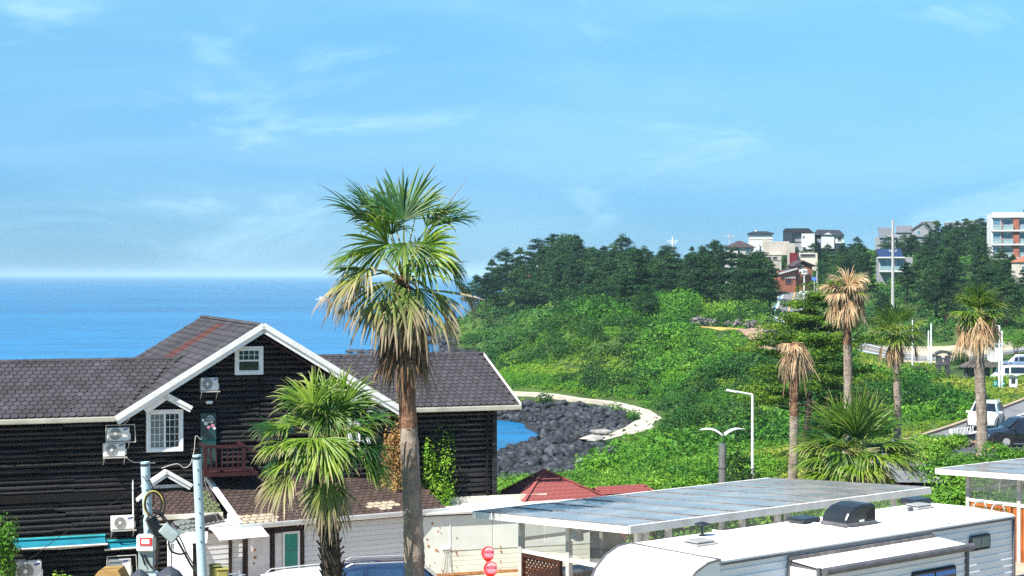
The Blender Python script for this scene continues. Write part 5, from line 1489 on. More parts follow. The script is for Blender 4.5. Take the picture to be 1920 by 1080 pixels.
def rwin(parent, x0, x1, z0, z1, y, split=True, tint=False):
    w_ = ob('window', MB().cham(x0, x1, y-.03, y+.03, z0, z1, .045), 'black_plastic', parent)
    xm = (x0+x1)/2; e = .06
    for a, b in ((x0+e, xm-.02), (xm+.02, x1-e)):
        ob('pane', MB().box(a, b, y-.036, y-.026, z0+e, z1-e), 'glass_dark' if tint else 'glass_grey', w_)
    if tint: ob('window_shade', MB().box(x0+.05, xm-.03, y-.042, y-.036, z1-.17, z1-.08).box(xm+.03, x1-.05, y-.042, y-.036, z1-.17, z1-.08), 'blue_tint', w_)
a = RF.hit(1819, 1034, 1, -.01); b = RF.hit(1856, 994, 1, -.01)
rwin(rv, a.x, b.x, a.z, b.z-.06, -.012)
a = RF.hit(1707, 1110, 1, -SO); b = RF.hit(1790, 1058, 1, -SO)
rwin(sl_, a.x, b.x, b.z-.85, b.z, -SO-.02, tint=True)
# things bolted to the roof
def onroof(px, py): return RF.hit(px, py, 2, RH+.03)
c0 = onroof(1522, 984); c1 = onroof(1610, 984)
acx, acy = onroof(1566, 980).x, RW/2-.02
ac_ = ob('roof_unit', MB().prism([(-.48, 0), (.50, 0), (.50, .32), (.42, .37), (.10, .38), (-.18, .33), (-.38, .22), (-.48, .08)], 1, -.33, .33), 'black_plastic', rv, loc=(acx, acy, RH+.11), smooth=False)
bv = ac_.modifiers.new('bevel', 'BEVEL'); bv.width = .05; bv.segments = 2
ob('unit_base', MB().cham(-.50, .52, -.36, .36, -.08, .02, .03), 'rv_trim', ac_)
vt = MB()
for k in range(6): vt.box(.505, .515, -.28+.09*k, -.22+.09*k, .06, .28)
for k in range(5): vt.box(.02+.09*k, .08+.09*k, -.345, -.33, -.05, .0)
for k in range(7): vt.box(.16+.045*k, .185+.045*k, -.338, -.33, .05, .30-.02*abs(k-5))
ob('vent_slot', vt, 'tyre', ac_)
ob('unit_label', MB().box(-.05, .10, -.34, -.332, .02, .06), 'sticker_white', ac_)
b2 = onroof(1500, 978)
ob('roof_vent', MB().cham(-.3, .3, -.25, .25, 0, .10, .04), 'black_plastic', rv, loc=(b2.x, b2.y-.1, RH+.04))
v1 = onroof(1311, 1022)
vn = ob('roof_vent', MB().cham(-.30, .30, -.24, .24, 0, .06, .02).cham(-.25, .25, -.2, .2, .065, .11, .03), 'grey_plastic', rv, loc=(v1.x, v1.y, RH+.03))
an = onroof(1317, 1004)
ob('antenna', MB().lathe([(.09, 0), (.03, .02), (.025, .18), (.04, .19), (.17, .215), (.15, .235), (.03, .27)], 14), 'black_plastic', rv, loc=(an.x, an.y, RH+.04))
v2 = onroof(1712, 952)
ob('roof_vent', MB().cham(-.30, .30, -.22, .22, 0, .05, .02).cham(-.24, .24, -.18, .18, .055, .10, .02), 'grey_plastic', rv, loc=(v2.x, v2.y-.15, RH+.04))
ob('roof_vent', MB().cham(-.33, .33, -.25, .25, 0, .13, .05), 'black_plastic', rv, loc=(v2.x+.55, v2.y+.35, RH+.04))
ob('roof_bracket', MB().box(-.08, .08, -.05, .05, 0, .02).box(-.05, .05, -.03, .03, .02, .09), 'rv_trim', rv, loc=(v2.x-.55, v2.y-.35, RH+.04))
for y in (.30, .78):
    ob('ladder_rail', MB().tube([(RL-.38, y, RH+.02), (RL-.36, y, RH+.16), (RL-.25, y, RH+.22), (RL+.02, y, RH+.20), (RL+.09, y, RH+.10), (RL+.09, y, .7)], .019, 7), 'chrome_tube', rv, smooth=True)
for k in range(7): ob('ladder_rung', MB().tube([(RL+.09, .30, .9+.32*k), (RL+.09, .78, .9+.32*k)], .016, 6), 'chrome_tube', rv)
cable('thin cable hanging beside the slide-out of the trailer', [RF.w((xs1+.03, -.6, 2.25)), RF.w((xs1+.4, -.03, 2.2)), RF.w((xs1+.62, -.03, 2.1)), RF.w((xs1+.7, -.03, 1.7))], .012, 'cable_black')

# ---------------------------------------------------------------- clear-roofed canopies
mat('canopy_frame', (0.72, 0.70, 0.65), 0.5, var=0.12, scale=2)
mat('canopy_steel', (0.42, 0.42, 0.39), 0.45, var=0.1)
m = mat('roof_sheet', (0.30, 0.34, 0.38), 0.13, scale=1.1, col2=(0.52, 0.52, 0.50), lo=.42, hi=.70, spec=0.75, alpha=0.62, bump=0.10, bscale=2.5)
mat('plastic_sheet', (0.55, 0.56, 0.54), 0.12, var=0.25, scale=1.5, alpha=0.28, spec=0.6, bump=0.6, bscale=3.0)
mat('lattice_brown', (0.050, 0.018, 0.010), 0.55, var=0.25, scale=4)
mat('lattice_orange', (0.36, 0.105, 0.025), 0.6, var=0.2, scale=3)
mat('panel_grey', (0.33, 0.33, 0.34), 0.6, var=0.12)
mat('inner_beige', (0.52, 0.46, 0.36), 0.8, var=0.1)
def clear_canopy(name, label, fr, Lx, Wy, zf, zb, bays, fposts, sposts, rail_z, lat_m, lat_span, back_rail=True):
    A = fthing(name, label, 'canopy', fr)
    zr = lambda y: zf+(zb-zf)*y/Wy
    for k in range(bays):
        x0, x1 = Lx*k/bays+.02, Lx*(k+1)/bays-.02
        ob('roof_panel', MB().slab([(x0, .05, zr(.05)), (x1, .05, zr(.05)), (x1, Wy*.62, zr(Wy*.62)+.012), (x0, Wy*.62, zr(Wy*.62)+.012)], .012), 'roof_sheet', A)
        ob('roof_panel', MB().slab([(x0, Wy*.62+.03, zr(Wy*.62)), (x1, Wy*.62+.03, zr(Wy*.62)), (x1, Wy-.05, zr(Wy)), (x0, Wy-.05, zr(Wy))], .012), 'roof_sheet', A)
    for k in range(bays+1):
        x = Lx*k/bays; ob('rafter', MB().beam((x, .06, zr(0)-.05), (x, Wy-.06, zr(Wy)-.05), .05, .09), 'canopy_steel', A); ob('seam_bar', MB().beam((x, .06, zr(0)+.012), (x, Wy-.06, zr(Wy)+.012), .035, .016), 'rv_seal', A)
    ob('fascia', MB().box(0, Lx, -.03, .05, zf-.17, zf+.01), 'canopy_frame', A)
    ob('fascia', MB().box(0, Lx, Wy-.05, Wy+.03, zb-.15, zb+.01), 'canopy_frame', A)
    ob('fascia', MB().beam((-.02, 0, zf-.08), (-.02, Wy, zb-.08), .06, .16), 'canopy_frame', A)
    ob('fascia', MB().beam((Lx+.02, 0, zf-.08), (Lx+.02, Wy, zb-.08), .06, .16), 'canopy_frame', A)
    sx = .55
    for x in fposts: ob('post', MB().box(x-.06, x+.06, .25, .37, 0, zf-.16), 'canopy_frame', A)
    for y in sposts: ob('post', MB().box(sx-.06, sx+.06, y-.06, y+.06, 0, zr(y)-.10), 'canopy_frame' if y < 1 else 'canopy_steel', A)
    for y in (.8, 2.6, 4.6):
        if y < Wy: ob('post', MB().box(Lx-.6, Lx-.48, y-.06, y+.06, 0, zr(y)-.1), 'canopy_frame', A)
    y1 = max(sposts)
    ob('side_rail', MB().box(sx-.04, sx+.04, .3, y1, rail_z-.06, rail_z+.03), 'canopy_frame', A)
    ob('front_rail', MB().box(fposts[0], fposts[-1], .28, .34, rail_z+.28, rail_z+.36), 'canopy_frame', A)
    if back_rail:
        ob('back_rail', MB().box(sx, Lx-.5, y1-.03, y1+.03, rail_z+.22, rail_z+.30), 'canopy_frame', A)
    # clear plastic curtains
    def sheet(p, q, z0, z1a, z1b):
        p = Vector(p); q = Vector(q); n = 10; vs = []
        nn = (q-p).cross(Vector((0, 0, 1))).normalized()
        for i in range(n+1):
            s = i/n; b = p.lerp(q, s); w_ = nn*(.025*math.sin(s*17)+.02*math.sin(s*7))
            vs += [(b+w_*.6)[:2]+(z0,), (b+w_)[:2]+((z0+z1a)/2,), (b)[:2]+(z1a+(z1b-z1a)*s,)]
        return MB().add(vs, [(3*i+k, 3*i+k+1, 3*i+k+4, 3*i+k+3) for i in range(n) for k in (0, 1)])
    ob('plastic_curtain', sheet((sx, .35, 0), (sx, y1, 0), rail_z, zr(.35)-.12, zr(y1)-.12), 'plastic_sheet', A, smooth=True)
    ob('plastic_curtain', sheet((fposts[0], .31, 0), (fposts[-1], .31, 0), rail_z+.36, zf-.17, zf-.17), 'plastic_sheet', A, smooth=True)
    ob('plastic_curtain', sheet((sx, y1, 0), (Lx-.5, y1, 0), rail_z+.3, zr(y1)-.12, zr(y1)-.12), 'plastic_sheet', A, smooth=True)
    # lattice below the side rail
    ya, yb = lat_span; zl = rail_z-.08; h = 1.55; zb_ = zl-h
    lt = ob('lattice_panel', MB().box(sx-.05, sx+.05, ya, ya+.10, zb_, zl).box(sx-.05, sx+.05, yb-.10, yb, zb_, zl).box(sx-.05, sx+.05, ya+.1, yb-.1, zl-.09, zl).box(sx-.05, sx+.05, ya+.1, yb-.1, zb_, zb_+.08), lat_m, A)
    Wl = yb-ya-.2; Hl = h-.17; st = .135
    for s_, off in ((1, -.012), (-1, .012)):
        k = -int(Hl/st)-1
        while k*st < Wl+Hl:
            c = k*st
            # strip y = c + s*z
            pts = []
            for z in (0, Hl):
                y = c + z if s_ > 0 else c - z + Hl*0
                pts.append((y, z))
            (yA, zA), (yB, zB) = pts
            def clipy(yl):
                t_ = (yl-yA)/(yB-yA); return (yl, zA+(zB-zA)*t_)
            P_ = [(yA, zA), (yB, zB)]
            for i in range(2):
                if P_[i][0] < 0: P_[i] = clipy(0)
                if P_[i][0] > Wl: P_[i] = clipy(Wl)
            if max(yA, yB) > 0 and min(yA, yB) < Wl and abs(P_[0][1]-P_[1][1]) > .05:
                ob('lattice_strip', MB().beam((sx+off, ya+.1+P_[0][0], zb_+.08+P_[0][1]), (sx+off, ya+.1+P_[1][0], zb_+.08+P_[1][1]), .022, .045, up=(1, 0, 0)) if False else
                   MB().beam((sx+off, ya+.1+P_[0][0], zb_+.08+P_[0][1]), (sx+off, ya+.1+P_[1][0], zb_+.08+P_[1][1]), .045, .022, up=(1, 0, 0)), lat_m, lt)
            k += 1
    return A
PF = Frame(2.66, 37.5, 8.40, 38.8)
fp = [PF.hit(px, py, 1, .31).x for px, py in ((1210, 1005), (1253, 1000), (1391, 985), (1458, 976), (1590, 955), (1710, 938))]
sy = [PF.hit(978, 1000, 0, .55).y, PF.hit(1067, 1010, 0, .55).y, .31]
rz_ = PF.hit(1000, 1035, 0, .55).z
lat = (PF.hit(1052, 1060, 0, .55).y, PF.hit(979, 1060, 0, .55).y)
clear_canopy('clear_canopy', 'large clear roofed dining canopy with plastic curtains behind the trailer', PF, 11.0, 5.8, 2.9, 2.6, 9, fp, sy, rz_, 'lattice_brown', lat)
# what stands under it
tag(ob('hanging_lamp', MB().lathe([(.02, .0), (.13, -.05), (.16, -.40), (.15, -.42), (.02, -.42)], 14), 'canopy_steel', loc=PF.w(PF.hit(1082, 990, 1, 2.2)+Vector((0, 0, .12)))), 'grey cylinder lamp hanging under the clear canopy', 'lamp')
q = PF.hit(1150, 1060, 1, 4.6)
ct = thing('service_counter', 'grey counter with beige front standing under the clear canopy', 'counter', PF.w((1.2, 4.2, 0)), PF.rz)
ob('counter_body', MB().cham(0, 6.2, 0, .7, 0, 1.0, .02), 'inner_beige', ct); ob('counter_top', MB().cham(-.05, 6.25, -.08, .78, 1.0, 1.06, .01), 'panel_grey', ct)
ob('counter_front', MB().box(.8, 2.2, -.02, 0, .1, .95).box(3.4, 4.6, -.02, 0, .1, .95), 'panel_grey', ct)
sc_ = thing('grey_partition', 'grey corrugated partition under the clear canopy', 'partition', PF.w((2.9, 2.9, 0)), PF.rz)
ob('panel', MB().box(0, 1.6, -.04, 0, 0, 1.75), 'panel_grey', sc_)
for k in range(8): ob('rib', MB().box(.05+.2*k, .13+.2*k, -.065, -.04, 0, 1.74), 'panel_grey', sc_)
wt = thing('wooden_chair', 'orange wooden chair between the lattice and the trailer front', 'chair', PF.w(PF.hit(1155, 1075, 0, 1.2))*Vector((1, 1, 0)) + Vector((0, 0, 8.46)) if False else (*(PF.w(PF.hit(1162, 1070, 0, .9))).xy, 8.46), PF.rz+.5)
for x in (-.22, .22):
    for y in (-.22, .22): ob('leg', MB().box(x-.025, x+.025, y-.025, y+.025, 0, .45 if y < 0 else 1.0), 'lattice_orange', wt)
ob('seat', MB().box(-.25, .25, -.25, .25, .45, .49), 'lattice_orange', wt); ob('backrest', MB().box(-.2, .2, .2, .24, .6, .75).box(-.2, .2, .2, .24, .85, 1.0), 'lattice_orange', wt)

pc = at(1755, 877, 51.0)
rz2 = R(38.8)
o2 = Vector((pc.x, pc.y, 0)) + Vector((math.sin(rz2), -math.cos(rz2), 0))*5.2
PG = Frame(o2.x, o2.y, pc.z-2.75, 38.8)
sy2 = [PG.hit(1816, 915, 0, .55).y, PG.hit(1912, 925, 0, .55).y, .5]
rz3 = PG.hit(1830, 937, 0, .55).z
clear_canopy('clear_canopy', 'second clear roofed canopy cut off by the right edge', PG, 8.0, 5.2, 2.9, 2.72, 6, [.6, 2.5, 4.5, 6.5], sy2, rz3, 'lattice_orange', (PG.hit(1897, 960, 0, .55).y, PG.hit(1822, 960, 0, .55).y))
# orange plank screen right of that lattice
ps = thing('plank_screen', 'upright orange planks beside the ladder at the right edge', 'screen', PG.w((.55, 0, 0)), PG.rz)
yA = PG.hit(1897, 960, 0, .55).y
for k in range(9):
    y = yA-.05-.17*k; ob('plank', MB().box(-.03, .03, y-.15, y, 0, rz3-.1), 'lattice_orange', ps)
# black covered grill at the right edge
g = at(1925, 1075, 39.5)
gr_ = thing('covered_grill', 'black covered grill at the bottom right corner', 'grill', (g.x, g.y, 8.46), R(20))
ob('lid', MB().lathe([(.42, .98), (.42, 1.05), (.38, 1.2), (.27, 1.33), (.1, 1.38)], 18), 'black_plastic', gr_, smooth=True)
ob('bowl', MB().lathe([(.15, .5), (.33, .65), (.41, .85), (.42, .97)], 18), 'black_plastic', gr_, smooth=True)
for k in range(3):
    a_ = k*2.094; ob('leg', MB().tube([(math.cos(a_)*.25, math.sin(a_)*.25, .62), (math.cos(a_)*.4, math.sin(a_)*.4, 0)], .02, 6), 'rv_trim', gr_)
ob('handle', MB().tube([(-.12, -.43, 1.08), (-.12, -.49, 1.1), (.12, -.49, 1.1), (.12, -.43, 1.08)], .012, 6), 'chrome_tube', gr_)
# ---------------------------------------------------------------- fan palms
TAN = (0.50, 0.36, 0.21)
leafmat('frond_green', [(0.32, (0.045, 0.12, 0.012)), (0.5, (0.10, 0.20, 0.018)), (0.68, (0.19, 0.28, 0.03))], scale=1.6, island=0.35, trans=0.30, rough=0.4, tip=(TAN, .80, 1.1), spec=0.4)
leafmat('frond_deep', [(0.32, (0.012, 0.06, 0.012)), (0.5, (0.03, 0.10, 0.015)), (0.68, (0.07, 0.16, 0.02))], scale=1.6, island=0.35, trans=0.28, rough=0.4, tip=(TAN, .88, 1.2), spec=0.4)
leafmat('frond_yellow', [(0.32, (0.085, 0.18, 0.014)), (0.5, (0.16, 0.28, 0.022)), (0.68, (0.27, 0.36, 0.04))], scale=1.6, island=0.3, trans=0.30, rough=0.4, tip=((0.55, 0.43, 0.25), .78, 1.1), spec=0.4)
leafmat('frond_half', [(0.32, (0.09, 0.15, 0.02)), (0.5, (0.17, 0.22, 0.03)), (0.68, (0.28, 0.27, 0.06))], scale=1.6, island=0.35, trans=0.25, rough=0.5, tip=((0.36, 0.28, 0.19), .42, .85), spec=0.3)
leafmat('frond_dead', [(0.32, (0.12, 0.075, 0.045)), (0.5, (0.25, 0.17, 0.105)), (0.68, (0.42, 0.31, 0.20))], scale=3.0, island=0.45, trans=0.15, rough=0.8, tip=((0.46, 0.35, 0.23), .5, 1.3), spec=0.15)
leafmat('frond_brown', [(0.32, (0.05, 0.026, 0.014)), (0.5, (0.13, 0.075, 0.042)), (0.68, (0.26, 0.17, 0.10))], scale=3.0, island=0.45, trans=0.1, rough=0.85, tip=((0.30, 0.20, 0.12), .5, 1.2), spec=0.1)
leafmat('frond_tan', [(0.32, (0.32, 0.18, 0.09)), (0.5, (0.50, 0.32, 0.17)), (0.68, (0.66, 0.46, 0.27))], scale=3.0, island=0.4, trans=0.15, rough=0.8, tip=((0.70, 0.55, 0.36), .5, 1.2), spec=0.15)
mat('palm_bark', (0.19, 0.14, 0.11), 0.9, scale=2.4, col2=(0.40, 0.33, 0.27), lo=.35, hi=.7, bump=1.0, bscale=14, stretch=(2, 2, .7))
mat('palm_bark_top', (0.075, 0.032, 0.018), 0.9, scale=3, col2=(0.32, 0.18, 0.11), lo=.35, hi=.7, bump=1.0, bscale=12)
mat('palm_boot', (0.030, 0.022, 0.016), 0.85, scale=5, col2=(0.12, 0.085, 0.06), lo=.35, hi=.75, bump=0.6, bscale=20, island=0.4)
mat('petiole', (0.22, 0.24, 0.06), 0.5, var=0.3, scale=2)
mat('petiole_dead', (0.28, 0.16, 0.09), 0.7, var=0.3, scale=2)

def frond_geo(o, h, d, Lb, nseg, phi, droop, rg, fold=0.18, wfac=1.0, side=None, ragged=0.12, N=7, curl=0.0):
    """o crown point, h where the fan starts, d the way it points: one petiole and nseg folded leaflets"""
    o = np.array(o); h = np.array(h); d = np.array(d, float); d /= np.linalg.norm(d)
    up = np.array([0, 0, 1.0])
    s = np.cross(d, up) if side is None else np.array(side, float)
    if np.linalg.norm(s) < .15: s = np.array([rg.normal(), rg.normal(), 0.0])
    s = s - d*(s@d); s /= np.linalg.norm(s); n = np.cross(s, d)
    if n[2] < 0: n = -n
    ph = np.linspace(-phi, phi, nseg) + rg.normal(0, phi/nseg*.35, nseg)
    dphi = 2*phi/nseg
    L_ = Lb*(0.70+0.30*np.cos(ph*.9))*(1+rg.normal(0, ragged, nseg))
    D = np.outer(np.cos(ph), d) + np.outer(np.sin(ph), s) + np.outer(fold*(np.abs(np.sin(ph))-.3), n) + rg.normal(0, .045, (nseg, 3))
    D /= np.linalg.norm(D, axis=1)[:, None]
    P = np.zeros((nseg, N+1, 3)); P[:, 0] = h
    dr = (droop+.08)*(1+rg.normal(0, .4, nseg))
    W = np.zeros((nseg, N+1)); cur = D.copy()
    for k in range(1, N+1):
        t = k/N
        P[:, k] = P[:, k-1] + cur*(L_/N)[:, None]
        cur = cur + np.outer(dr*(t**1.6)*.9, -up) + rg.normal(0, .03+curl*t, (nseg, 3))
        cur /= np.linalg.norm(cur, axis=1)[:, None]
    t = np.linspace(0, 1, N+1)
    wmax = Lb*dphi*.43*wfac
    W[:] = np.minimum(t[None]*L_[:, None]*dphi*1.02*.5+.004, wmax)*np.where(t > .5, ((1-t)/.5)**.75, 1)[None]
    W[:, -1] = .002
    # leaflet cross direction
    T = np.gradient(P, axis=1); T /= np.linalg.norm(T, axis=2)[:, :, None]+1e-9
    X = np.cross(T, np.broadcast_to(n, T.shape)); X /= np.linalg.norm(X, axis=2)[:, :, None]+1e-9
    Nn = np.cross(X, T)
    A_ = P - X*W[:, :, None] - Nn*W[:, :, None]*.35; M_ = P + Nn*W[:, :, None]*.35; B_ = P + X*W[:, :, None] - Nn*W[:, :, None]*.35
    V = np.stack([A_, M_, B_], 2).reshape(-1, 3)             # nseg, N+1, 3 columns
    base = (np.arange(nseg)*(N+1)*3)[:, None, None]; kk = (np.arange(N)*3)[None, :, None]; cc = np.arange(2)[None, None, :]
    i = base+kk+cc
    Q = np.stack([i, i+1, i+4, i+3], -1).reshape(-1, 4)
    tip = np.repeat(np.broadcast_to(t, (nseg, N+1)).ravel(), 3)
    return V, Q, tip
def petiole_geo(o, h, d, r, sag=.12):
    o = Vector(o); h = Vector(h); d = Vector(d).normalized(); L_ = (h-o).length
    m_ = o.lerp(h, .5) + Vector((0, 0, sag*L_))
    return MB().tube([o, o.lerp(m_, .6), m_, h.lerp(m_, .4), h], [r*1.5, r*1.2, r, r*.8, r*.6], 5)
class Palm:
    def __init__(s, label, base, crown, r0, r1, seed, group='fan palms'):
        s.base = Vector(base); s.c = Vector(crown)-s.base
        s.t = thing('fan_palm', label, 'palm tree', s.base, 0, group)
        s.rg = np.random.default_rng(seed); s.r = random.Random(seed); s.r0, s.r1 = r0, r1
    def frond(s, h, d, Lb, m, nseg=38, phi=1.65, droop=.35, pet='petiole', side=None, o=None, name='frond', **k):
        o = s.c + Vector((s.r.uniform(-.06, .06), s.r.uniform(-.06, .06), s.r.uniform(-.15, .15))) if o is None else o
        V, Q, tip = frond_geo(o, h, d, Lb, nseg, phi, droop, s.rg, side=side, **k)
        f = ob(name, npmesh(name, V, Q, False, tip), m, s.t)
        if (Vector(h)-Vector(o)).length > .1: ob('petiole', petiole_geo(o, h, d, .018*max(.8, Lb)), pet, f)
        return f
    def scr(s, hx, hy, tx, ty, d, dh=0.0, dt=0.0, Lb=None, **k):
        """frond whose fan starts at photo point h and points to photo point t"""
        h = at(hx, hy, d+dh)-s.base; t_ = at(tx, ty, d+dt)-s.base
        v = t_-h; return s.frond(h, v, Lb or v.length, **k)
    def ring(s, n, el0, el1, lp, Lb, mats, az0=0.0, **k):
        for i in range(n):
            az = az0 + 2*math.pi*i/n + s.r.uniform(-.35, .35); el = R(s.r.uniform(el0, el1))
            p = Vector((math.cos(az)*math.cos(el), math.sin(az)*math.cos(el), math.sin(el)))
            l_ = lp*s.r.uniform(.8, 1.15)
            h = s.c + p*l_ + Vector((0, 0, -.06*l_*l_*max(0, math.cos(el))))
            dd = (p + Vector((0, 0, -.12))).normalized()
            tang = Vector((-math.sin(az), math.cos(az), 0))
            s.frond(h, dd, Lb*s.r.uniform(.85, 1.1), s.r.choice(mats), side=tang, **k)
    def skirt(s, n, z0, z1, rad, Lb, mats, nseg=20, phi=.55, width=None):
        for i in range(n):
            az = 2*math.pi*i/n*2.618 + s.r.uniform(-.2, .2); zz = s.r.uniform(z0, z1)
            q = Vector((math.cos(az), math.sin(az), 0))
            o = s.c + Vector((0, 0, zz*.35)) + q*.1
            h = s.c + q*rad*s.r.uniform(.55, 1.0) + Vector((0, 0, zz))
            dd = (q*s.r.uniform(.02, .30) + Vector((0, 0, -1))).normalized()
            s.frond(h, dd, Lb*s.r.uniform(.7, 1.1), s.r.choice(mats), nseg=nseg, phi=phi, droop=.5, pet='petiole_dead', side=Vector((-math.sin(az), math.cos(az), 0)), o=o, name='dead_frond', ragged=.22, fold=.05, curl=.05, wfac=.9)
    def trunk(s, top_frac=.3, rough=.03, n=26, m='palm_bark', mt='palm_bark_top', scars=0, lean=None, wob=.04):
        H_ = s.c.length
        pts = []; rs = []
        for i in range(n+1):
            t_ = i/n; p = s.c*t_ + Vector((wob*math.sin(t_*5), wob*.6*math.sin(t_*4+1), 0))
            pts.append(p); rs.append((s.r0+(s.r1-s.r0)*t_)*(1+s.r.uniform(-rough, rough)) * (1.25-.25*min(1, t_*8)))
        cut = int(n*(1-top_frac))
        def col(a, b, nm, mm):
            m_ = MB(); nn = 20
            fine = []; fr_ = []
            for i in range(a, b):
                for k in range(6):
                    f = k/6; fine.append(pts[i].lerp(pts[i+1], f)); fr_.append(rs[i]+(rs[i+1]-rs[i])*f + s.r.uniform(-.006, .006)*(1 if k % 3 else 1.8))
            fine.append(pts[b]); fr_.append(rs[b])
            m_.tube(fine, fr_, nn)
            v2 = []
            for v in m_.v:
                q = Vector(v); ns = mnoise.noise(q*7+Vector((s.r0*99, 0, 0)))*.05+mnoise.noise(q*22)*.04
                ax = pts[min(int(q.z/max(s.c.z, .1)*n), n)]
                d_ = Vector((q.x-ax.x, q.y-ax.y, 0)); v2.append(q + d_*ns)
            m_.v = [tuple(q) for q in v2]
            return ob(nm, m_, mm, s.t, smooth=True)
        col(0, cut, 'trunk', m)
        if cut < n: col(cut, n, 'upper_trunk', mt)
        s.pts, s.rs, s.n = pts, rs, n
    def boots(s, t0, t1, count, size, m='palm_boot', flare=.5, name='leaf_bases'):
        mb = MB()
        for i in range(count):
            t_ = t0+(t1-t0)*i/count; az = i*2.399; k = min(int(t_*s.n), s.n-1)
            ax = s.pts[k].lerp(s.pts[k+1], t_*s.n-k); r_ = s.rs[k]
            q = Vector((math.cos(az), math.sin(az), 0)); tg = Vector((-math.sin(az), math.cos(az), 0))
            w_ = size*s.r.uniform(.7, 1.2); l_ = size*s.r.uniform(1.0, 2.0)
            b = ax + q*r_*.92; e = b + q*l_*flare*s.r.uniform(.5, 1.2) + Vector((0, 0, l_)) + tg*s.r.uniform(-.3, .3)*l_
            vs = [b-tg*w_, b+tg*w_, b+q*w_*.5+Vector((0, 0, .02)), e-tg*w_*.45, e+tg*w_*.45, e+q*w_*.35-Vector((0, 0, w_*.3))]
            mb.add(vs, [(0, 1, 4, 3), (0, 2, 5, 3)[::-1], (1, 2, 5, 4), (3, 4, 5), (0, 2, 1)])
        o = ob(name, mb, m, s.t); o['kind'] = 'stuff'; return o
def base_at(px, d, dz=-.25):
    x, y = wp(px, d); return (x, y, float(hg(x, y))+dz)

# --- the tall palm in front of the house
D1 = 40.0
b_ = at(780, 1200, D1); b_.z = float(hg(b_.x, b_.y))-.1
pa = Palm('tall fan palm with a thick brown skirt of dead fronds, tallest in the scene', b_, at(757, 520, D1), .27, .185, 5)
pa.trunk(top_frac=.36)
G, Y, DG, HFm, DD = 'frond_green', 'frond_yellow', 'frond_deep', 'frond_half', 'frond_dead'
S = pa.scr
cam_side = (1, 0, 0)
S(757, 412, 758, 316, D1, -.2, .1, m=DG, phi=1.5, nseg=36, droop=.12, side=cam_side)
S(740, 420, 730, 335, D1, .5, .9, m=DG, phi=1.3, droop=.15, side=cam_side)
S(698, 420, 622, 356, D1, .1, -.3, m=DG, phi=1.35, droop=.22)
S(708, 405, 664, 338, D1, .6, .9, m=DG, phi=1.1, droop=.2)
S(800, 425, 872, 362, D1, .2, -.1, m=G, phi=1.25, droop=.25)
S(815, 425, 893, 388, D1, -.3, -.7, m=DG, phi=1.3, droop=.3)
S(780, 400, 815, 345, D1, .7, 1.1, m=G, phi=1.1, droop=.35)
S(727, 458, 640, 460, D1, -.7, -1.2, m=Y, phi=1.45, droop=.22, side=(0, -.6, .8))
S(700, 470, 602, 488, D1, -.3, -.4, m=G, phi=1.2, droop=.35)
S(790, 466, 862, 500, D1, -.8, -1.4, m=Y, phi=1.5, droop=.30, side=(.5, -.3, .8))
S(835, 480, 885, 540, D1, -.2, -.3, m=G, phi=1.2, droop=.55)
S(690, 505, 625, 545, D1, -.5, -.9, m=HFm, phi=1.35, droop=.75, Lb=1.55)
S(680, 520, 640, 560, D1, .3, .5, m=HFm, phi=1.2, droop=.8, Lb=1.5)
S(850, 525, 893, 565, D1, .0, .1, m=HFm, phi=1.1, droop=.75, Lb=1.15)
S(733, 527, 712, 610, D1, -.8, -1.1, m=HFm, phi=1.25, droop=.5, Lb=1.7, side=cam_side)
S(782, 540, 800, 620, D1, -.8, -1.1, m=HFm, phi=1.2, droop=.5, Lb=1.6, side=cam_side)
S(815, 550, 845, 600, D1, -.2, -.2, m=HFm, phi=1.1, droop=.8, Lb=1.5)
S(760, 455, 770, 500, D1, -.9, -1.5, m=G, phi=1.5, droop=.5, Lb=1.0, side=cam_side)
S(735, 440, 715, 400, D1, -.7, -1.0, m=G, phi=1.2, droop=.55, Lb=1.05)
pa.ring(3, 0, 45, .8, 1.1, [G, DG], az0=.8, phi=1.3, droop=.4)
pa.ring(3, -50, -25, .7, 1.1, [HFm, DD], az0=.3, phi=1.2, droop=.7, pet='petiole_dead')
pa.skirt(40, -1.6, -.35, .44, 1.15, [DD, 'frond_brown', 'frond_brown'])
pa.skirt(14, -.9, -.2, .5, 1.15, [DD, 'frond_brown', 'frond_tan'])
ob('flower_stalk', MB().tube([pa.c, at(800, 440, D1)-pa.base, at(838, 385, D1)-pa.base, at(874, 338, D1)-pa.base], [.03, .02, .012, .005], 5), 'petiole_dead', pa.t)
pa.boots(.60, .93, 70, .05, m='palm_bark_top', flare=.15)

# --- the short bushy palm left of it
D2 = 38.0
b_ = at(628, 1150, D2); b_.z = float(hg(b_.x, b_.y))-.1
pb = Palm('short bushy fan palm with bright fronds in front of the gable', b_, at(612, 835, D2), .24, .22, 6)
pb.trunk(top_frac=.0, m='palm_boot')
pb.boots(.02, .97, 210, .085, flare=.75)
S = pb.scr
S(588, 770, 560, 690, D2, .0, .1, m=Y, phi=1.25, droop=.45, side=cam_side)
S(612, 760, 618, 688, D2, .5, .8, m=Y, phi=1.2, droop=.35, side=cam_side)
S(640, 765, 668, 690, D2, .2, .2, m=Y, phi=1.2, droop=.4, side=cam_side)
S(575, 760, 540, 712, D2, .6, .9, m=G, phi=1.2, droop=.4)
S(655, 780, 690, 728, D2, .6, .8, m=G, phi=1.1, droop=.5)
S(610, 785, 560, 735, D2, -.6, -.9, m=Y, phi=1.2, droop=.5)
S(615, 770, 620, 800, D2, -.5, -.9, m=G, phi=1.3, droop=.5, Lb=.9, side=cam_side)
S(545, 795, 482, 808, D2, -.2, -.4, m=Y, phi=1.3, droop=.55)
S(540, 830, 480, 850, D2, -.4, -.6, m=G, phi=1.25, droop=.6)
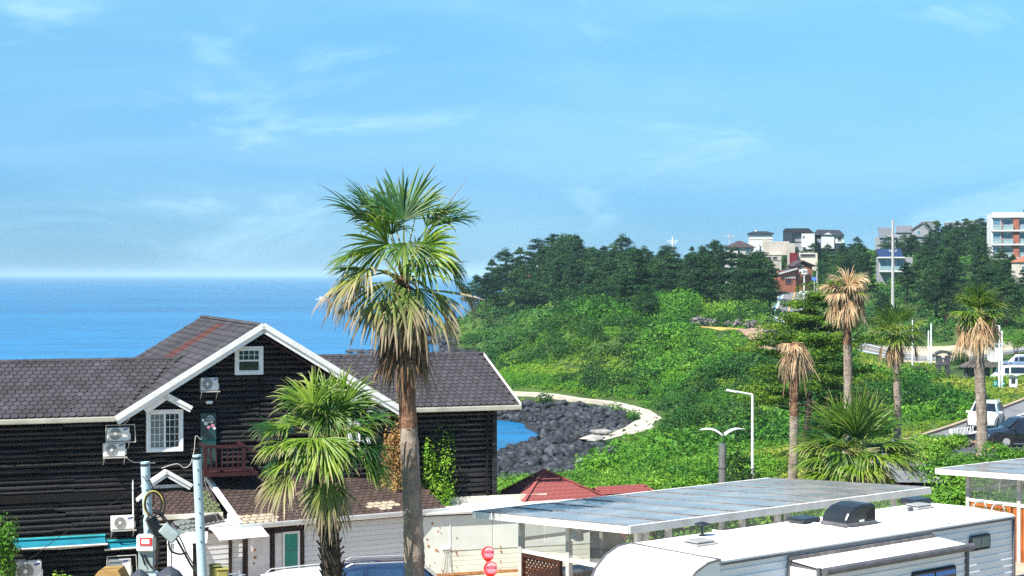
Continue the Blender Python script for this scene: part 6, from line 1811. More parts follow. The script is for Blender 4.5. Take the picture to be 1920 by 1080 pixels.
S(550, 860, 492, 888, D2, -.5, -.8, m=Y, phi=1.3, droop=.5)
S(605, 822, 602, 885, D2, -1.2, -1.7, m=Y, phi=1.5, droop=.35, Lb=1.05, nseg=38, side=cam_side)
S(650, 800, 725, 815, D2, -.2, -.2, m=DG, phi=1.3, droop=.7, Lb=1.1)  # this and the next two: right-side shade put into the frond colour
S(660, 790, 715, 770, D2, .4, .6, m=DG, phi=1.2, droop=.8, Lb=1.1)
S(640, 830, 700, 850, D2, -.7, -1.0, m=DG, phi=1.2, droop=.9, Lb=1.1)
S(676, 850, 725, 895, D2, -.5, -.7, m=Y, phi=.95, droop=.5, Lb=1.15)
S(538, 890, 508, 940, D2, -.6, -.9, m=HFm, phi=1.25, droop=.6, Lb=1.1)
S(612, 905, 610, 960, D2, -.9, -1.1, m=HFm, phi=1.3, droop=.5, Lb=1.1, side=cam_side)
pb.ring(7, 20, 60, .8, 1.1, [G, DG], az0=.4, phi=1.3, droop=.5)
pb.ring(9, -20, 15, .8, 1.1, [G, DG, Y], az0=.9, phi=1.25, droop=.6)
pb.skirt(10, -1.0, -.4, .45, .9, [HFm, DD])

# --- the low broad palm behind the clear canopy
D3 = 54.0
b_ = Vector(base_at(1604, D3))
pc_ = Palm('low broad fan palm behind the clear canopy roof', b_, at(1604, 858, D3), .28, .26, 8)
pc_.trunk(top_frac=.0, m='palm_boot', wob=0); pc_.boots(.1, .98, 90, .09, flare=.7)
S = pc_.scr
S(1604, 812, 1596, 735, D3, -.3, -.4, m=G, phi=1.15, droop=.12, Lb=1.5, nseg=36, side=cam_side)
S(1625, 815, 1645, 742, D3, .3, .4, m=G, phi=1.0, droop=.2, Lb=1.4, side=cam_side)
S(1580, 815, 1555, 745, D3, .2, .2, m=G, phi=1.0, droop=.15, Lb=1.4, side=cam_side)
S(1560, 838, 1492, 815, D3, -.1, -.2, m=G, phi=1.1, droop=.3)
S(1550, 856, 1482, 868, D3, -.4, -.5, m=G, phi=1.1, droop=.35)
S(1560, 880, 1490, 900, D3, -.6, -.8, m=Y, phi=1.0, droop=.3)
S(1650, 840, 1722, 832, D3, .0, .0, m=G, phi=1.1, droop=.45)
S(1662, 862, 1740, 885, D3, -.3, -.4, m=DG, phi=1.1, droop=.35)
S(1648, 868, 1668, 915, D3, -.9, -1.2, m=Y, phi=1.0, droop=.3, Lb=1.2)
S(1590, 852, 1575, 895, D3, -.9, -1.3, m=G, phi=1.3, droop=.5, Lb=1.2, side=cam_side)
S(1620, 845, 1640, 870, D3, -.9, -1.3, m=G, phi=1.2, droop=.6, Lb=1.2)
pc_.ring(9, 25, 65, .8, 1.45, [G, DG], phi=1.15, droop=.3)
pc_.ring(12, -15, 20, .8, 1.4, [G, DG, Y], az0=.4, phi=1.15, droop=.45)
pc_.ring(8, -50, -25, .7, 1.2, [HFm, DD], az0=.4, phi=1.0, droop=.6)

# --- four slim palms farther off
def slim(label, px, d, cpx, cpy, r0, r1, seed, tf=.3):
    b_ = Vector(base_at(px, d)); p = Palm(label, b_, at(cpx, cpy, d), r0, r1, seed); p.trunk(top_frac=tf, wob=.05); return p
T_ = 'frond_tan'
p = slim('slim palm stub with only dead tan fronds beside the lone pine', 1484, 74, 1492, 645, .215, .20, 21, .45)
p.skirt(26, -.5, .1, .5, 1.25, [T_, DD], nseg=22, phi=.6); p.ring(7, -40, 10, .3, .7, [T_], phi=.9, droop=1.0, pet='petiole_dead')
p.boots(.45, .98, 60, .07, m='petiole_dead', flare=.25)
for hx, tx in ((1478, 1468), (1500, 1512), (1493, 1494)):
    ob('bare_stalk', MB().tube([p.c, at(hx, 665, 73.5)-p.base, at(tx, 745, 73.5)-p.base], [.035, .03, .015], 5), 'petiole_dead', p.t)
p = slim('tall palm with a dry tan crown standing over the lone pine', 1588, 80, 1590, 545, .22, .20, 22, .3)
p.scr(1588, 545, 1560, 505, 80, -.2, -.2, m=HFm, phi=1.2, droop=.7, Lb=1.2); p.scr(1590, 540, 1596, 498, 80, -.2, -.2, m=T_, phi=1.2, droop=.8, Lb=1.1, side=cam_side)
p.scr(1592, 545, 1612, 505, 80, .2, .3, m=T_, phi=1.2, droop=.8, Lb=1.1); p.scr(1565, 540, 1530, 530, 80, .0, .0, m=T_, phi=1.0, droop=.6, Lb=.9)
p.scr(1575, 535, 1550, 520, 80, -.4, -.6, m=Y, phi=1.2, droop=.6, Lb=.9)
p.ring(8, -10, 60, .45, 1.0, [T_, HFm], phi=1.2, droop=.8, pet='petiole_dead'); p.skirt(26, -.7, .2, .75, 1.2, [T_, T_, DD], nseg=22, phi=.6)
p.scr(1608, 560, 1613, 580, 80, .0, .0, m=T_, phi=.55, droop=.5, Lb=.9); p.boots(.62, .98, 50, .07, m='palm_bark_top', flare=.25)
p = slim('slim palm with upright green fan and two hanging dead fronds', 1682, 95, 1680, 628, .21, .19, 23, .1)
for hx, hy, tx, ty, m_ in ((1680, 605, 1682, 548, G), (1668, 608, 1650, 560, Y), (1692, 608, 1712, 562, Y), (1660, 615, 1632, 590, G), (1700, 618, 1728, 600, Y), (1655, 628, 1630, 630, G), (1702, 630, 1722, 640, G), (1680, 625, 1670, 640, Y), (1690, 625, 1705, 645, Y)):
    p.scr(hx, hy, tx, ty, 95, s_ if False else 0, -.4, m=m_, phi=1.1, droop=.3, Lb=1.35)
p.ring(8, 0, 50, .5, 1.25, [G, Y], phi=1.1, droop=.4)
for hx, tx, ty in ((1655, 1648, 680), (1714, 1722, 680), (1680, 1676, 690), (1690, 1684, 695), (1668, 1660, 690)):
    p.scr(hx, 645, tx, ty, 95, -.1, -.1, m=T_, phi=.6, droop=.4, Lb=1.1, name='dead_frond', pet='petiole_dead')
p.skirt(12, -.9, -.3, .4, 1.1, [T_], nseg=20)
p = slim('slim palm with green top and long tan skirt near the parked cars', 1842, 75, 1834, 590, .255, .22, 24, .12)
for hx, hy, tx, ty, m_ in ((1832, 565, 1828, 528, G), (1820, 575, 1800, 548, Y), (1845, 572, 1862, 545, G), (1855, 582, 1885, 565, G), (1815, 585, 1785, 585, Y), (1840, 585, 1850, 610, G), (1850, 590, 1878, 590, Y), (1822, 585, 1815, 600, Y)):
    p.scr(hx, hy, tx, ty, 75, 0, -.3, m=m_, phi=1.1, droop=.35, Lb=1.05)
p.ring(7, 0, 55, .4, 1.0, [G, Y], phi=1.1, droop=.4)
p.skirt(24, -.7, .0, .75, 1.2, [T_], nseg=22, phi=.6); p.skirt(12, -.4, .0, .9, 1.0, [T_, HFm], nseg=20)
# ---------------------------------------------------------------- cars
mat('paint_white', (0.78, 0.78, 0.77), 0.25, var=0.02, coat=0.6, spec=0.5)
mat('paint_black', (0.012, 0.014, 0.022), 0.2, var=0.05, coat=0.8, spec=0.5)
mat('paint_navy', (0.016, 0.035, 0.085), 0.2, var=0.05, coat=0.8, spec=0.5)
mat('paint_silver', (0.20, 0.27, 0.38), 0.3, var=0.04, coat=0.6, metal=0.3, spec=0.5)
mat('car_glass', (0.012, 0.02, 0.03), 0.05, var=0.1, spec=0.8)
mat('car_glass_blue', (0.02, 0.05, 0.11), 0.05, var=0.1, spec=0.8)
mat('headlamp', (0.75, 0.78, 0.80), 0.1, var=0.05, spec=0.8)
mat('tail_lamp', (0.35, 0.01, 0.01), 0.2, var=0.05)
mat('plate', (0.75, 0.75, 0.72), 0.5, var=0.03)
SUV = [(-2.32, .45, .75, .78, .80, .78), (-2.28, .32, .98, 1.02, .88, .82), (-1.98, .30, 1.02, 1.60, .91, .66), (-1.2, .26, 1.02, 1.70, .92, .68), (0.1, .26, 1.0, 1.70, .92, .68),
       (.55, .26, .99, 1.64, .92, .66), (1.22, .26, .98, 1.06, .92, .70), (2.05, .28, .88, .96, .88, .66), (2.28, .34, .72, .76, .80, .62), (2.34, .45, .6, .62, .74, .6)]
VAN = [(-2.3, .42, .9, 1.86, .82, .74), (-2.26, .30, 1.05, 1.95, .86, .76), (-1.2, .28, 1.08, 1.98, .87, .77), (.6, .28, 1.08, 1.98, .87, .77), (1.15, .28, 1.08, 1.88, .87, .74), (1.85, .28, 1.02, 1.14, .86, .74), (2.2, .32, .82, .88, .82, .7), (2.3, .42, .6, .64, .76, .66)]
def car(name, label, loc, rz, paint, st=SUV, glass='car_glass', rails=True, cat='car', scale=1.0):
    A = thing(name, label, cat, loc, rz); A.scale = (scale,)*3
    def ring(s):
        x, zl, zb, zr_, hb, hr = s; top = zr_-.055
        h = [(hb*.94, zl), (hb, (zl+zb)/2), (hb*.99, zb), (hr+.02, max(top, zb+.01)), (hr*.7, zr_)]
        return [(x, y, z) for y, z in h] + [(x, -y, z) for y, z in reversed(h)]
    n = 10; vs = []
    for s in st: vs += ring(s)
    fs = [(i*n+k, i*n+(k+1) % n, (i+1)*n+(k+1) % n, (i+1)*n+k) for i in range(len(st)-1) for k in range(n)]
    fs += [tuple(range(n)), tuple(range(len(st)*n-1, (len(st)-1)*n-1, -1))]
    ob('body', MB().add(vs, fs), paint, A, smooth=True)
    # glass set just proud of the cabin
    cabin = [i for i in range(len(st)) if st[i][3]-st[i][2] > .4]
    i0, i1 = cabin[0], cabin[-1]
    for sg in (1, -1):
        a, b = st[i0], st[i1]
        def pt(s, f, out=.012):
            x, zl, zb, zr_, hb, hr = s; y = hb*.99+(hr+.02-hb*.99)*f; z = zb+(zr_-.055-zb)*f; return Vector((x, sg*(y+out), z))
        xs = [i0]+list(range(i0+1, i1))+[i1]
        for u, v in zip(xs[:-1], xs[1:]):
            sa, sb = st[u], st[v]
            e = .07
            q = [pt(sa, .10), pt(sb, .10), pt(sb, .86), pt(sa, .86)]
            q = [q[0].lerp(q[1], e), q[1].lerp(q[0], e), q[2].lerp(q[3], e), q[3].lerp(q[2], e)]
            ob('side_window', MB().slab(q, .008), glass, A)
    def screen(u, v, nm):
        sa, sb = st[u], st[v]; hi, lo = (sa, sb) if sa[3] > sb[3] else (sb, sa)
        top = Vector((hi[0], 0, hi[3])); bot = Vector((lo[0], 0, lo[3]))
        dx = .015 if lo[0] > hi[0] else -.015
        P0 = top.lerp(bot, .08); P1 = top.lerp(bot, .90)
        q = [Vector((P0.x+dx, hi[5]*.92, P0.z+.0)), Vector((P0.x+dx, -hi[5]*.92, P0.z)), Vector((P1.x+dx, -lo[5]*1.02, P1.z+.02)), Vector((P1.x+dx, lo[5]*1.02, P1.z+.02))]
        q = [p+Vector((0, 0, .012)) for p in q]
        ob(nm, MB().slab(q, .008), glass, A)
    screen(i1, i1+1, 'windscreen'); screen(i0, max(i0-1, 0), 'rear_window')
    xf, xr = 1.42, -1.42
    for x in (xf, xr):
        for s_ in (1, -1):
            w_ = ob('wheel', MB().disc((x, s_*.80, .34), .34, 1, .22, 20), 'tyre', A)
            ob('rim', MB().disc((x, s_*.905, .34), .22, 1, .02, 12), 'chrome_tube', w_)
            ob('wheel_arch', MB().ring((x, s_*.895, .36), .36, .43, 1, .06, 20), 'tyre', A)
    f = st[-2]; r_ = st[1]
    for s_ in (1, -1):
        ob('headlight', MB().cham(f[0]-.16, f[0]+.03, s_*.45-.18, s_*.45+.18, f[2]-.12, f[2]+.0, .03), 'headlamp', A)
        ob('tail_light', MB().cham(r_[0]-.05, r_[0]+.06, s_*.70-.10, s_*.70+.10, .85, 1.08, .02), 'tail_lamp', A)
        ob('mirror', MB().cham(st[i1][0]+.35, st[i1][0]+.5, s_*1.0-.1, s_*1.0+.1, 1.0, 1.14, .03), paint, A)
        if rails: ob('roof_rail', MB().tube([(-1.8, s_*.60, st[2][3]+.02), (-1.6, s_*.62, st[2][3]+.12), (.2, s_*.62, st[3][3]+.05), (.5, s_*.60, st[3][3]-.02)], .02, 6), 'chrome_tube', A)
    ob('grille', MB().cham(st[-1][0]-.04, st[-1][0]+.015, -.32, .32, .46, .60, .01), 'tyre', A)
    ob('number_plate', MB().box(st[-1][0]+.016, st[-1][0]+.024, -.26, .26, .36, .45), 'plate', A)
    return A
def gnd(px, d): x, y = wp(px, d); return (x, y, float(hg(x, y))+.06)
def onroad(px, py, off=0.0, d=None):
    """point of the near road under a photo column"""
    best = min(RAz, key=lambda q: abs(960+F*(q[0]+off*.87)/(q[1]-off*.49)-px) + (0 if d is None else abs(q[1]-d)*8)); return best
def road_pt(i, off):
    a, b = RAz[i], RAz[i+1]; dx, dy = b[0]-a[0], b[1]-a[1]; L_ = math.hypot(dx, dy)
    return (a[0]+dy/L_*off, a[1]-dx/L_*off, a[2]+.11), math.atan2(dy, dx)
def near_i(y): return int(np.argmin(np.abs(RAz[:, 1]-y)))
pt_, az = road_pt(near_i(110), -2.1)
car('car', 'white estate car coming along the road behind the palm trunk', pt_, az+math.pi+.10, 'paint_white', scale=1.06)
pt_, az = road_pt(near_i(99), 2.6)
car('parked_car', 'black car behind the stone planter at the right edge', pt_, az+math.pi*.5+.55, 'paint_black', scale=1.04)
vp = at(1900, 724, 172); car('van', 'white van parked above the road by the teal sign', (vp.x, vp.y, float(hg(vp.x, vp.y))+.1), R(178), 'paint_white', st=VAN, rails=False, cat='van')
vp = at(1912, 706, 186); car('parked_car', 'blue car half hidden behind the white van', (vp.x, vp.y, float(hg(vp.x, vp.y))+.1), R(160), 'paint_silver')
vp = at(1392, 566, 290)
# cars parked in front of the annex
def pcar(label, px, d, rz, paint, **k):
    x, y = wp(px, d); return car('parked_car', label, (x, y, float(hg(x, y))+.07), rz, paint, **k)
pcar('silver blue car roof in front of the annex doors', 445, 49.4, R(30), 'paint_silver', glass='car_glass_blue', scale=.93)
pcar('white car parked behind the short palm trunk', 610, 50.6, R(28), 'paint_white', glass='car_glass_blue', scale=.95)
pcar('dark blue car parked beside the tall palm trunk', 752, 50.8, R(8), 'paint_navy', glass='car_glass_blue', scale=.95)

# ---------------------------------------------------------------- poles on the left
mat('pole_blue', (0.42, 0.55, 0.62), 0.5, var=0.10, scale=2, bump=0.1)
mat('pole_white', (0.74, 0.75, 0.75), 0.4, var=0.05)
mat('concrete_pole', (0.42, 0.41, 0.40), 0.8, var=0.12, scale=3)
mat('box_grey', (0.30, 0.36, 0.36), 0.5, var=0.15)
mat('box_white', (0.72, 0.72, 0.70), 0.5, var=0.08)
mat('box_red', (0.60, 0.04, 0.04), 0.5, var=0.05)
mat('cable_yellow', (0.50, 0.42, 0.10), 0.5, var=0.15)
mat('cap_dark', (0.03, 0.04, 0.05), 0.6)
mat('waste_green', (0.17, 0.17, 0.05), 0.6, var=0.2)
mat('waste_olive', (0.30, 0.27, 0.08), 0.6, var=0.2)
mat('tarp_dark', (0.035, 0.042, 0.06), 0.6, var=0.3, scale=2, bump=0.4, bscale=4)
DP = 47.0
def wpole(px0, px1, py_top, d, r_, label, name='utility_pole'):
    top = at(px0, py_top, d); gx, gy = wp(px1, d); gz = float(hg(gx, gy))
    A = thing(name, label, 'pole', (gx, gy, gz-.2)); tl = top-Vector((gx, gy, gz-.2))
    ob('shaft', MB().tube([(0, 0, 0), tl*.5, tl], [r_*1.12, r_*1.04, r_], 16), 'pole_blue', A, smooth=True)
    ob('cap', MB().tube([tl-Vector((0, 0, .12)), tl-Vector((0, 0, .05))], r_*1.03, 16), 'cap_dark', A)
    k = MB()
    for j in range(6):
        p = tl*(1-.07*(j+1)) ; k.disc((p.x+.3*r_, p.y-r_*1.0, p.z), .022, 1, .02, 6)
    o = ob('bolt', k, 'cap_dark', A); o['kind'] = 'stuff'
    return A, tl, Vector((gx, gy, gz-.2))
pole1, tl1, pb1 = wpole(272, 290, 866, DP, .13, 'short pale blue pole carrying a meter box and coiled cables')
pole2, tl2, pb2 = wpole(369, 386, 853, DP-1, .125, 'plain pale blue pole left of the annex door canopy')
def pl(px, py, dd=-.35): return at(px, py, DP+dd)-pb1
ob('cable_coil', MB().tube([pl(288, 944)+Vector((math.cos(t_)*.27, -.05+.02*math.sin(3*t_), math.sin(t_)*.36)) for t_ in np.linspace(0, 6.283, 24)], .018, 6), 'cable_yellow', pole1, smooth=True)
ob('cable_coil', MB().tube([pl(289, 945)+Vector((math.cos(t_)*.23, -.09+.02*math.sin(2*t_), math.sin(t_)*.32)) for t_ in np.linspace(0, 6.283, 24)], .022, 6), 'cable_black', pole1, smooth=True)
ob('cable_coil', MB().tube([pl(290, 946)+Vector((math.cos(t_)*.30, -.02+.02*math.sin(2*t_+1), math.sin(t_)*.38)) for t_ in np.linspace(0, 6.283, 24)], .018, 6), 'cable_black', pole1, smooth=True)
# ribbed splice case
a, b = pl(281, 967), pl(297, 1004)
sp = ob('splice_case', MB().tube([a, a.lerp(b, .1), a.lerp(b, .9), b], [.10, .15, .15, .10], 14), 'cable_black', pole1)
for k in range(9):
    c = a.lerp(b, .12+.76*k/8); dv = (b-a).normalized(); ob('rib', MB().tube([c-dv*.014, c+dv*.014], .178, 14), 'black_plastic', sp)
# grey splice box on the span wire
a, b = pl(308, 988, -.6), pl(328, 1010, -.6)
M_ = Matrix.Translation((a+b)/2) @ Matrix.Rotation(R(-42), 4, 'Y').inverted()
ob('junction_box', MB().cham(-.26, .26, -.14, .14, -.17, .17, .03, M_), 'box_grey', pole1)
# meter box
q = pl(276, 1018, -.4)
mb_ = ob('meter_box', MB().cham(q.x-.27, q.x+.22, q.y-.16, q.y+.14, q.z-.22, q.z+.24, .03), 'box_white', pole1)
ob('meter_label', MB().box(q.x-.17, q.x+.17, q.y-.175, q.y-.16, q.z-.05, q.z+.17), 'box_red', mb_)
ob('meter_window', MB().box(q.x-.12, q.x+.10, q.y-.182, q.y-.175, q.z+.0, q.z+.13), 'sticker_white', mb_)
q = pl(277, 1050, -.3); ob('lower_box', MB().cham(q.x-.24, q.x+.20, q.y-.14, q.y+.10, q.z-.32, q.z+.28, .03), 'box_grey', pole1)
q = pl(283, 1090, -.3); ob('lower_box', MB().cham(q.x-.18, q.x+.2, q.y-.10, q.y+.10, q.z-.3, q.z+.3, .03), 'pole_blue', pole1)
ob('side_bracket', MB().beam(pl(257, 938, .1), pl(273, 925, .1), .10, .07), 'box_white', pole1)
def pcable(label, pts, r, m='cable_black'): return cable(label, [at(*p) for p in pts], r, m)
pcable('black service cable running down right from the coil', [(287, 960, 46.6), (300, 965, 46.6), (315, 985, 46.5), (332, 1012, 46.4), (345, 1035, 46.3), (360, 1062, 46.2), (378, 1085, 46)], .035)
pcable('second black cable beside the service cable', [(286, 955, 46.5), (302, 962, 46.5), (320, 985, 46.4), (338, 1010, 46.3), (352, 1040, 46.2), (370, 1070, 46)], .022)
pcable('cable loop hanging under the grey junction box', [(316, 1015, 46.4), (320, 1032, 46.3), (335, 1039, 46.3), (350, 1037, 46.3)], .03)
pcable('black cable hanging beside the meter box', [(292, 1000, 46.5), (299, 1025, 46.5), (296, 1050, 46.5), (288, 1064, 46.5), (278, 1056, 46.5), (270, 1040, 46.5)], .028)
pcable('cable wound round the top of the meter pole', [(267, 893, 46.8), (275, 900, 46.7), (283, 905, 46.7), (288, 930, 46.7), (286, 950, 46.7)], .018)
pcable('left cable dropping past the meter box', [(270, 965, 46.7), (264, 990, 46.7), (264, 1030, 46.6), (272, 1060, 46.5)], .022)
pcable('thin wire crossing the log wall to the corner unit', [(268, 908, 47), (200, 950, 47.2), (120, 1000, 47.5), (60, 1045, 47.8), (0, 1078, 48)], .010)
pcable('thin stay wire from the bare pole to the annex roof', [(383, 900, 46.0), (396, 940, 47.5), (408, 975, 49)], .012, 'cable_pale')
for i, (px, py, w_, h_, m_, lab) in enumerate(((403, 1078, .30, .9, 'waste_green', 'dark green bin beside the bare pole'), (417, 1084, .32, .75, 'waste_olive', 'olive bin right of the dark green one'))):
    x, y = wp(px, 46.3); z = float(hg(x, y)); A = thing('bin', lab, 'bin', (x, y, z), R(12))
    topz = at(px, py-20, 46.3).z-z
    ob('body', MB().cham(-w_/2, w_/2, -w_/2, w_/2, 0, topz-.06, .03), m_, A); ob('lid', MB().cham(-w_/2-.02, w_/2+.02, -w_/2-.02, w_/2+.02, topz-.06, topz, .02), m_, A)
x, y = wp(318, 45.5); z = float(hg(x, y)); zt_ = at(318, 1062, 45.5).z-z
tag(ob('parasol', MB().lathe([(.03, 0), (.03, zt_-.5), (.5, zt_-.42), (.3, zt_-.16), (.06, zt_)], 10), 'tarp_dark', loc=(x, y, z)), 'dark parasol top at the foot of the meter pole', 'parasol')
x, y = wp(262, 45.2); z = float(hg(x, y)); zt_ = at(262, 1068, 45.2).z-z
tag(ob('parasol', MB().lathe([(.03, 0), (.03, zt_-.5), (.42, zt_-.42), (.25, zt_-.16), (.06, zt_)], 10), 'tarp_dark', loc=(x, y, z)), 'dark parasol top left of the meter pole', 'parasol')
x, y = wp(207, 47); z = float(hg(x, y)); zt_ = at(207, 1068, 47).z-z
tag(ob('rusty_roof', MB().prism([(-.45, zt_-.25), (.45, zt_-.25), (.30, zt_+.05), (-.25, zt_+.02)], 1, -.4, .4).box(-.35, .35, -.3, .3, 0, zt_-.25), 'dry_leaf', loc=(x, y, z)), 'small rust brown hutch at the bottom edge below the louvred unit', 'hutch')

# ---------------------------------------------------------------- plants against the house
bush('creeper', 'dark creeper with pale leaves at the bottom left corner', base_at(8, 54.6, 0), .55, 2.6, 200, .12, 'near_leaf', 411, n=10, cat='creeper')
bush('shrub', 'yellow green shrub right of the corner outdoor unit', base_at(120, 50, 0), .45, 1.85, 60, .20, 'bright_leaf', 412, n=8, cat='shrub')
bush('shrub', 'dried golden brown conifer behind the short palm', (*wp(742, 60.4), float(hg(*wp(742, 60.4)))), .62, 5.0, 600, .10, 'dry_leaf', 413, n=16, cat='shrub')
bush('shrub', 'bright green young pine right of the tall palm trunk', (*wp(812, 61.3), float(hg(*wp(812, 61.3)))), .78, 4.9, 360, .13, 'bright_leaf', 414, n=11, cat='shrub')

# ---------------------------------------------------------------- lamps
sp_ = base_at(1355, 56)
L1 = thing('solar_lamp', 'steel pillar lamp with white wing shaped top behind the clear canopy', 'lamp', sp_)
mat('brushed_steel', (0.33, 0.32, 0.30), 0.35, var=0.15, scale=3, metal=0.7)
zt_ = at(1355, 832, 56).z-sp_[2]
ob('pillar', MB().tube([(0, 0, 0), (0, 0, zt_)], .135, 18), 'brushed_steel', L1, smooth=True)
for k in range(4): ob('pillar_band', MB().tube([(0, 0, zt_*.2*(k+1)), (0, 0, zt_*.2*(k+1)+.03)], .140, 18), 'cap_dark', L1)
zw = at(1355, 812, 56).z-sp_[2]
ob('rod', MB().tube([(0, 0, zt_), (0, 0, zw)], .018, 6), 'brushed_steel', L1)
for s_ in (-1, 1):
    vs = []; n = 8
    for i in range(n+1):
        t_ = i/n; x = s_*(.04+.74*t_); z = zw + .10 + .07*math.sin(t_*math.pi*.9) - .15*(1-t_)**3
        wd = .26*(1-t_**2.2)+.01; vs += [(x, -wd, z), (x, 0, z+.05*(1-t_)), (x, wd, z)]
    o = ob('wing', MB().add(vs, [(3*i+k, 3*i+k+1, 3*i+k+4, 3*i+k+3) for i in range(n) for k in (0, 1)]), 'pole_white', L1); md = o.modifiers.new('thick', 'SOLIDIFY'); md.thickness = .025
def street_lamp(label, px, d, py_top, arm_px, arm_py, r_=.06, arm_d=0.0):
    b_ = base_at(px, d); A = thing('street_lamp', label, 'street lamp', b_, 0, 'street lamps'); t_ = at(px, py_top, d)-Vector(b_); e = at(arm_px, arm_py, d+arm_d)-Vector(b_)
    t_.x = 0; t_.y = 0
    ob('post', MB().tube([(0, 0, 0), t_], [r_*1.3, r_], 8), 'pole_white', A, smooth=True)
    ob('arm', MB().tube([t_, t_.lerp(e, .7)], r_*.8, 8), 'pole_white', A, smooth=True)
    v = (e-t_).normalized(); m_ = t_.lerp(e, .62)
    ob('lamp_head', MB().beam(m_, e, .22*r_/.06, .09*r_/.06), 'pole_white', A)
    return A
street_lamp('white street lamp with bent arm on the bank below the pine', 1411, 82, 740, 1362, 731)
street_lamp('white lamp post behind the tan skirted palm', 1874, 150, 612, 1862, 609, .09)
street_lamp('white lamp among the trees on the point, left one', 1020, 388, 502, 1006, 499, .16)
street_lamp('white lamp among the trees on the point, right one', 1042, 392, 494, 1033, 491, .16)
def post(name, label, px, d, py_top, r_, m, cat='post', cross=None, group=None):
    b_ = base_at(px, d); A = thing(name, label, cat, b_, 0, group); h = at(px, py_top, d).z-b_[2]
    ob('shaft', MB().tube([(0, 0, 0), (0, 0, h)], [r_*1.2, r_*.85], 8), m, A, smooth=True)
    for c in cross or ():
        z = at(px, c[0], d).z-b_[2]; w_ = c[1]/F*d/2; ob('crossarm', MB().box(-w_, w_, -.06, .06, z-.07, z+.07), m, A)
        for s_ in (-1, -.4, .4, 1): ob('insulator', MB().lathe([(.05, 0), (.07, .1), (.03, .2)], 8, (s_*w_*.9, 0, z+.07)), 'pole_white', A)
    return A
post('flag_pole', 'left of two white poles by the stone gate', 1741, 205, 620, .10, 'pole_white', 'pole')
post('flag_pole', 'taller right pole of the pair by the stone gate', 1746, 205, 606, .10, 'pole_white', 'pole')
post('flag_pole', 'white pole behind the palm with hanging dead fronds', 1711, 200, 600, .09, 'pole_white', 'pole')
post('flag_pole', 'second white pole beside the lamp post on the right', 1879, 150, 620, .08, 'pole_white', 'pole')
post('flag_pole', 'thin white pole left of the green topped palm', 1621, 260, 592, .09, 'pole_white', 'pole')
post('marker_post', 'thin white post right of the slim palm trunk on the verge', 1688, 100, 742, .05, 'pole_white', 'post')
post('utility_pole', 'concrete power pole in front of the glazed house', 1674, 285, 412, .24, 'concrete_pole', 'pole', cross=((443, 20), (471, 14)))
post('utility_pole', 'white power pole with crossarm above the pine wood', 1261, 400, 444, .18, 'pole_white', 'pole', cross=((452, 20), (456, 14)))
post('utility_pole', 'white power pole among the tall pines on the point', 1071, 420, 455, .18, 'pole_white', 'pole', cross=((462, 14),))
post('utility_pole', 'thin power pole left of the white tower house', 1369, 430, 436, .16, 'concrete_pole', 'pole', cross=((444, 16),))
post('utility_pole', 'white pole with instruments by the brick house', 1508, 318, 505, .14, 'pole_white', 'pole')
post('utility_pole', 'thin pole right of the instrument pole', 1532, 316, 508, .12, 'concrete_pole', 'pole')
post('marker_post', 'thin white post at the bend of the climbing road', 1459, 300, 547, .09, 'pole_white', 'post')
pcable('wire between the power poles over the pine wood', [(1071, 462, 420), (1165, 470, 410), (1261, 453, 400), (1310, 452, 412), (1369, 444, 430), (1420, 440, 440)], .035, 'concrete_pole')
pcable('wire from the point to the first power pole', [(900, 470, 470), (985, 462, 440), (1071, 461, 420)], .03, 'concrete_pole')
b_ = base_at(1508, 317.5); sg = thing('road_sign', 'white instrument panel sign by the brick house', 'sign', b_)
z = at(1508, 505, 317.5).z-b_[2]
ob('panel', MB().box(-.5, .55, -.05, .05, z-.9, z+.1), 'pole_white', sg); ob('panel', MB().box(-1.0, -.5, -.05, .05, z-.35, z-.05), 'pole_white', sg); ob('post', MB().tube([(0, .1, 0), (0, .1, z)], .08, 6), 'pole_white', sg)
for k in range(3): ob('slot', MB().box(-.3+.28*k, -.12+.28*k, -.07, -.05, z-.7, z-.2), 'cap_dark', sg)
b_ = base_at(1502, 300); sg = thing('road_sign', 'small white road sign beside the climbing road', 'sign', b_); z = at(1502, 548, 300).z-b_[2]
ob('panel', MB().box(-.35, .35, -.04, .04, z-.3, z+.25), 'pole_white', sg); ob('post', MB().tube([(0, .06, 0), (0, .06, z)], .05, 6), 'pole_white', sg)
b_ = base_at(1527, 316); sg = thing('road_sign', 'blue road sign beside the brick house', 'sign', b_); z = at(1527, 523, 316).z-b_[2]
mat('sign_blue', (0.12, 0.22, 0.60), 0.5, var=.05)
ob('panel', MB().box(-.5, .5, -.04, .04, z-.4, z+.4), 'sign_blue', sg); ob('post', MB().tube([(0, .06, 0), (0, .06, z)], .05, 6), 'pole_white', sg)

# teal sign with white characters and an arrow, and the small white board beside it
mat('sign_teal', (0.0, 0.20, 0.17), 0.5, var=.06)
b_ = base_at(1873, 150); A = thing('teal_sign', 'teal sign with white characters and arrow on the verge', 'sign', b_, R(-4))
z = at(1873, 719, 150).z-b_[2]; k_ = 150/F
ob('board', MB().box(-10.5*k_, 10.5*k_, -.05, .03, z-6*k_, z+5.5*k_), 'sign_teal', A)
ob('post', MB().tube([(0, .06, 0), (0, .06, z)], .06, 6), 'cap_dark', A)
c1 = MB(); y0, y1 = -.075, -.05
def stroke(m_, x0, x1, z0, z1): m_.box(x0*k_, x1*k_, y0, y1, z+z0*k_, z+z1*k_)
stroke(c1, -8.6, -5.0, 2, 2.7); stroke(c1, -8.6, -7.9, -2.4, 2); stroke(c1, -7.9, -5.0, -2.4, -1.7); stroke(c1, -5.6, -5.0, -.6, 2)
ob('character', c1, 'sticker_white', A)
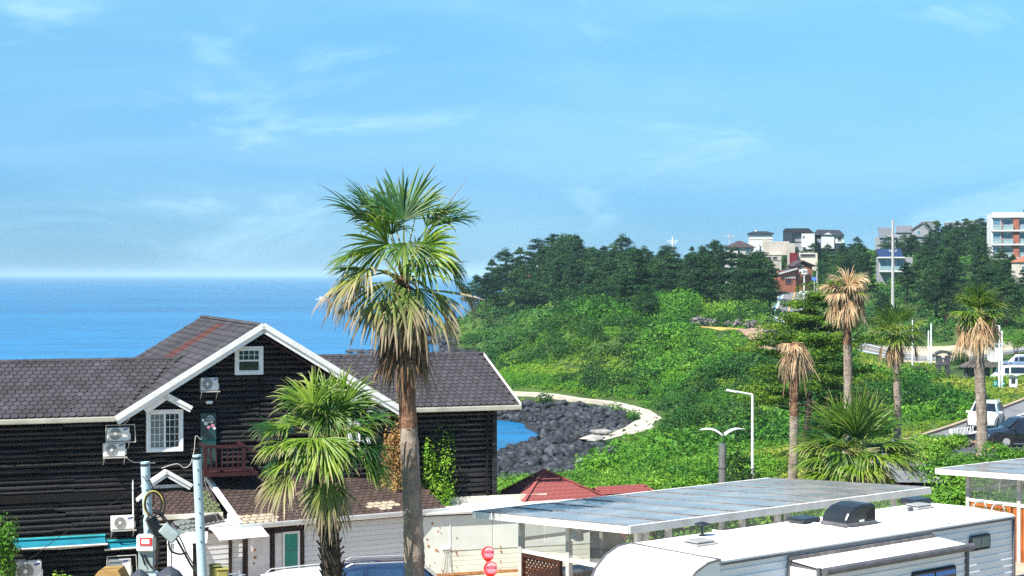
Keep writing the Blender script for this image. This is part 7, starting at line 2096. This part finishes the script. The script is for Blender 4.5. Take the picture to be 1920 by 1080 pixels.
c2 = MB(); stroke(c2, -1.6, 2.0, 2.6, 3.2); stroke(c2, -1.2, -.6, .8, 2.6); stroke(c2, 1.0, 1.6, .8, 2.6); stroke(c2, -1.6, 2.0, .2, .8); stroke(c2, -1.6, 2.0, -1.4, -.8); stroke(c2, -1.6, -1.0, -3, -1.4); stroke(c2, 1.4, 2.0, -3, -1.4); stroke(c2, -1.6, 2.0, -3.6, -3)
ob('character', c2, 'sticker_white', A)
ob('arrow', MB().prism([(4.4*k_, z-.5*k_), (6.8*k_, z-.5*k_), (6.8*k_, z-1.9*k_), (9.2*k_, z+.2*k_), (6.8*k_, z+2.3*k_), (6.8*k_, z+.9*k_), (4.4*k_, z+.9*k_)], 1, y0, y1), 'sticker_white', A)
b_ = base_at(1899, 148); A = thing('notice_board', 'small white notice board with dark panel beside the teal sign', 'sign', b_)
z = at(1899, 716, 148).z-b_[2]
ob('board', MB().box(-.32, .40, -.05, .03, z-.55, z+.42), 'pole_white', A); ob('panel', MB().box(-.15, .2, -.07, -.05, z-.15, z+.3), 'cap_dark', A); ob('roof', MB().prism([(-.45, z+.42), (.5, z+.42), (.02, z+.62)], 1, -.15, .1), 'brushed_steel', A); ob('post', MB().tube([(.2, .06, 0), (.2, .06, z)], .05, 6), 'box_grey', A)

# stone gate and tiled shelter
mat('lava_stone', (0.075, 0.077, 0.082), 0.9, var=0.35, scale=3, bump=0.8, bscale=10)
mat('old_tile', (0.10, 0.085, 0.078), 0.85, var=0.3, scale=2, bump=0.5)
gp = at(1768, 712, 184); GFr = Frame(gp.x, gp.y, float(hg(gp.x, gp.y)), 6)
gt = fthing('stone_gate', 'dark stone gate with curved lintel by the sandy lot', 'gate', GFr)
k_ = 184/F
for x in (-8.5, 9): 
    q = ob('pillar', MB().cham((x-3.4)*k_, (x+3.4)*k_, -.25, .25, 0, 26*k_, .04), 'lava_stone', gt)
    for j in range(5): ob('stone_course', MB().cham((x-3.7)*k_, (x+3.7)*k_, -.28, .28, (2+5*j)*k_, (5.6+5*j)*k_, .03), 'lava_stone', q)
ob('lintel', MB().cham(-13*k_, 13*k_, -.3, .3, 26*k_, 32*k_, .05), 'lava_stone', gt)
ob('upper_block', MB().cham(-12*k_, -4*k_, -.25, .25, 32*k_, 45*k_, .05).cham(5*k_, 13*k_, -.25, .25, 32*k_, 45*k_, .05), 'lava_stone', gt)
arch = [(-18, 42), (-12, 47), (-3, 50), (8, 49), (16, 45), (17, 49), (9, 54), (-3, 55.5), (-13, 52), (-19, 46)]
ob('arch', MB().prism([(x*k_, z*k_) for x, z in arch], 1, -.35, .35), 'lava_stone', gt)
ob('carving', MB().ring((.2*k_, -.1, 36*k_), .18, .32, 1, .3, 14), 'lava_stone', gt)
sh = at(1835, 718, 178); SFr = Frame(sh.x, sh.y, float(hg(sh.x, sh.y)), 4)
st_ = fthing('shelter', 'open shelter with low tiled hip roof behind the slim palm', 'shelter', SFr)
for x in (-1.5, -.75, .75, 1.5): ob('post', MB().cham(x-.14, x+.14, -.7, -.45, 0, 1.75, .03), 'lava_stone', st_)
ob('back_wall', MB().box(-1.45, 1.45, .5, .6, 0, 1.7), 'hut_wood', st_)
rr_ = [(-2.0, -1.2, 1.75), (2.0, -1.2, 1.75), (2.0, 1.1, 1.75), (-2.0, 1.1, 1.75), (-.7, 0, 2.55), (.7, 0, 2.55)]
ob('roof', MB().add(rr_, [(0, 1, 5, 4), (1, 2, 5), (2, 3, 4, 5), (3, 0, 4), (0, 3, 2, 1)]), 'old_tile', st_)
for k in range(9): ob('tile_row', MB().beam((-1.85+.46*k, -1.2, 1.80), (-.65+.165*k, -.02, 2.58), .14, .06), 'old_tile', st_)
ob('bench', MB().box(-1.3, 1.3, -.3, .1, .4, .48), 'hut_wood', st_)
b_ = at(1865, 680, 200); tag(ob('white_kiosk', MB().box(-.7, .7, -.6, .6, 0, 2.1).box(-.9, .9, -.8, .8, 2.1, 2.25), 'pole_white', loc=(b_.x, b_.y, float(hg(b_.x, b_.y)))), 'small white kiosk behind the shelter', 'kiosk')
# low fence along the shore road
mat('fence_brown', (0.09, 0.055, 0.05), 0.7, var=0.2)
fa, fb = at(1688, 707, 191), at(1737, 706, 190)
fn = thing('shore_fence', 'brown picket fence on the shore road left of the stone gate', 'fence', (fa.x, fa.y, float(hg(fa.x, fa.y))))
dv = Vector((fb.x-fa.x, fb.y-fa.y, 0)); nF = 11
for k in range(nF+5):
    q = dv*((k-4)/nF); zz = float(hg(fa.x+q.x, fa.y+q.y))-float(hg(fa.x, fa.y))
    ob('picket', MB().box(q.x-.06, q.x+.06, q.y-.05, q.y+.05, zz, zz+1.0), 'fence_brown', fn)
ob('rail', MB().beam((-dv.x*.4, -dv.y*.4, .85), (dv.x, dv.y, .85), .05, .09), 'fence_brown', fn)
# tilted dark board and small stone in the grass
b_ = at(1757, 715, 178); tag(ob('fallen_board', MB().cham(-.7, .7, -.3, .3, 0, .5, .05, Matrix.Rotation(R(28), 4, 'Y')), 'fence_brown', loc=(b_.x, b_.y, float(hg(b_.x, b_.y)))), 'dark tilted trough left of the stone gate pillar', 'trough')
b_ = at(1710, 762, 138); tag(ob('standing_stone', MB().lathe([(.34, 0), (.36, .4), (.30, .8), (.33, .95), (.22, 1.2), (.05, 1.28)], 10), 'lava_stone', loc=(b_.x, b_.y, float(hg(b_.x, b_.y))-.1)), 'dark standing stone half hidden in the verge grass', 'stone')

# raised letters on the low wall in front of the white car, seen from behind
b_ = at(1812, 838, 96); zg = float(hg(b_.x, b_.y)); LFr = Frame(b_.x, b_.y, zg, 14)
mat('planter_stone', (0.17, 0.15, 0.13), 0.9, var=0.4, scale=3, bump=.5, objrand=.3)
pln = fthing('stone_planter', 'low dry stone planter wall beside the road', 'planter', LFr)
for k in range(40):
    u = rnd.uniform(-.9, 1.2); v = rnd.uniform(0, .5); s_ = rnd.uniform(.11, .18)
    ob('stone', ROCKS[rnd.randrange(8)].copy() if k < 8 else bpy.data.objects['stone'].data, None, pln, loc=(u, rnd.uniform(-.1, .1), v+.1), rot=(rnd.random(), rnd.random(), rnd.random()*6), scl=(s_*1.2, s_, s_))
for o in [c for c in bpy.data.objects if c.name.startswith('stone') and c.parent == pln]:
    if o.data.materials and o.data.materials[0] != MATS['planter_stone']: o.data.materials.clear(); o.data.materials.append(MATS['planter_stone'])
ob('soil', MB().cham(-.9, 1.2, .0, .9, 0, .5, .05), 'dirt', pln)
ls = fthing('letter_sign', 'pale raised letters on a dark rail, seen from behind, in front of the white car', 'sign', Frame(b_.x, b_.y+.3, zg+.6, 14))
k_ = 96/F
LT = text_mesh('UTOROU', .80, .03)
ob('lettering', LT, 'box_white', ls, loc=(-.05, .0, .45), rot=(R(90), R(-6), 0), scl=(.36, .85, 1))
ob('rail', MB().box(-.75, .7, .04, .10, -.05, .30), 'cap_dark', ls); ob('end_post', MB().cham(-.98, -.78, -.1, .1, -.6, .62, .03), 'pole_white', ls)
for x in (-.6, 0, .6): ob('stand', MB().box(x-.04, x+.04, .1, .16, -.4, .3), 'cap_dark', ls)
# grey bus-stop bench roof in the verge
b_ = at(1706, 848, 82); bs_ = thing('steel_barrier', 'small grey steel barrier beside the low palm', 'barrier', (b_.x, b_.y, float(hg(b_.x, b_.y))), R(20))
ob('rail', MB().box(-1.0, 1.0, -.03, .03, .75, .95), 'box_grey', bs_)
for x in (-.95, .95): ob('post', MB().box(x-.05, x+.05, -.05, .05, 0, 1.0), 'box_grey', bs_)

# ---------------------------------------------------------------- dry stone walls by the dirt track
mat('wall_stone', (0.07, 0.068, 0.066), 0.9, scale=1.5, col2=(0.24, 0.235, 0.225), lo=.4, hi=.7, bump=.6, bscale=6, objrand=.35)
WR = [me.copy() for me in ROCKS]
for me in WR: me.materials.clear(); me.materials.append(MATS['wall_stone'])
def stone_wall(label, P0, P1, h, n, s0, s1, thick=.5):
    A = thing('stone_wall', label, 'wall', (P0[0], P0[1], float(hg(P0[0], P0[1]))))
    dx, dy = P1[0]-P0[0], P1[1]-P0[1]; L_ = math.hypot(dx, dy)
    for k in range(n):
        t_ = rnd.random(); v = rnd.random()**1.2*h*(.75+.25*math.sin(t_*9)); s_ = rnd.uniform(s0, s1)
        x, y = dx*t_ + rnd.gauss(0, thick*.4), dy*t_+rnd.gauss(0, thick*.4)
        z = float(hg(P0[0]+x, P0[1]+y))-float(hg(P0[0], P0[1]))
        ob('stone', WR[rnd.randrange(8)], None, A, loc=(x, y, z+v), rot=(rnd.random()*2, rnd.random()*2, rnd.random()*6), scl=(s_*1.25, s_, s_*.9))
q0, q1 = at(1296, 598, 240), at(1412, 604, 242)
stone_wall('rough stone bank above the dry grass left of the dirt track', (q0.x, q0.y), (q1.x, q1.y), 1.1, 150, .2, .45, 1.0)
q0, q1 = at(1434, 622, 232), at(1476, 662, 206)
stone_wall('pale stone revetment right of the dirt track', (q0.x, q0.y), (q1.x, q1.y), 1.2, 120, .2, .42, .9)
q0, q1 = at(1452, 585, 282), at(1448, 606, 254)
stone_wall('low stone edge beside the climbing road', (q0.x, q0.y), (q1.x, q1.y), .6, 40, .25, .45, .5)

# ---------------------------------------------------------------- boat and sea rocks
b_ = atz(603, 563, 0.0)
bt_ = thing('boat', 'small white motor boat far out left of the tall palm', 'boat', (b_.x, b_.y, 0), R(4))
k_ = b_.y/F
ob('hull', MB().add([(-11*k_, -1, .1), (9*k_, -1.1, .1), (13*k_, 0, 1.6), (9*k_, -1.3, 1.5), (-11*k_, -1.3, 1.3), (-11*k_, 1.3, 1.3), (9*k_, 1.3, 1.5), (-11*k_, 1, .1), (9*k_, 1.1, .1)],
   [(0, 1, 3, 4), (1, 2, 3), (7, 5, 6, 8), (8, 6, 2), (0, 4, 5, 7), (4, 3, 6, 5), (3, 2, 6), (0, 7, 8, 1), (1, 8, 2)]), 'pole_white', bt_)
ob('cabin', MB().cham(-4*k_, 3*k_, -.8, .8, 1.3, 2.3, .1), 'box_white', bt_); ob('mast', MB().tube([(-2*k_, 0, 2.3), (-2*k_, 0, 3.4)], .05, 6), 'pole_white', bt_)
for i, (px, py, s_) in enumerate(((664, 660, 1.6), (676, 663, 1.0), (690, 661, 1.9), (700, 662, 1.4), (655, 662, .8))):
    p = atz(px, py, 0.0)
    tag(ob('sea_rock', ROCKS[i % 8], None, loc=(p.x, p.y, .1), rot=(0, 0, i*1.7), scl=(s_*1.5, s_*1.1, s_*.7)), ('black rock awash behind the gable, largest left one', 'small black rock between the two larger ones offshore', 'wide black rock awash left of the palm skirt', 'black rock beside the palm skirt at sea', 'outermost small black rock left of the group')[i], 'rock', 'rocks awash offshore')
# ---------------------------------------------------------------- houses on the hill
mat('wall_white', (0.60, 0.60, 0.59), 0.8, var=0.06, scale=.5)
mat('wall_cream', (0.55, 0.50, 0.42), 0.8, var=0.10, scale=.5)
mat('wall_concrete', (0.40, 0.37, 0.33), 0.85, var=0.12, scale=.6)
mat('wall_grey', (0.28, 0.29, 0.31), 0.8, var=0.1, scale=.6)
mat('wall_slate', (0.035, 0.042, 0.06), 0.7, var=0.15, scale=.6)
mat('wall_brick', (0.33, 0.12, 0.075), 0.85, var=0.14, scale=1.2)
mat('wall_maroon', (0.14, 0.012, 0.02), 0.8, var=0.1)
mat('roof_dark', (0.030, 0.032, 0.042), 0.7, var=0.2, scale=1)
mat('roof_tile', (0.065, 0.045, 0.05), 0.8, var=0.2, scale=1)
mat('roof_grey', (0.13, 0.14, 0.16), 0.7, var=0.12)
mat('solar_blue', (0.02, 0.035, 0.10), 0.2, var=0.1, spec=.6)
mat('glass_sky', (0.10, 0.22, 0.30), 0.08, var=0.2, spec=.7)
mat('balcony_glass', (0.30, 0.45, 0.48), 0.1, var=0.1, alpha=.6, spec=.6)
def bframe(px, py, d, deg):
    p = at(px, py, d); return Frame(p.x, p.y, p.z, deg)
class Bld:
    def __init__(s, name, label, px, py, d, deg=0, cat='house'):
        s.f = bframe(px, py, d, deg); s.k = d/F; s.t = fthing(name, label, cat, s.f)
    def box(s, nm, x0, x1, y0, y1, z0, z1, m, parent=None):
        if z0 < -3 and 'wall' in nm: z0 -= 14
        k = s.k; return ob(nm, MB().box(x0*k, x1*k, y0*k, y1*k, z0*k, z1*k), m, parent or s.t)
    def win(s, x0, x1, z0, z1, y, m='glass_sky', fm='wall_white', face='f', parts=1, fw=.6):
        k = s.k
        def B(m_, a, b, c, d_, y0, y1):
            if face == 'f': m_.box(a*k, b*k, y0, y1, c*k, d_*k)
            else: m_.box(y0, y1, a*k, b*k, c*k, d_*k)
        yy = y*k; s_ = -1
        fr = MB()
        B(fr, x0, x1, z0, z0+fw, yy-.10, yy+.02); B(fr, x0, x1, z1-fw, z1, yy-.10, yy+.02); B(fr, x0, x0+fw, z0+fw, z1-fw, yy-.10, yy+.02); B(fr, x1-fw, x1, z0+fw, z1-fw, yy-.10, yy+.02)
        w_ = ob('window', fr, fm, s.t)
        for i in range(parts):
            a = x0+fw+(x1-x0-2*fw)*i/parts; b = x0+fw+(x1-x0-2*fw)*(i+1)/parts
            p_ = MB(); B(p_, a+(.25 if i else 0), b, z0+fw, z1-fw, yy-.05, yy-.02); ob('pane', p_, m, w_)
        return w_
    def hip(s, nm, x0, x1, y0, y1, z0, z1, inset, m, over=1.0):
        k = s.k; x0 -= over; x1 += over; y0 -= over; y1 += over
        ym = (y0+y1)/2; b = 1.0
        vs = [(x0, y0, z0), (x1, y0, z0), (x1, y1, z0), (x0, y1, z0), (x0+inset, ym, z1), (x1-inset, ym, z1), (x0, y0, z0-b), (x1, y0, z0-b), (x1, y1, z0-b), (x0, y1, z0-b)]
        return ob(nm, MB().add([(a*k, c*k, e*k) for a, c, e in vs], [(0, 1, 5, 4), (1, 2, 5), (2, 3, 4, 5), (3, 0, 4), (6, 9, 8, 7), (0, 6, 7, 1), (1, 7, 8, 2), (2, 8, 9, 3), (3, 9, 6, 0)]), m, s.t)
# white tower house with flat dark eaves
B = Bld('tower_house', 'white house with dark hipped roof on the skyline', 1426, 464, 425, -6)
B.box('wall', -21, 22, 0, 40, -8, 26, 'wall_white'); B.box('wing_wall', -26, -2, -4, 0, -8, 7, 'wall_white')
B.hip('roof', -21, 22, 0, 40, 26.5, 31, 12, 'roof_dark', 3.5)
B.win(2, 12, 2, 15, 0, 'wall_cream', parts=1); B.win(-19, -12, 20, 23, 0, parts=1); B.win(10, 16, 20, 23, 0)
B.box('string_course', -21.5, 22.5, -.8, 0, 15, 16.5, 'wall_cream')
B.box('chimney', -10, -7, 10, 14, 30, 33, 'wall_white')
# dark tiled roof left of it
B = Bld('low_house', 'low house with dark tiled roof left of the white tower house', 1392, 470, 405, 8)
B.box('wall', -22, 22, 0, 40, -20, 6, 'wall_cream'); B.hip('roof', -24, 24, -2, 42, 6.5, 19, 22, 'roof_tile', 1); B.win(-12, -4, -6, 3, 0); B.win(6, 14, -6, 3, 0)
# slate house with open white side
B = Bld('slate_house', 'dark slate house with pale recess and white wall on the skyline', 1500, 460, 430, -4)
B.box('wall', -28, -14, 0, 40, -10, 27, 'wall_slate'); B.box('recess_wall', -14, 4, 6, 40, -10, 24, 'wall_grey'); B.box('white_wall', 3, 27, -1, 40, -10, 22, 'wall_white'); B.box('band', -14, 4, 0, 6, 22, 27, 'wall_slate')
k = B.k; ob('roof', MB().add([(-28.5*k, -.5*k, 26*k), (28*k, -.5*k, 22*k), (28*k, 41*k, 22*k), (-28.5*k, 41*k, 26*k), (-26*k, -.5*k, 32*k), (16*k, -.5*k, 32*k), (16*k, 41*k, 32*k), (-26*k, 41*k, 32*k)], [(0, 1, 5, 4), (1, 2, 6, 5), (2, 3, 7, 6), (3, 0, 4, 7), (4, 5, 6, 7), (0, 3, 2, 1)]), 'roof_dark', B.t)
B.win(4, 9, 14, 18, -1, 'wall_slate'); B.box('shutter_line', -14, 3, 5, 6, 6, 7, 'wall_slate')
# white gabled house
B = Bld('gabled_house', 'white gable house with dark roof right of the slate house', 1558, 456, 432, -4)
B.box('wall', -26, 22, 2, 40, -10, 16, 'wall_slate'); B.box('balcony_wall', 8, 24, 1, 2, 0, 14, 'wall_white')
k = B.k; ob('gable_wall', MB().prism([(-18*k, -10*k), (6*k, -10*k), (6*k, 14*k), (-5*k, 20*k), (-18*k, 15*k)], 1, -1*k, 2*k), 'wall_white', B.t)
ob('roof', MB().add([(-30*k, -3*k, 16*k), (26*k, -3*k, 14*k), (26*k, 42*k, 14*k), (-30*k, 42*k, 16*k), (-24*k, 14*k, 26*k), (18*k, 14*k, 25*k)], [(0, 1, 5, 4), (1, 2, 5), (2, 3, 4, 5), (3, 0, 4), (0, 3, 2, 1)]), 'roof_dark', B.t)
B.win(-25, -19, 2, 8, 2); B.win(12, 20, 4, 12, 1, 'wall_slate', parts=2)
# concrete house with maroon tower
B = Bld('concrete_house', 'beige concrete house with maroon block and roof terrace among the pines', 1440, 512, 375, -8)
B.box('wall', -50, 25, 10, 55, -14, 24, 'wall_concrete'); B.box('terrace_wall', -50, 25, 9, 10, 24, 34, 'wall_concrete')
for i in range(6): B.win(-46+11*i, -38+11*i, 26, 31, 9, 'wall_slate', 'wall_concrete', fw=.4)
B.box('upper_block', -8, 40, 30, 55, 34, 60, 'wall_concrete'); B.box('stair_tower', 36, 50, 4, 30, -14, 56, 'wall_concrete'); B.box('maroon_block', 40, 55, 2, 20, -4, 38, 'wall_maroon')
B.box('right_wall', 55, 92, 14, 40, -4, 38, 'wall_cream'); B.win(60, 88, 30, 36, 14, 'wall_slate', 'wall_concrete'); B.box('left_panel', -40, -18, 8, 10, 8, 28, 'wall_grey')
for x in (-16, -8): B.win(x, x+5, 6, 22, 10, 'glass_sky', 'wall_concrete', fw=.4)
B.box('base_wall', -12, 22, 2, 10, -14, 0, 'wall_white'); B.box('roof_slab', -51, 26, 8, 56, 34, 35, 'wall_cream')
# orange brick house with tiled double roof
B = Bld('brick_house', 'orange brick house with dark tiled roof beside the climbing road', 1492, 528, 338, 14)
B.box('wall', -32, 0, 0, 30, -6, 20, 'wall_brick'); B.box('wall', 0, 36, 6, 36, -6, 30, 'wall_brick')
k = B.k
ob('roof', MB().slab([(-36*k, -4*k, 16*k), (2*k, -4*k, 26*k), (2*k, 32*k, 26*k), (-36*k, 32*k, 16*k)], .25), 'roof_tile', B.t)
ob('roof', MB().slab([(-4*k, 2*k, 29*k), (16*k, 2*k, 40*k), (16*k, 40*k, 40*k), (-4*k, 40*k, 29*k)], .25), 'roof_tile', B.t)
ob('roof', MB().slab([(16*k, 2*k, 40*k), (42*k, 2*k, 30*k), (42*k, 40*k, 30*k), (16*k, 40*k, 40*k)], .25), 'roof_tile', B.t)
ob('eave_trim', MB().beam((-36*k, -4.2*k, 14.6*k), (2*k, -4.2*k, 24.6*k), .12, .3), 'wall_white', B.t)
ob('porch_roof', MB().slab([(4*k, -4*k, 6*k), (30*k, -4*k, 16*k), (30*k, 8*k, 16*k), (4*k, 8*k, 6*k)], .2), 'roof_tile', B.t)
for i in range(5): B.box('dentil', -24+5*i, -21+5*i, -1.2, 0, 6, 9, 'wall_white')
B.win(-22, -8, -4, 5, 0, 'wall_slate', 'wall_brick'); B.win(10, 20, 18, 26, 6); B.box('window_lamp', 8, 10, -2, -1, 4, 6, 'wall_cream')
# white house deep in the trees
B = Bld('white_house', 'white house showing between the pine trunks', 1370, 566, 300, 4)
B.box('wall', -14, 16, 0, 30, -6, 34, 'wall_white'); B.box('upper_wall', -6, 14, 3, 28, 34, 96, 'wall_white')
for z in (6, 20): B.win(-2, 3, z, z+8, 0, 'wall_slate'); B.win(6, 11, z, z+8, 0, 'wall_slate')
B.box('roof_edge', -15, 17, -1, 31, 34, 36, 'wall_cream'); B.win(-2, 8, 60, 75, 3)
# glazed house with blue roof
B = Bld('glazed_house', 'pale house with glass balcony and blue panel roof behind the power pole', 1682, 512, 330, -5)
B.box('wall', -34, 30, 8, 40, -12, 30, 'wall_grey'); k = B.k
ob('solar_roof', MB().slab([(-34*k, 2*k, 30*k), (12*k, 2*k, 30*k), (12*k, 34*k, 46*k), (-34*k, 34*k, 46*k)], .2), 'solar_blue', B.t)
for i in range(3): B.win(-31+15*i, -18+15*i, 8, 26, 8, 'glass_sky', parts=2)
B.box('balcony_floor', -32, 34, -6, 8, 2, 5, 'wall_white'); B.box('balcony_glass', -32, 34, -6, -5, 5, 13, 'balcony_glass'); B.box('eave', -36, 14, -2, 8, 28, 30.5, 'wall_white')
ob('ramp_wall', MB().slab([(10*k, -10*k, -2*k), (46*k, -10*k, -14*k), (46*k, -4*k, -12*k), (10*k, -4*k, 2*k)], .6), 'wall_grey', B.t)
# grey roofs on the skyline
B = Bld('grey_roof_house', 'grey sloped roof house left on the skyline behind the power pole', 1664, 448, 440, 6)
B.box('wall', -14, 16, 0, 30, -16, 4, 'wall_grey'); k = B.k; ob('roof', MB().slab([(-16*k, -2*k, 2*k), (20*k, -2*k, 2*k), (16*k, 26*k, 22*k), (-10*k, 26*k, 22*k)], .3), 'roof_grey', B.t); B.win(-8, 0, -8, 0, 0); B.win(4, 12, -8, 0, 0)
B = Bld('grey_roof_house', 'larger grey roof house right of it with a gable end', 1706, 444, 442, -8)
B.box('wall', -24, 26, 0, 30, -16, 8, 'wall_grey'); k = B.k; ob('roof', MB().slab([(-26*k, -2*k, 8*k), (6*k, -2*k, 8*k), (6*k, 26*k, 22*k), (-22*k, 26*k, 22*k)], .3), 'roof_grey', B.t)
ob('gable_wall', MB().prism([(4*k, 0), (34*k, 0), (34*k, 12*k), (22*k, 26*k), (4*k, 12*k)], 1, -3*k, 20*k), 'wall_grey', B.t)
ob('gable_roof', MB().slab([(2*k, -5*k, 14*k), (23*k, -5*k, 28*k), (23*k, 24*k, 28*k), (2*k, 24*k, 14*k)], .3), 'roof_grey', B.t); ob('gable_roof', MB().slab([(23*k, -5*k, 28*k), (37*k, -5*k, 12*k), (37*k, 24*k, 12*k), (23*k, 24*k, 28*k)], .3), 'roof_grey', B.t); B.win(12, 20, 4, 12, -3)
for lab, px, w_, h_ in (('grey block of flats behind the trees, left of three on the skyline', 1748, 24, 36), ('middle grey block behind the trees on the skyline', 1796, 32, 34), ('narrow grey block right on the skyline', 1829, 20, 38)):
    B = Bld('grey_block', lab, px, 452, 470, 5, 'building'); B.box('wall', -w_/2, w_/2, 0, 30, -18, h_, 'wall_grey'); B.box('parapet', -w_/2-.5, w_/2+.5, -.6, 30.6, h_, h_+1.5, 'wall_concrete')
    for j in range(3):
        for i in range(2): B.win(-w_/2+3+i*w_/2, -3+i*w_/2, 2+10*j, 8+10*j, 0, 'glass_sky', 'wall_concrete')
# apartment block at the right edge
B = Bld('apartment_block', 'white four storey apartment block with brick pier at the right edge', 1898, 484, 345, -6, 'building')
B.box('wall', -36, 70, 4, 60, -16, 84, 'wall_white'); B.box('brick_pier', 2, 12, -2, 4, -16, 84, 'wall_brick'); B.box('corner_bay', -38, -20, 0, 4, -4, 84, 'wall_white'); B.box('brick_edge', -20, -17, 1, 4, -4, 70, 'wall_brick')
for fl in range(3):
    z = -2+26*fl
    B.box('balcony_slab', -38, 66, -6, 4, z+0, z+3, 'wall_white'); 
    for x0, x1 in ((-37, -20), (-18, 1), (13, 40), (42, 64)):
        B.win(x0+1, x1-1, z+11, z+23, 0 if x0 < -30 else 4, 'glass_sky', parts=3); B.box('balcony_rail', x0, x1, -6, -5, z+3, z+11, 'balcony_glass')
        B.box('handrail', x0, x1, -6.5, -4.5, z+11, z+12, 'wall_white')
B.box('roof_parapet', -38, 70, -4, 0, 76, 86, 'wall_white'); B.box('roof_tank', 26, 36, 20, 30, 84, 92, 'wall_slate')
B = Bld('orange_house', 'corner of a pale orange house at the right edge among the pines', 1922, 505, 290, 5)
B.box('wall', -10, 40, 0, 40, -14, 14, 'wall_cream'); B.hip('roof', -10, 40, 0, 40, 14, 26, 18, 'wall_brick', 2); B.win(-7, -2, -2, 6, 0); B.win(4, 12, -2, 6, 0)
# small structures on the point
for lab, px, py, d, m_ in (('small red roofed kiosk under the pines on the point', 990, 521, 392, 'box_red'), ('small white block behind the pines on the point', 1030, 512, 400, 'wall_white')):
    B = Bld('kiosk', lab, px, py, d, 0, 'kiosk'); B.box('wall', -6, 6, 0, 14, -14, 2, 'wall_white'); B.hip('roof', -6, 6, 0, 14, 3, 7, 5, m_, 1); B.win(-3, 3, -7, -1, 0)
p = at(934, 665, 268); tag(ob('upturned_boat', MB().add([(-2, 0, 0), (-1, -.7, 0), (1.2, -.7, 0), (2.2, 0, 0), (1.2, .7, 0), (-1, .7, 0), (-1, 0, .7), (1.2, 0, .7)], [(0, 1, 6), (1, 2, 7, 6), (2, 3, 7), (3, 4, 7), (4, 5, 6, 7), (5, 0, 6), (0, 5, 4, 3, 2, 1)]), 'sign_pink', loc=(p.x, p.y, float(hg(p.x, p.y)))), 'pale red upturned boat on the far spit', 'boat')
# ---------------------------------------------------------------- haze
hm = bpy.data.materials.new('haze_air'); hm.use_nodes = True
t = hm.node_tree; t.nodes.clear()
pv = t.nodes.new('ShaderNodeVolumePrincipled')
pv.inputs['Color'].default_value = (0.55, 0.82, 1.0, 1)
pv.inputs['Density'].default_value = 0.0001
pv.inputs['Anisotropy'].default_value = -0.3
mo = t.nodes.new('ShaderNodeOutputMaterial'); t.links.new(pv.outputs[0], mo.inputs['Volume'])
tag(ob('haze', MB().box(-26500, 26500, -500, 30500, -14, 62), hm), 'pale blue sea haze over the coast', 'haze', kind='stuff')
